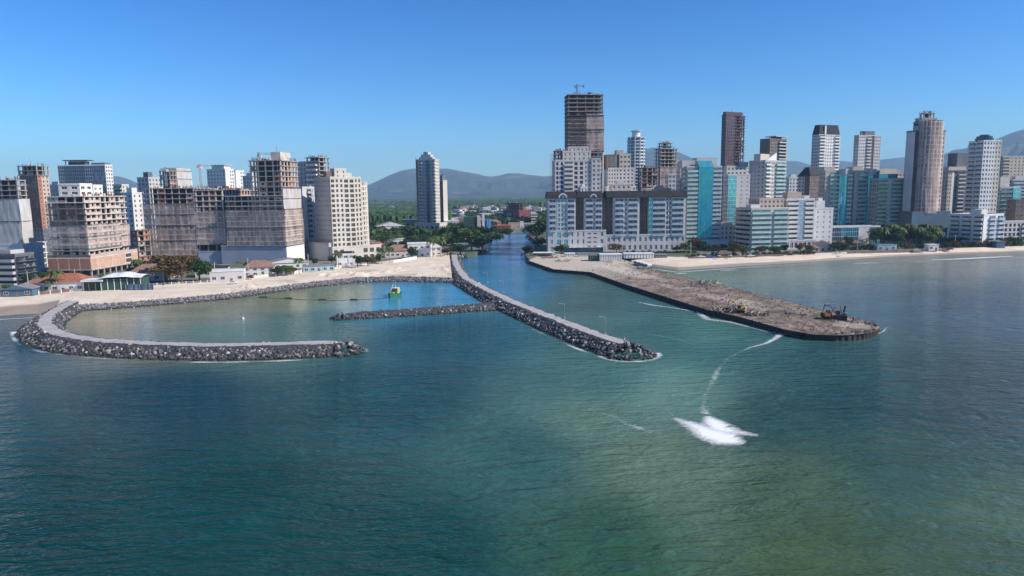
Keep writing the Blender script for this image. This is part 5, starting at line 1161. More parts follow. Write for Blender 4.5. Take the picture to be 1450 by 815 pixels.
dr.obj('curved_bay', b.root)
U, Z = np.meshgrid(np.linspace(math.pi*.98, 2.02*math.pi, 40), np.linspace(b.z(302), b.z(172), 60), indexing='ij'); O = .7+.5*(fbm(U*12, Z*.4, .5, 4, 3)-.5)+.2*np.sin(U*30+Z*.2)
V = np.stack([cx+(rx+O)*np.cos(U), .3+(ry+O)*np.sin(U), Z], -1).reshape(-1, 3)
me = bpy.data.meshes.new('safety_net'); me.from_pydata([tuple(v) for v in V], [], [tuple(q) for q in grid_faces(40, 60)]); me.materials.append(MAT['net_pink']); me.polygons.foreach_set('use_smooth', [True]*len(me.polygons)); link('safety_net', me, b.root)
b.solid(b.w*.2, b.w*.72, 1, b.d*.8, b.zt, b.z(168), 'concrete', {'R': WIN(ww=.5)}); b.frame(b.w*.3, b.w*.65, 2, b.d*.6, b.z(168), b.z(159), seed=6, fh=3.2, slab='concrete'); b.antenna(b.w*.12, 1, b.zt, 14, .3)
b.block(b.w*.04, b.w*.12, 0, 3, b.zt, b.z(178), 'steel', 'hoist_tower'); b.solid(-2, b.w+5, -4, b.d, G0, b.z(301), 'grey_dark', {'R': [(0, 1, 'blank', dict(wall='blue_wall'))], 'L': [(0, 1, 'blank', {})]}); b.done()
b = mk('grey olive flats with a roof slab and bright white seam beside the netted tower', 560, 1340, 1334, 1372, 8, 243, ybase=335, dB=20)
b.solid(0, b.w, 0, b.d, G0, b.zt, 'beige', {'R': [(0, .16, 'win', dict(bw=2)), (.16, .26, 'blank', dict(wall='white')), (.26, .42, 'recess', dict(wall='grey_dark')), (.42, .78, 'balc', dict(rail='grey_wall', g='win', slab='grey_dark', dep=1.4)), (.78, 1, 'recess', dict(wall='brown_wall'))], 'L': WIN()}); b.block(-1, b.w+2, -1, b.d, b.zt+1.02, b.zt+4, 'beige', 'roof_slab'); b.block(b.w*.5, b.w, 4, 14, b.zt+4, b.z(216), 'grey_dark'); b.done()
b = mk('tall white and blue tower with a dark domed cap, second tower from the right edge', 515, 1388, 1367, 1413, 8, 200, ybase=335)
b.solid(0, b.w, 0, b.d, G0, b.zt, 'white', {'R': [(0, .35, 'win', dict(bw=2.6, ww=.6, g='win_blue', wh=.55)), (.35, .65, 'win', dict(bw=2.6, ww=.5, g='win_blue')), (.65, 1, 'win', dict(bw=3, ww=.4, wall='cream'))], 'L': [(0, .5, 'balc', dict(rail='rail_blue', g='win', slab='white', dep=1.2)), (.5, 1, 'balc', dict(rail='rail_blue', g='win_blue', slab='white', dep=.8))]}); mb = MB(); n = 18; cx, cy = b.w*.4, b.d*.45
for k, (r0, z0, z1) in enumerate(((.42, 0, 2.6), (.36, 2.6, 4.2), (.22, 4.2, 5.2))): mb.prism([(cx+b.w*r0*math.cos(2*math.pi*i/n), cy+b.d*r0*math.sin(2*math.pi*i/n)) for i in range(n)], b.zt+z0, b.zt+z1, 'navy')
mb.obj('dark_cap', b.root); b.done()
b = mk('low white beachfront hotel with long balcony rows below the white and blue tower', 472, 1392, 1344, 1420, 24, 305, name='hotel', ybase=340)
b.solid(0, b.w, 0, b.d, G0, b.zt, 'white', {'R': [(0, .25, 'blank', {}), (.25, .6, 'balc', dict(rail='rail_blue', g='win_blue', fh=3)), (.6, .68, 'blank', {}), (.68, 1, 'balc', dict(rail='rail_blue', g='win_blue', fh=3))], 'L': [(0, .3, 'balc', dict(rail='white', fh=3)), (.3, .36, 'blank', {}), (.36, .66, 'balc', dict(rail='white', fh=3)), (.66, .72, 'blank', {}), (.72, 1, 'balc', dict(rail='white', fh=3))]}); b.block(2, 8, 3, 10, b.zt, b.zt+4, 'white'); b.done()
b = mk('beige slab of flats with dark square windows at the right edge of the skyline', 700, 1416, 1413, 1500, 6, 222, ybase=330, dB=20)
b.solid(0, b.w, 0, b.d, G0, b.zt, 'beige', {'R': [(0, .12, 'balc', dict(g='win', rail='beige')), (.12, 1, 'win', dict(bw=4, ww=.35, wh=.45))], 'L': WIN()}); b.done()
b = mk('teal banded block right of the white and blue tower', 560, 1414, 1412, 1441, 5, 266, ybase=335, dB=18)
b.solid(0, b.w, 0, b.d, G0, b.zt, 'grey_wall', {'R': [(0, .6, 'balc', dict(rail='green_glass', g='win_blue')), (.6, 1, 'glass', dict(g='teal', n=1.5))], 'L': WIN()}); b.block(1, b.w*.55, 2, 10, b.zt, b.z(250), 'cream'); b.done()
b = mk('brown block at the right edge below the beige slab', 530, 1437, 1434, 1490, 5, 284, ybase=335, dB=18)
b.solid(0, b.w, 0, b.d, G0, b.zt, 'brown_wall', {'R': WIN(ww=.5), 'L': WIN()}); b.done()
b = mk('low grey flats with purple shadowed balcony rows at the right edge of the beach', 480, 1421, 1419, 1500, 7, 315, ybase=342, dB=16)
b.solid(0, b.w, 0, b.d, G0, b.zt, 'lilac', {'R': [(0, .3, 'hole', dict(bw=3.5, ww=.6, fh=3.2)), (.3, 1, 'balc', dict(rail='lilac', g='win', fh=3.2))], 'L': WIN()}); b.done()

# ---- further blocks of the skyline, behind the ones above
for lb, D, xc, x0, x1, th, yt, wm, seg in [
 ('white far block between the brown brick flats and the tall pale grey flats', 650, 1116, 1110, 1134, 4, 252, 'white', WIN(bw=3.4, ww=.45)),
 ('sandy far block with balconies between the finned grey tower and the netted tower', 640, 1252, 1244, 1288, 4, 246, 'sand_wall', [(0, .5, 'balc', dict(rail='white')), (.5, 1, 'win', {})]),
 ('pale far block filling the gap left of the cream stair tower', 640, 952, 948, 968, 6, 232, 'cream', WIN(bw=3, ww=.5)),
 ('white far block seen just right of the dark purple slab tower', 690, 1056, 1052, 1070, 10, 236, 'white', WIN(bw=3, ww=.5)),
 ('bluish far block behind the brown block at the right edge', 640, 1431, 1428, 1460, 6, 255, 'grey_wall', [(0, 1, 'balc', dict(rail='rail_blue'))]),
 ('cream far block left of the dark domed white and blue tower', 640, 1350, 1346, 1366, 8, 228, 'cream', WIN(ww=.5)),
 ('grey far block between the brick tower and the dark blue office tower', 640, 88, 70, 96, 70, 262, 'grey_wall', WIN(ww=.5)),
 ('white far block right of the dark blue office tower roof', 680, 178, 160, 192, 68, 270, 'white', WIN(ww=.4)),
 ('grey far block behind the right end of the wide netted site', 620, 358, 346, 368, 66, 250, 'grey_wall', WIN(ww=.4)),
 ('pale low block at the left picture edge behind the white sheeted tower', 560, 24, -10, 34, 76, 268, 'cream', WIN(ww=.4))]:
    b = mk(lb, D, xc, x0, x1, th, yt, ybase=330, dB=16 if xc > 700 else None); b.solid(0, b.w, 0, b.d, G0, b.zt, wm, {'R': seg, 'L': seg}); b.block(b.w*.2, b.w*.6, b.d*.2, b.d*.7, b.zt, b.zt+3.5, wm); b.done()
# ================================================================ SHORE DETAIL
def crown_mesh(key, mat, seed, n=1300, lobes=7, flat=.75, hollow=.55):
    """leaf clumps spread through several lobes; unit height 1, radius about .5"""
    def f():
        r = np.random.RandomState(seed); V = []; L = [(r.uniform(-.24, .24), r.uniform(-.24, .24), r.uniform(.42, .8), r.uniform(.16, .28)) for _ in range(lobes)]
        q = []; 
        for i in range(n):
            cx, cy, cz, rad = L[i % lobes]; d = r.normal(size=3); d /= np.linalg.norm(d); k = r.uniform(hollow, 1.08)
            q.append((cx+d[0]*rad*k, cy+d[1]*rad*k, cz+d[2]*rad*k*flat))
        q = np.array(q); a = r.normal(size=(n, 3)); a /= np.linalg.norm(a, axis=1)[:, None]; b = np.cross(a, r.normal(size=(n, 3))); b /= np.linalg.norm(b, axis=1)[:, None]
        s = r.uniform(.016, .036, (n, 1)); V = np.stack([q-a*s-b*s, q+a*s-b*s*.4, q+a*s*.6+b*s, q-a*s+b*s], 1).reshape(-1, 3)
        me = bpy.data.meshes.new('crown'); me.from_pydata([tuple(v) for v in V], [], [tuple(x) for x in np.arange(len(V)).reshape(-1, 4)]); me.materials.append(MAT[mat]); return me
    return unit(('crown', key, mat, seed), f)
def trunk_mesh(mat='trunk'):
    def f():
        mb = MB(); mb.tube((0, 0, 0), (.01, 0, .42), .03, .022, mat, 7)
        for a, h in ((.3, .38), (2.2, .33), (4.1, .41), (5.2, .3)): mb.tube((.005, 0, h-.1), (math.cos(a)*.2, math.sin(a)*.2, h+.22), .016, .007, mat, 5)
        return mb.mesh('trunk')
    return unit(('trunk', mat), f)
def palm_meshes():
    def crown():
        r = random.Random(5); mb = MB()
        for i in range(20):
            a = i*2.4+r.uniform(-.2, .2); up = r.uniform(-.1, .9); L = .3; prev = None; n = 7
            for k in range(n+1):
                t = k/n; x = L*t*math.cos(.3*up); z = .98+L*(up*t*.9-1.25*t*t); w_ = .05*math.sin(math.pi*min(1, t*.9+.1))+.004
                c = (math.cos(a)*x, math.sin(a)*x, z); sx, sy = -math.sin(a)*w_, math.cos(a)*w_
                cur = ((c[0]+sx, c[1]+sy, z-w_*.7), c, (c[0]-sx, c[1]-sy, z-w_*.7))
                if prev: mb.quad([prev[0], cur[0], cur[1], prev[1]], 'leaf_palm'); mb.quad([prev[1], cur[1], cur[2], prev[2]], 'leaf_palm')
                prev = cur
        return mb.mesh('crown')
    def trunk():
        mb = MB()
        for k in range(5): mb.tube((.02*math.sin(k*.5), 0, k*.196), (.02*math.sin((k+1)*.5), 0, (k+1)*.196), .02-.002*k, .018-.002*k, 'trunk_pale', 7)
        return mb.mesh('trunk')
    return unit('palmc', crown), unit('palmt', trunk)
TN = 0
def tree(px, py, wpx, hpx, mat, label, name='tree', cat='tree', group=None, z=GZ-.2, D=None, seed=None, trunk='trunk'):
    global TN
    TN += 1; p = gp(px, py, z) if D is None else Vector((at(px, py, D).x, D, z)); k = math.hypot(p.x, p.y)/F/.985; h = hpx*k; w_ = wpx*k
    t = thing(name, label, cat, tuple(p), (TN*2.399) % 6.28, group); sd = (seed or TN) % 4
    link('crown', crown_mesh('c', mat, sd+1), t, sc=(w_*1.15, w_*1.15, h)); link('trunk', trunk_mesh(trunk), t, sc=(max(w_, h)*.9, max(w_, h)*.9, h)); return t
def palm(px, py, hpx, label, group=None, z=GZ-.1):
    global TN
    TN += 1; p = gp(px, py, z); h = hpx*math.hypot(p.x, p.y)/F; t = thing('palm_tree', label, 'palm', tuple(p), (TN*2.4) % 6.28, group); c, tr = palm_meshes()
    s = h/1.0; link('crown', c, t, sc=(s*1.35, s*1.35, s)); link('trunk', tr, t, sc=(s, s, s))
def shrub(px, py, wpx, hpx, mat, label, group=None, z=GZ-.2, cat='shrub'):
    global TN
    TN += 1; p = gp(px, py, z); k = math.hypot(p.x, p.y)/F; o = link('shrub', crown_mesh('s', mat, TN % 3+11, 700, 6, .9, .2), None, (p.x, p.y, z-hpx*k*.45), (TN*2.4) % 6.28, (wpx*k*1.2, wpx*k*1.2, hpx*k*1.45)); tag(o, label, cat, group)

def house(label, px, py, wpx, hpx, roof='tile', wall='white', kind='hip', yaw=8, dep=9, storeys=1, cat='house', name='house', D=None, group=None, z=G0, win='win'):
    p = gp(px, py, GZ) if D is None else Vector((at(px, py, D).x, D, 0)); k = math.hypot(p.x, p.y)/F; w_ = wpx*k; h = hpx*k
    t = thing(name, label, cat, (p.x, p.y, z), R(yaw), group); rh = {'hip': .42, 'gable': .35, 'flat': .06, 'shed': .12}[kind]*h; eh = h-rh
    m = MB(); m.box(-w_/2, w_/2, 0, dep, 0, eh, wall); m.obj('wall', t)
    m = MB(); e = .5; a, b, c, d = -w_/2-e, w_/2+e, -e, dep+e
    if kind == 'hip':
        i = min(w_, dep)*.45; V = [(a, c, eh), (b, c, eh), (b, d, eh), (a, d, eh), (a+i, (c+d)/2, h), (b-i, (c+d)/2, h)]; m.v = V
        m.f = [(0, 1, 5, 4), (1, 2, 5), (2, 3, 4, 5), (3, 0, 4), (3, 2, 1, 0)]; m.m = [m.mi(roof)]*5
    elif kind == 'gable':
        V = [(a, c, eh), (b, c, eh), (b, d, eh), (a, d, eh), (0, c, h), (0, d, h)]; m.v = V; m.f = [(0, 4, 5, 3), (4, 1, 2, 5), (0, 1, 4), (2, 3, 5), (3, 2, 1, 0)]; q = m.mi(roof); m.m = [q, q, m.mi(wall), m.mi(wall), q]
    else: m.box(a+.3, b-.3, c+.3, d, eh+.003, h, roof, roof)
    m.obj('roof', t)
    n = max(1, int(w_/3.2)); wh = min(1.4, eh/storeys*.45)
    for s_ in range(storeys):
        for i in range(n):
            x = -w_/2+w_*(i+.5)/n; zz = eh*s_/storeys+eh/storeys*.33
            if s_ == 0 and i == n//2: dm = MB(); dm.box(-.6, .6, -.06, 0, .02, min(2.2, eh*.8), 'brown_wall'); dm.obj('door', t).location = (x, 0, 0)
            else: link('window', window_mesh(min(1.8, w_/n*.6), wh, win, 'white_metal'), t, (x, -.04, zz))
    return t
# ---- left waterfront houses
house('small blue gabled hut at the left end of the beach', 24, 419, 33, 14, 'roof_grey', 'blue_wall', 'gable', 10, 8)
house('low house with dull red roof tucked between the blue hut and the orange roofed house', 47, 411, 24, 14, 'tile_dull', 'cream', 'hip', 8, 8)
house('white house with wide orange tiled roof behind the leftmost palm', 84, 413, 56, 22, 'tile', 'white', 'hip', 6, 12)
house('dull brown tiled house behind the glass pavilion', 211, 398, 46, 22, 'tile_dull', 'cream', 'hip', 14, 12)
house('white stepped low villa right of the big brown tree', 322, 399, 42, 16, 'roof_white', 'lilac', 'flat', 16, 10, 1, name='villa', cat='villa')
house('grey garage with dark flat roof behind the stepped villa', 300, 392, 40, 14, 'roof_dark', 'grey_wall', 'flat', 16, 9, name='garage', cat='garage')
house('white bungalow with terracotta hipped roof below the blue hoarding', 367, 389, 38, 20, 'tile_dull', 'white', 'hip', 16, 10, 2)
house('long grey roofed workshop between the bungalow and the palms', 408, 380, 52, 14, 'roof_grey', 'white', 'gable', 20, 14, name='workshop', cat='workshop')
house('pale open shed with a thin metal roof at the lagoon beach', 452, 384, 42, 9, 'roof_grey', 'rail_glass', 'flat', 20, 8, name='beach_shed', cat='shed')
house('small white modern house with a blue window band', 490, 377, 24, 21, 'roof_dark', 'white', 'flat', 18, 8, 2, win='win_blue')
house('house with a broad faded terracotta roof near the two beach palms', 567, 364, 42, 18, 'tile_dull', 'cream', 'hip', 14, 13)
house('white modern villa with glazed balconies nearest the river mouth', 594, 363, 32, 20, 'roof_white', 'white', 'flat', 10, 10, 2, name='villa', cat='villa', win='win_blue')
house('small white curved roof villa behind the orange palms', 614, 361, 22, 18, 'roof_white', 'white', 'gable', 10, 9, 2, name='villa', cat='villa')
house('long white single storey building behind the terracotta roof', 561, 345, 42, 8, 'roof_white', 'white', 'flat', 8, 8, name='annex', cat='annex')
house('brown roofed strip house left of the long white annex', 525, 352, 36, 10, 'tile', 'brick_dark', 'hip', 8, 10)
house('large white gabled warehouse left of the slim grey tower', 553, 330, 40, 16, 'roof_grey', 'white', 'gable', 14, 24, name='warehouse', cat='warehouse')
house('low navy industrial hall beside the slim grey tower', 583, 322, 24, 12, 'blue_wall', 'navy', 'flat', 8, 22, name='warehouse', cat='warehouse')
house('white office block right of the slim grey tower', 640, 325, 20, 13, 'roof_white', 'white', 'flat', 6, 14, 3, name='office_building', cat='building')
house('cream two storey house between the office block and the green wall', 652, 318, 16, 10, 'roof_white', 'cream', 'flat', 6, 12, 2)
# river side buildings
def river_block():
    p = gp(676, 332, GZ); k = p.y/F; t = thing('warehouse', 'dark green walled hall with two white end pillars by the river', 'warehouse', (p.x, p.y, G0), R(4))
    m = MB(); m.box(-19*k, 0, 0, 20, 0, 26*k, 'dark_green'); m.obj('green_wall', t); m = MB(); m.box(.01, 5*k, -1, 20, 0, 27*k, 'cream'); m.obj('pillar', t); m = MB(); m.box(7*k, 10.5*k, -1, 16, 0, 31*k, 'roof_white', 'brick'); m.obj('pillar', t); m = MB(); m.box(5*k+.01, 7*k-.01, 0, 18, 0, 14*k, 'white'); m.obj('wall', t)
    p = gp(691, 331, GZ); t = thing('silo', 'bright blue cylindrical silo beside the white pillars at the river', 'silo', (p.x, p.y, G0)); k = p.y/F; m = MB(); n = 16; m.prism([(4.2*k*math.cos(6.283*i/n), 4*k*math.sin(6.283*i/n)) for i in range(n)], 0, 22*k, 'bright_blue', 'roof_grey'); m.obj('tank', t); m = MB(); m.box(-.4, .4, -4*k-1, -4*k, 0, 22*k, 'steel'); m.obj('ladder', t)
river_block()
house('long dark red boathouse with orange lower roof at the river bend', 709, 327, 28, 9, 'tile', 'red_wall', 'shed', 4, 12, name='boathouse', cat='boathouse')
house('peach walled riverside house right of the red boathouse', 728, 324, 15, 9, 'sand_wall', 'sand_wall', 'flat', 4, 12)
house('small white tower house at the river bend', 739, 322, 5, 9, 'white', 'white', 'flat', 4, 8)
b = mk('dark red half built block with an open frame on top beyond the river bend', 1020, 735, 712, 752, 20, 297, name='building_under_construction', ybase=318)
b.solid(0, b.w, 0, b.d, G0, b.zt, 'red_wall', {'R': WIN(bw=4, ww=.4, wall='red_wall'), 'L': WIN(bw=4, ww=.4, wall='red_wall')}, parapet=0); b.frame(1, b.w*.6, 1, b.d*.8, b.zt, b.z(287), fh=3.6, slab='brown_wall', col='brown_wall', seed=44); b.done()
b = mk('cream building with striped floors right of the dark red block', 900, 752, 750, 761, 3, 303, ybase=316, dB=14); b.solid(0, b.w, 0, b.d, G0, b.zt, 'cream', {'R': [(0, 1, 'balc', dict(g='win', rail='white', fh=3.4))], 'L': WIN()}); b.done()
def bridge():
    a = gp(738, 320.5, 1); c = gp(757, 319.5, 1); t = thing('river_bridge', 'low concrete road bridge crossing the river at its far bend', 'bridge', (a.x, a.y, 0)); L = c.x-a.x
    m = MB(); m.box(-4, L+6, 0, 8, 3.6, 4.6, 'concrete'); m.obj('deck', t); m = MB(); m.box(-4, L+6, -.1, .1, 4.61, 5.6, 'white'); m.obj('railing', t)
    for i in range(4): m = MB(); x = L*i/3; m.box(x-.5, x+.5, 1, 7, -1, 3.59, 'concrete'); m.obj('pier', t)
bridge()
# far town
def town():
    r = random.Random(12); WM = ['white', 'cream', 'grey_wall', 'sand_wall', 'lilac', 'beige']; RM = ['tile', 'tile_dull', 'roof_grey', 'roof_white', 'roof_white']
    words = {'white': 'white', 'cream': 'cream', 'grey_wall': 'grey', 'sand_wall': 'pinkish', 'lilac': 'pale grey', 'beige': 'beige', 'tile': 'orange tiled roof', 'tile_dull': 'faded terracotta roof', 'roof_grey': 'grey metal roof', 'roof_white': 'pale flat roof'}
    n = 0
    for i in range(210):
        z = r.random()
        if z < .7: px = r.uniform(634, 772); D = r.uniform(800, 1900)
        elif z < .85: px = r.uniform(535, 600); D = r.uniform(900, 1900)
        else: px = r.uniform(640, 775); D = r.uniform(1900, 3400)
        if px > 700 and D < 960: continue
        wm = r.choice(WM); rm = r.choice(RM); s_ = r.choice([1, 1, 2, 3]); wd = r.uniform(9, 20); hh = 3.1*s_+r.uniform(1, 2.5); k = D/F
        house('%s far town %s house with %s' % ('tall' if s_ == 3 else 'two storey' if s_ == 2 else 'low', words[wm], words[rm]), px, 300, wd/k, hh/k, rm, wm, 'flat' if rm == 'roof_white' else r.choice(['hip', 'gable']), r.uniform(-30, 30), r.uniform(8, 14), s_, D=D, group='houses of the far town')
town()
# ---- pavilion, tarp, fences
def pavilion():
    p = gp(172, 411, GZ); k = math.hypot(p.x, p.y)/F; t = thing('glass_pavilion', 'green glazed beach pavilion under a white peaked tent roof', 'pavilion', (p.x, p.y, G0), R(8)); w_, h = 46*k, 16*k
    m = MB(); m.box(-w_/2, w_/2, 0, 10, 0, h, 'dark_green'); m.obj('glass_wall', t)
    for i in range(7): m = MB(); x = -w_/2+w_*i/6; m.box(x-.12, x+.12, -.2, -.02, 0, h, 'white'); m.obj('post', t)
    m = MB(); n = 14; V = []
    for i in range(n+1):
        for j in range(8):
            u, v = i/n, j/7; V.append((-w_/2-1+(w_+2)*u, -1.2+12*v, h+(.6+1.6*math.sin(math.pi*u)+.5*abs(math.sin(u*math.pi*2.5)))*math.sin(math.pi*min(1, v*.8+.12))))
    m.v = V; m.f = [(i*8+j, (i+1)*8+j, (i+1)*8+j+1, i*8+j+1) for i in range(n) for j in range(7)]; m.m = [m.mi('roof_white')]*len(m.f); m.obj('tent_roof', t)
    p = gp(198, 411, GZ-.1); k = math.hypot(p.x, p.y)/F; t = thing('tarpaulin_fence', 'dark blue tarpaulin screen standing right of the glass pavilion', 'screen', (p.x, p.y, G0), R(10)); m = MB()
    for i in range(12): x = -16*k+32*k*i/12; m.quad([(x, .2*(i % 2), 0), (x+32*k/12, .2*((i+1) % 2), 0), (x+32*k/12, .2*((i+1) % 2), 9*k), (x, .2*(i % 2), 9*k)], 'blue_wall' if i % 3 else 'navy')
    m.obj('tarpaulin', t)
    for i in range(5): m = MB(); x = -16*k+32*k*i/4; m.box(x-.08, x+.08, -.1, .02, 0, 9.4*k, 'steel'); m.obj('post', t)
pavilion()
def fence(pts, label, h, mat, post='white', step=3., solid=True, z=GZ):
    P = [gp(x, y, z) for x, y in pts]; t = thing('beach_fence', label, 'fence', tuple(P[0])); m = MB()
    for a, c in zip(P[:-1], P[1:]):
        d = c-a; L = d.length; ang = math.atan2(d.y, d.x); u = d/L; nx, ny = -u.y*.08, u.x*.08; o = a-P[0]; e = c-P[0]
        z0s = [(-.6, h)] if solid else [(h-.12, h), (h*.45, h*.45+.1), (-.5, .25)]
        for z0, z1 in z0s:
            k = len(m.v); m.v += [(o.x-nx, o.y-ny, z0), (e.x-nx, e.y-ny, z0), (e.x+nx, e.y+ny, z0), (o.x+nx, o.y+ny, z0), (o.x-nx, o.y-ny, z1), (e.x-nx, e.y-ny, z1), (e.x+nx, e.y+ny, z1), (o.x+nx, o.y+ny, z1)]
            m.f += [(k, k+3, k+2, k+1), (k+4, k+5, k+6, k+7), (k, k+1, k+5, k+4), (k+1, k+2, k+6, k+5), (k+2, k+3, k+7, k+6), (k+3, k, k+4, k+7)]; m.m += [m.mi(mat)]*6
        for i in range(int(L/step)+1):
            q = o+u*(i*step); pm = unit(('post', post, h), lambda: (lambda b_: (b_.box(-.16, .16, -.16, .16, -.6, h+.3, post), b_.mesh('post'))[1])(MB())); link('post', pm, t, (q.x, q.y, 0), ang)
    m.obj('panel', t)
fence([(-60, 421), (0, 419.5), (38, 418)], 'low white wall at the far left of the beach', 1.3, 'white', step=5)
fence([(39, 418), (100, 412.5)], 'pinkish brick garden wall in front of the orange roofed house', 1.2, 'slab_rust', step=4)
fence([(103, 412.5), (175, 407.5)], 'white post and rail fence before the pergola and pavilion', 1.2, 'white', step=2.4, solid=False)
fence([(212, 405), (300, 400)], 'thin pale railing under the big brown tree', 1.1, 'white', step=3, solid=False)
fence([(352, 395), (400, 388.5), (440, 383.5)], 'grey boundary wall below the bungalow and bushes', 1.3, 'concrete_pale', step=4)
fence([(442, 383), (520, 374.5)], 'white balustrade along the lagoon beach', 1.3, 'white', step=2, solid=False)
fence([(557, 371.5), (590, 365.5)], 'bright white low wall beside the beach palms', 1.4, 'roof_white', step=50)
# ---- trees left
tree(236, 401, 74, 40, 'leaf_brown', 'widest rusty brown leaved tree on the left beach', seed=1)
tree(283, 400, 44, 38, 'leaf', 'round green tree joined to the right of the rusty brown tree', seed=2)
tree(258, 402, 40, 38, 'leaf_brown', 'rusty and green tree between the wide brown tree and the round green one', seed=3)
palm(82, 414, 27, 'leftmost palm, standing before the orange tiled roof')
palm(70, 415, 15, 'short palm beside the leftmost palm'); palm(195, 392, 22, 'palm rising above the dull brown roof')
palm(424, 388, 22, 'palm at the right end of the bushes below the tall brick shell'); palm(479, 380, 22, 'palm in front of the cream grid fronted block')
palm(541, 374, 23, 'left palm of the two before the broad terracotta roof'); palm(552, 373, 23, 'right palm of the two before the broad terracotta roof')
palm(613, 364, 27, 'tall palm on the sand edge before the curved roof villa'); palm(624, 363, 28, 'tall orange tinged palm nearest the river trees'); palm(340, 384, 14, 'small palm on the terrace of the stepped villa')
for i, (x, y, w_, h, m, l) in enumerate([(393, 391, 22, 16, 'leaf_dark', 'dark bushy tree left in the clump below the bungalow'), (406, 390, 20, 15, 'leaf_light', 'yellow green bushy tree in the clump below the bungalow'), (416, 388, 16, 12, 'leaf', 'small green tree beside the clump palm'),
    (507, 379, 17, 20, 'leaf_dark', 'dark tree in front of the small modern house'), (521, 377, 24, 17, 'leaf_brown', 'reddish brown low tree before the cream podium'), (536, 372, 14, 12, 'leaf', 'small tree left of the two beach palms'), (582, 366, 20, 22, 'leaf_dark', 'round dark tree between terracotta roof and modern villa'), (634, 362, 18, 14, 'leaf_brown', 'low brownish tree at the edge of the river trees'), (355, 396, 10, 8, 'leaf_brown', 'little dry bushy tree by the stepped villa'), (11, 416, 14, 12, 'leaf_light', 'small light green tree at the left picture edge')]): tree(x, y, w_, h, m, l)
for i, (x, y, w_, h, m, l) in enumerate([(640, 355, 46, 34, 'leaf_light', 'light green spreading tree left in the river clump'), (668, 356, 50, 38, 'leaf_light', 'largest light green tree of the river clump'), (655, 341, 46, 24, 'leaf', 'mid green tree rising behind the river clump'), (678, 341, 40, 20, 'leaf_dark', 'dark green tall tree behind the river clump'), (696, 345, 36, 22, 'leaf', 'green tree leaning over the left river bank'),
    (683, 355, 42, 26, 'leaf_dark', 'dark low tree at the water by the rock spit'), (712, 337, 24, 18, 'leaf', 'small green tree at the narrow of the river'), (629, 351, 14, 32, 'leaf_dark', 'dark narrow cypress like tree left of the river clump'), (652, 360, 30, 20, 'leaf_dark', 'dark undergrowth tree at the sand edge by the jetty root'), (720, 333, 16, 12, 'leaf', 'smallest tree on the left river bank')]): tree(x, y, w_, h, m, l)
for i in range(11): tree(534+i*9.5, 343+(i*7 % 4), 19, 12+(i*5 % 4), ['leaf_light', 'leaf', 'leaf_light'][i % 3], 'bright green roadside tree in the hedge row before the slim grey tower', group='row of green trees before the slim grey tower')
for (x, y, w_, h, m, l) in [(760, 344, 30, 34, 'leaf', 'tall green tree on the right river bank'), (769, 333, 24, 34, 'leaf', 'green tree behind the tall one on the right river bank'), (750, 335, 20, 18, 'leaf_dark', 'dark tree overhanging the right river bank'), (766, 352, 22, 22, 'leaf_dark', 'dark tree touching the long residential front'), (751, 363, 26, 18, 'leaf_dark', 'very dark tree at the corner of the dirt pier'), (795, 360, 26, 17, 'leaf_dark', 'dark tree before the arched gables'),
    (873, 358, 22, 14, 'leaf_brown', 'brownish tree before the middle of the long residential front'), (983, 356, 18, 26, 'leaf_brown', 'bare brown tree left of the teal glass block podium'), (1037, 363, 24, 22, 'leaf_brown', 'brown green tree on the beach before the curved cream flats'), (1051, 362, 22, 18, 'leaf', 'green tree beside the brown green beach tree'), (1078, 360, 18, 12, 'leaf_brown', 'low reddish tree before the teal balconies'), (1097, 360, 20, 15, 'leaf', 'green tree before the right end of the teal balconies'), (1112, 359, 16, 14, 'leaf_dark', 'dark tree before the pale column strip'), (1133, 357, 15, 14, 'leaf_brown', 'pinkish dry tree before the white flats'), (1146, 357, 13, 10, 'leaf', 'small green tree left of the orange roofed house'), (1187, 356, 26, 16, 'leaf_dark', 'dark bushy tree right of the orange roofed house'), (1200, 352, 16, 18, 'leaf', 'green tree under the left teal drum')]: tree(x, y, w_, h, m, l)
tree(1223, 342, 15, 16, 'leaf', 'single round tree before the white podium wall')
for i in range(9): tree(1240+i*10.5, 347+(i*5 % 4), 20, 23+(i*7 % 6), ['leaf', 'leaf_light', 'leaf_dark'][i % 3], 'dense green tree in the row before the green flats and netted tower', group='tree row before the netted tower')
for i in range(7): palm(1249+i*12, 349-(i % 2), 24+(i*3 % 6), 'palm in the dense tree row before the netted tower', group='palms in the tree row before the netted tower')
for i in range(4): palm(1364+i*11, 345, 17+i % 3, 'palm before the low white hotel', group='palms before the white hotel')
palm(1330, 348, 17, 'palm left of the white hotel')
for i in range(26):
    x = 1172+i*10.8; shrub(x, 355-(x-1172)*.026, 13, 8+(i*3 % 4), ['leaf_dark', 'leaf', 'leaf_brown'][i % 3], 'low dark beach shrub along the back of the right hand beach', group='shrubs along the right hand beach')
for i in range(12): x = 978+i*15.5; shrub(x, 364-(x-978)*.025, 14, 6+(i % 3), ['leaf_dark', 'leaf_brown'][i % 2], 'low dark planting between the teal block and the orange roofed house', group='planting along the middle beach')
for i in range(10): x = 100+i*9.5; shrub(x, 411-(x-100)*.05, 10, 4+(i % 3), ['leaf_light', 'leaf'][i % 2], 'small green shrub along the white rail fence', group='shrubs along the rail fence')
for i in range(14): x = 880+i*8; shrub(x, 358.5, 9, 4+(i % 3), ['leaf_dark', 'leaf'][i % 2], 'clipped shrub at the foot of the long residential front', group='shrubs at the long residential front')
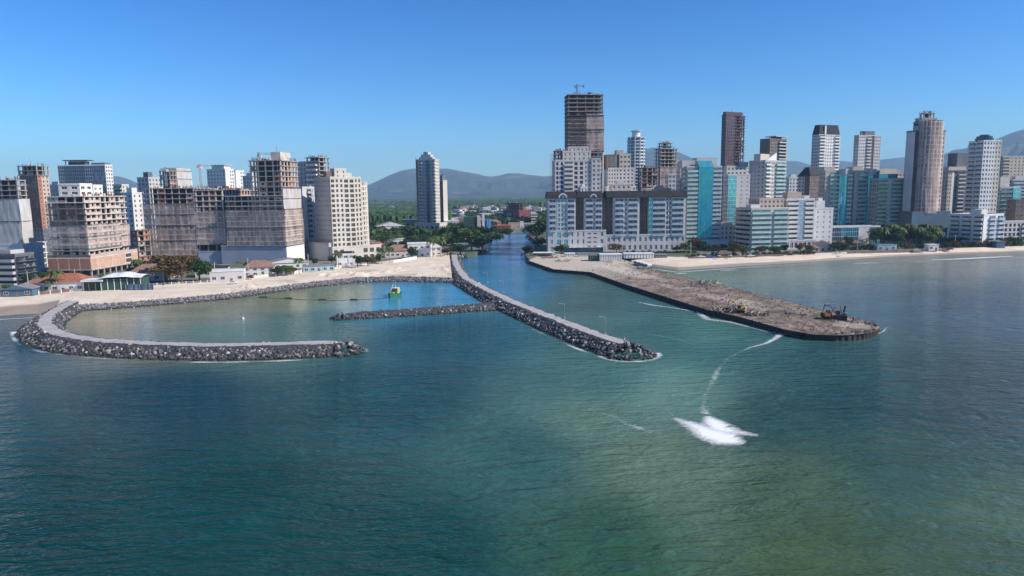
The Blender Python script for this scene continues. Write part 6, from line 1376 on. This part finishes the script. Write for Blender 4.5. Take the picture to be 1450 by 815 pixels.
# ---- right waterfront
house('cream cottage with bright orange roof on the right beach', 1165, 355, 24, 14, 'tile', 'cream', 'gable', -20, 8)
house('beige cottage wing left of the orange roof', 1153, 356, 14, 10, 'tile_dull', 'beige', 'hip', 0, 7)
house('thatched beach hut with wide brown roof right of the cottage', 1205, 352, 26, 14, 'thatch', 'brown_wall', 'hip', 0, 10, name='beach_hut', cat='hut')
house('small thatched kiosk with umbrella roof by the curved cream flats', 1026, 364, 18, 10, 'thatch', 'brown_wall', 'hip', 0, 6, name='beach_kiosk', cat='kiosk')
house('pale green glazed shed behind the beach shrubs', 1256, 354, 24, 8, 'rail_glass', 'rail_glass', 'flat', 0, 6, name='garden_shed', cat='shed')
house('grey blue kiosk at the beach before the hotel right end', 1417, 350, 10, 8, 'roof_grey', 'blue_wall', 'flat', 0, 5, name='beach_kiosk', cat='kiosk')
house('white kiosk with dark windows below the netted tower', 1322, 354, 12, 8, 'roof_white', 'white', 'flat', 0, 5, name='beach_kiosk', cat='kiosk')
fence([(975, 365), (1040, 363.5), (1110, 361)], 'dark low sea wall along the middle of the right beach', .8, 'brown_wall', post='brown_wall', step=6)
fence([(1200, 358), (1300, 354.5), (1345, 353)], 'dark low sea wall before the beach shrubs', .9, 'brown_wall', post='brown_wall', step=6)
def shed(label, px, py, wpx, hpx, dep, wall, roof, ribs=0, name='site_shed', cat='shed', yaw=0, open_=False, z=PZ+.1):
    p = gp(px, py, z); k = p.y/F; t = thing(name, label, cat, (p.x, p.y, z-.15), R(yaw)); w_, h = wpx*k, hpx*k
    m = MB(); m.box(-w_/2, w_/2, dep*.25 if open_ else 0, dep, 0, h*.85, wall); m.obj('wall', t); m = MB(); m.box(-w_/2-.2, w_/2+.2, -.3, dep+.3, h*.85+.003, h, roof); m.obj('roof', t)
    for i in range(ribs):
        x = -w_/2+w_*(i+.5)/ribs; m = MB(); m.box(x-w_/ribs*.09, x+w_/ribs*.09, -.1, -.005, 0, h*.84, 'steel' if wall != 'steel' else 'white'); m.obj('panel_rib', t)
    if open_:
        for i in range(4): x = -w_/2+.2+(w_-.4)*i/3; m = MB(); m.box(x-.1, x+.1, 0, .2, 0, h*.85, 'brown_wall'); m.obj('post', t)
shed('white flat roofed pergola bar right of the orange roofed house', 131, 412.5, 28, 17, 8, 'dark_green', 'roof_white', yaw=6, open_=True, name='beach_bar', cat='bar', z=GZ); shed('flat white canopy, dark below, at the river corner of the pier', 769, 363, 27, 6, 6, 'brown_wall', 'roof_white', open_=True)
shed('small white site container left of the dark green one', 807, 363, 14, 5, 5, 'white', 'white', 4); shed('grey site cabin beside the small white container', 826, 363, 14, 5, 5, 'lilac', 'roof_grey', 4)
shed('dark blue green container on the pier yard', 842, 368.5, 15, 8, 6, 'dark_green', 'grey_dark', 5, z=PZ+.4); shed('long white tented store on the pier yard', 865, 369, 31, 10, 7, 'white', 'roof_white', 9, z=PZ+.4)
shed('second long white store behind the sand yard', 905, 365, 42, 7, 7, 'white', 'roof_white', 10, z=GZ); shed('low grey boat shaped cover right of the white stores', 936, 364.5, 18, 5, 5, 'grey_dark', 'roof_grey', 4, z=GZ)
def culverts():
    a = gp(898, 373.5, PZ+.3); c = gp(916, 378.5, PZ+.3); d = c-a; t = thing('pipe_row', 'row of pale concrete pipe sections lined up on the pier', 'pipes', tuple(a), math.atan2(d.y, d.x)); L = d.length
    for i in range(10):
        m = MB(); n = 12; x = L*i/9; r0, r1 = .75, 1.05
        for k in range(n):
            a0, a1 = 2*math.pi*k/n, 2*math.pi*(k+1)/n; P = lambda a_, r_, y: (x+math.cos(a_)*r_, y, 1.05+math.sin(a_)*r_)
            m.quad([P(a0, r1, 0), P(a1, r1, 0), P(a1, r1, 2.4), P(a0, r1, 2.4)], 'roof_white'); m.quad([P(a0, r0, 0), P(a0, r0, 2.4), P(a1, r0, 2.4), P(a1, r0, 0)], 'concrete_dark_shade'); m.quad([P(a0, r0, 0), P(a1, r0, 0), P(a1, r1, 0), P(a0, r1, 0)], 'roof_white')
        m.obj('pipe_section', t)
culverts()
# ---- lamps, boat, machines, people
def lamp(px, py, hpx, label, ang=200):
    p = gp(px, py, 2.9); h = hpx*math.hypot(p.x, p.y)/F; t = thing('street_lamp', label, 'street lamp', (p.x, p.y, 2.7), R(ang), 'lamps along the long jetty')
    m = MB(); m.box(-.25, .25, -.25, .25, -.2, .3, 'concrete'); m.obj('base', t); m = MB(); m.tube((0, 0, .3), (0, 0, h), .075, .05, 'steel', 8); m.obj('pole', t)
    m = MB(); m.tube((0, 0, h), (.8, 0, h+.4), .05, .04, 'steel', 6); m.tube((.8, 0, h+.4), (1.6, 0, h+.5), .04, .04, 'steel', 6); m.obj('arm', t); m = MB(); m.box(1.5, 2.1, -.12, .12, h+.44, h+.56, 'steel'); m.obj('lamp_head', t)
lamp(857.5, 472.5, 24, 'first white lamp from the jetty head'); lamp(799.5, 449.5, 20, 'second white lamp from the jetty head'); lamp(713, 413, 15, 'third lamp from the jetty head, above the spur junction'); lamp(690.5, 399, 13, 'farthest lamp from the jetty head')
def boat():
    p = gp(558, 419.5, 0); t = thing('work_boat', 'green and yellow work boat moored in the lagoon', 'boat', (p.x, p.y, 0), R(-100)); L, Wd = 9.5, 4.2; m = MB(); n = 9; ring = []
    for i in range(n):
        u = i/(n-1); w_ = Wd/2*(1 if u < .6 else math.cos((u-.6)/.4*math.pi/2)**.7+.02); sh = 1.3+.9*max(0, u-.5)**1.2*2
        ring.append([(-L/2+L*u, -w_, sh), (-L/2+L*u, -w_*.75, -.5), (-L/2+L*u, w_*.75, -.5), (-L/2+L*u, w_, sh)])
    for i in range(n-1):
        for j in range(3): m.quad([ring[i][j], ring[i][j+1], ring[i+1][j+1], ring[i+1][j]], 'boat_green')
        m.quad([ring[i][0], ring[i+1][0], ring[i+1][3], ring[i][3]][::-1] if 0 else [tuple(v) for v in ((ring[i][0][0], ring[i][0][1], ring[i][0][2]-.25), (ring[i+1][0][0], ring[i+1][0][1], ring[i+1][0][2]-.25), (ring[i+1][3][0], ring[i+1][3][1], ring[i+1][3][2]-.25), (ring[i][3][0], ring[i][3][1], ring[i][3][2]-.25))], 'rust')
    m.quad(ring[0], 'boat_green'); m.obj('hull', t)
    m = MB(); m.box(-3.6, -.6, -1.4, 1.4, 1.1, 3.4, 'boat_yellow', 'white'); m.obj('cabin', t); m = MB(); m.box(-.59, -.55, -1.1, 1.1, 2.3, 3.1, 'win'); m.obj('window', t)
    m = MB(); m.tube((.6, -1.2, 1.1), (.2, 0, 5.6), .09, .07, 'boat_green'); m.tube((.6, 1.2, 1.1), (.2, 0, 5.6), .09, .07, 'boat_green'); m.tube((.2, 0, 5.4), (3.8, 0, 3.0), .08, .06, 'white_metal'); m.obj('hoist_frame', t); m = MB(); m.tube((-2, 0, 3.4), (-2, 0, 6.4), .07, .04, 'white_metal'); m.obj('mast', t)
    m = MB(); m.box(1.2, 2.8, -.7, .7, 1.0, 2.0, 'machine_yellow'); m.obj('winch', t)
boat()
def pipeline():
    P = smooth_line(W([(365, 420.5), (400, 422.3), (430, 424), (470, 425), (510, 424), (549, 421.5)], .05), 40, 1); t = thing('floating_pipe', 'thin dark dredging pipe floating across the lagoon to the boat', 'pipe', tuple(P[0])); m = MB()
    for a, c in zip(P[:-1], P[1:]): m.tube(Vector(a)-Vector(P[0]), Vector(c)-Vector(P[0]), .07, .07, 'rubber', 5)
    m.obj('hose', t)
    for i, (x, y, l) in enumerate([(373, 421, 'leftmost dark float of the lagoon pipe'), (408, 422.6, 'second dark float from the left on the lagoon pipe'), (456, 424.8, 'third dark float from the left on the lagoon pipe'), (501, 424.5, 'dark pipe float nearest the boat')]):
        p = gp(x, y, 0); f = thing('pipe_float', l, 'float', (p.x, p.y, 0), 0, 'floats of the lagoon pipe'); m = MB(); m.tube((-1.5, 0, .1), (1.5, 0, .1), .28, .28, 'rubber', 8); m.obj('drum', f); m = MB(); m.box(-1.7, 1.7, -.1, .1, .39, .48, 'rust'); m.obj('beam', f)
pipeline()
p = gp(344, 451, 0); t = thing('mooring_buoy', 'small white buoy floating in the tan lagoon water', 'buoy', (p.x, p.y, 0)); m = MB(); m.tube((0, 0, -.2), (0, 0, .5), .5, .45, 'roof_white', 10); m.obj('float', t); m = MB(); m.tube((0, 0, .5), (.2, 0, 1.2), .06, .05, 'white'); m.obj('pole', t)
def excavator(px, py, mat, label, ang, boom=1.0, sc=1.0, pile=False):
    p = gp(px, py, PZ); t = thing('excavator', label, 'excavator', (p.x, p.y, PZ+.3), R(ang)); t.scale = (sc,)*3
    for s_ in (-1, 1):
        m = MB(); poly = [(-2, .1), (-1.6, -.25), (1.6, -.25), (2, .1), (1.7, .7), (-1.7, .7)]; k = len(m.v); m.v += [(x, s_*1.3-.3, z+.25) for x, z in poly]+[(x, s_*1.3+.3, z+.25) for x, z in poly]
        m.f += [tuple(range(6)), tuple(range(11, 5, -1))]+[(i, (i+1) % 6, 6+(i+1) % 6, 6+i) for i in range(6)]; m.m += [m.mi('rubber')]*8; m.obj('track', t)
    m = MB(); m.box(-2.1, 1.2, -1.4, 1.4, 1.0, 2.0, mat); m.box(-2.3, -1.2, -1.4, 1.4, 2.0, 2.5, mat); m.obj('body', t); m = MB(); m.box(-.2, 1.3, .35, 1.4, 2.01, 3.3, 'win', mat); m.obj('cab', t)
    m = MB(); m.tube((1, -.3, 1.8), (3.2, -.3, 4.6), .3, .26, mat if not pile else 'grey_dark', 6); m.tube((3.2, -.3, 4.6), (5.2, -.3, 4.9), .26, .2, mat if not pile else 'grey_dark', 6); m.obj('boom', t); m = MB(); m.tube((5.2, -.3, 5.1), (6.1, -.3, 1.6), .22, .16, 'grey_dark', 6); m.obj('arm', t)
    m = MB(); m.box(5.6, 6.6, -.9, .3, .7, 1.6, 'rust'); m.obj('bucket', t)
    if pile: m = MB(); m.tube((-1.2, 0, 2.5), (-1.6, 0, 5), .35, .35, 'rust'); m.box(-2.6, 2, 1.6, 2.4, 0, 1.8, 'rust'); m.obj('pile_hammer', t)
excavator(1049, 443, 'machine_yellow', 'yellow excavator with dark raised arm on the near edge of the dirt pier', 150, sc=.75); excavator(1172, 451.5, 'machine_orange', 'orange excavator among dark steel near the end of the dirt pier', 8, sc=.75)
excavator(1189, 453, 'grey_dark', 'dark pile driving rig beside the orange excavator', 150, sc=.85, pile=True)
def dump(label, px, py, n, seed, L=3.):
    p = gp(px, py, PZ); r = random.Random(seed); t = thing('scrap_heap', label, 'scrap heap', (p.x, p.y, PZ+.2)); m = MB()
    for _ in range(n):
        a = r.uniform(0, 3.14); x, y = r.uniform(-L, L), r.uniform(-L*.6, L*.6); h = r.uniform(.3, 1.4); l = r.uniform(.8, 2.4); m.tube((x, y, h*.3), (x+math.cos(a)*l, y+math.sin(a)*l, h*.4+r.uniform(0, 1.)), .14, .14, r.choice(['rust', 'brown_wall', 'concrete_dark_shade', 'beige']), 4)
    m.obj('steel_scrap', t)
dump('dark tangle of steel and timber left of the yellow excavator', 1036, 442, 90, 1, 5.5); dump('heap of dark steel offcuts at the river corner of the yard', 778, 365.5, 40, 2, 5); dump('brown timber pile on the pale sand of the pier root', 797, 370.5, 30, 3, 4)
dump('dark steel stack before the concrete pipe row', 912, 381, 40, 4, 4); dump('dark scrap beside the far wall midway along the pier', 1003, 402, 40, 5, 3.5); dump('scattered pale blocks right of the yellow excavator', 1075, 447, 50, 6, 4)
def person(px, py, label, shirt, z=None, walk=.25, yaw=0):
    p = gp(px, py, z if z is not None else 1.2); P = [(0, 0, .98), (0, 0, 1.22), (0, 0, 1.45), (0, 0, 1.56), (0, .01, 1.68), (.1, 0, .92), (.11, walk*.5, .5), (.11, walk, .05), (-.1, 0, .92), (-.11, -walk*.5, .5), (-.11, -walk, .05), (.2, 0, 1.43), (.25, -.06, 1.15), (.26, .06, .9), (-.2, 0, 1.43), (-.25, .06, 1.15), (-.26, .14, .9), (.11, walk-.14, .03), (-.11, -walk-.14, .03)]
    E = [(0, 1), (1, 2), (2, 3), (3, 4), (0, 5), (5, 6), (6, 7), (0, 8), (8, 9), (9, 10), (2, 11), (11, 12), (12, 13), (2, 14), (14, 15), (15, 16), (7, 17), (10, 18)]
    rad = [.15, .14, .14, .06, .11, .1, .07, .05, .1, .07, .05, .07, .05, .04, .07, .05, .04, .04, .04]
    me = bpy.data.meshes.new('person'); me.from_pydata(P, E, []); me.materials.append(MAT['skin']); o = link('person', me, None, tuple(p), R(yaw)); md = o.modifiers.new('skin', 'SKIN'); o.modifiers.new('sub', 'SUBSURF').levels = 1
    for i, v in enumerate(me.skin_vertices[0].data if me.skin_vertices else []): v.radius = (rad[i], rad[i]*.8)
    if not me.skin_vertices: pass
    tag(o, label, 'person'); m = MB(); n = 10
    for z0, z1, ra, rb, mt in ((.9, 1.45, .19, .23, shirt), (.48, .9, .2, .2, 'navy')):
        k = len(m.v); m.v += [(ra*math.cos(6.283*i/n), ra*.72*math.sin(6.283*i/n), z0) for i in range(n)]+[(rb*math.cos(6.283*i/n), rb*.72*math.sin(6.283*i/n), z1) for i in range(n)]; m.f += [(k+i, k+(i+1) % n, k+n+(i+1) % n, k+n+i) for i in range(n)]; m.m += [m.mi(mt)]*n
    m.obj('clothes', o)
surf('skin', (.35, .2, .13), (.3, .17, .11), 3)
person(1260, 357, 'person in a dark shirt walking on the right beach below the shrubs', 'navy'); person(1376, 353, 'person in a red shirt on the right beach before the hotel', 'red_wall', yaw=90); person(846, 372, 'person standing alone on the pale yard before the dark container', 'machine_orange', PZ+.2)
person(884, 486, 'person in white standing at the head of the long jetty', 'white', 2.85); person(1240, 357.5, 'person in a pale shirt walking left of the dark shirted one', 'white')
def car(px, py, mat, label, ang=0, z=GZ, sc=1., name='parked_car', cat='car'):
    p = gp(px, py, z); t = thing(name, label, cat, (p.x, p.y, z+.02), R(ang)); t.scale = (sc,)*3; m = MB(); prof = [(-2.1, .35), (-2.1, .8), (-1.5, .95), (-1.0, 1.42), (.5, 1.42), (1.2, .95), (2.1, .8), (2.1, .35)]; n = len(prof)
    m.v = [(x, -.85, q) for x, q in prof]+[(x, .85, q) for x, q in prof]; m.f = [tuple(range(n-1, -1, -1)), tuple(range(n, 2*n))]+[(i, (i+1) % n, n+(i+1) % n, n+i) for i in range(n)]; m.m = [m.mi(mat)]*len(m.f); m.obj('body', t)
    m = MB(); m.box(-1.2, .9, -.87, .87, .97, 1.3, 'win'); m.obj('window', t)
    for x in (-1.35, 1.35):
        for y in (-.8, .8): m = MB(); m.tube((x, y-.1, .32), (x, y+.1, .32), .32, .32, 'rubber', 10); m.obj('wheel', t)
for x, y, mt, l, a in [(1063, 363.2, 'white', 'white car parked on the sand before the teal balconies', 5), (1070, 362.8, 'grey_dark', 'dark car right of the white one before the teal balconies', 5), (1186, 358.5, 'white', 'white car before the dark bushy tree', -8), (1298, 355, 'white', 'white car left of the white kiosk', 0), (1308, 354.8, 'roof_grey', 'grey car between the white car and the white kiosk', 0), (1345, 353.5, 'red_wall', 'red car before the hotel palms', 0), (330, 402, 'white', 'white car on the sand below the stepped villa', 20), (993, 364.5, 'white', 'white car before the teal block podium', 0), (1005, 364.2, 'bright_blue', 'blue car right of the white car at the teal block podium', 0), (786, 362.5, 'white', 'white car beside the river corner canopy', 0)]: car(x, y, mt, l, a)

def pole(px, py, label, h=9, z=GZ):
    p = gp(px, py, z); t = thing('utility_pole', label, 'pole', (p.x, p.y, z-.2), .3, 'utility poles behind the beaches'); m = MB(); m.tube((0, 0, 0), (0, 0, h), .17, .12, 'concrete_pale', 7); m.obj('post', t); m = MB(); m.box(-1.1, 1.1, -.06, .06, h-1, h-.85, 'brown_wall'); m.obj('crossarm', t)
for x, y, l in [(41, 412, 'concrete pole beside the leftmost tiled house'), (108, 409, 'concrete pole left of the pergola bar'), (150, 405, 'concrete pole behind the glass pavilion'), (232, 402, 'concrete pole under the rusty brown tree'), (305, 396, 'concrete pole left of the stepped villa'), (352, 390, 'concrete pole between villa and bungalow'), (437, 382, 'concrete pole right of the clump palm'), (500, 377, 'concrete pole beside the small modern house'), (580, 366, 'concrete pole at the low white wall'), (978, 363, 'concrete pole left of the bare brown tree'), (1120, 358, 'concrete pole before the pale column strip'), (1214, 354, 'concrete pole right of the thatched hut'), (1352, 350, 'concrete pole left of the hotel palms'), (1432, 347, 'concrete pole at the right end of the beach')]: pole(x, y, l)
def umbrella(px, py, mat, label, z=2.2):
    p = gp(px, py, z); t = thing('beach_umbrella', label, 'umbrella', tuple(p), 0, 'beach umbrellas'); m = MB(); m.tube((0, 0, -.5), (0, 0, 2.1), .04, .04, 'steel', 5); m.obj('pole', t); m = MB(); n = 8
    for i in range(n): a0, a1 = 6.283*i/n, 6.283*(i+1)/n; m.quad([(0, 0, 2.2), (1.3*math.cos(a0), 1.3*math.sin(a0), 1.75), (1.3*math.cos(a1), 1.3*math.sin(a1), 1.75)], mat if i % 2 else 'white')
    m.obj('canopy', t)
for x, y, mt, l in [(1018, 366, 'red_wall', 'red and white umbrella by the small thatched kiosk'), (1034, 365.6, 'bright_blue', 'blue and white umbrella by the small thatched kiosk'), (1195, 361, 'machine_yellow', 'yellow and white umbrella below the thatched hut'), (1330, 356.5, 'red_wall', 'red and white umbrella below the white kiosk')]: umbrella(x, y, mt, l)
r_ = random.Random(77)
for x, y, w_, h, m in [(60, 398, 20, 14, 'leaf'), (105, 400, 18, 13, 'leaf_dark'), (152, 398, 18, 14, 'leaf_light'), (188, 392, 16, 14, 'leaf'), (200, 384, 22, 16, 'leaf_dark'), (310, 388, 18, 13, 'leaf_dark'), (352, 380, 16, 12, 'leaf'), (444, 376, 14, 12, 'leaf_dark'), (470, 374, 14, 14, 'leaf'), (555, 356, 20, 14, 'leaf_dark'), (530, 360, 18, 12, 'leaf'), (602, 352, 20, 14, 'leaf_dark'), (575, 350, 22, 13, 'leaf'), (40, 402, 14, 12, 'leaf_dark'), (605, 345, 20, 14, 'leaf'), (620, 340, 22, 16, 'leaf_dark')]:
    tree(x, y, w_, h, m, 'garden tree among the low houses behind the left beach', group='garden trees behind the left beach')
for i in range(7): tree(958+i*11, 357-i*.3, 14, 10+(i*3 % 5), ['leaf_dark', 'leaf', 'leaf_brown'][i % 3], 'street tree before the teal glass block podium', group='street trees before the teal block')
for i in range(6): tree(1345+i*17, 347, 16, 10+(i*3 % 4), ['leaf', 'leaf_dark'][i % 2], 'street tree along the foot of the low white hotel', group='street trees at the hotel')
# ---------------------------------------------------------------- air
def haze():
    m = bpy.data.materials.new('haze_air'); m.use_nodes = True; t = m.node_tree; t.nodes.remove(t.nodes['Principled BSDF'])
    v = t.nodes.new('ShaderNodeVolumePrincipled'); v.inputs['Color'].default_value = (.48, .74, 1, 1); v.inputs['Density'].default_value = HAZE; v.inputs['Anisotropy'].default_value = 0
    t.links.new(v.outputs[0], t.nodes['Material Output'].inputs['Volume']); MAT['haze_air'] = m
    mb = MB(); mb.box(-12600, 12600, -3500, 12600, -6, 690, 'haze_air'); o = mb.obj('haze'); tag(o, kind='stuff', label='thin blue air haze over the whole bay'); return o
HAZE = 0.00009
haze()
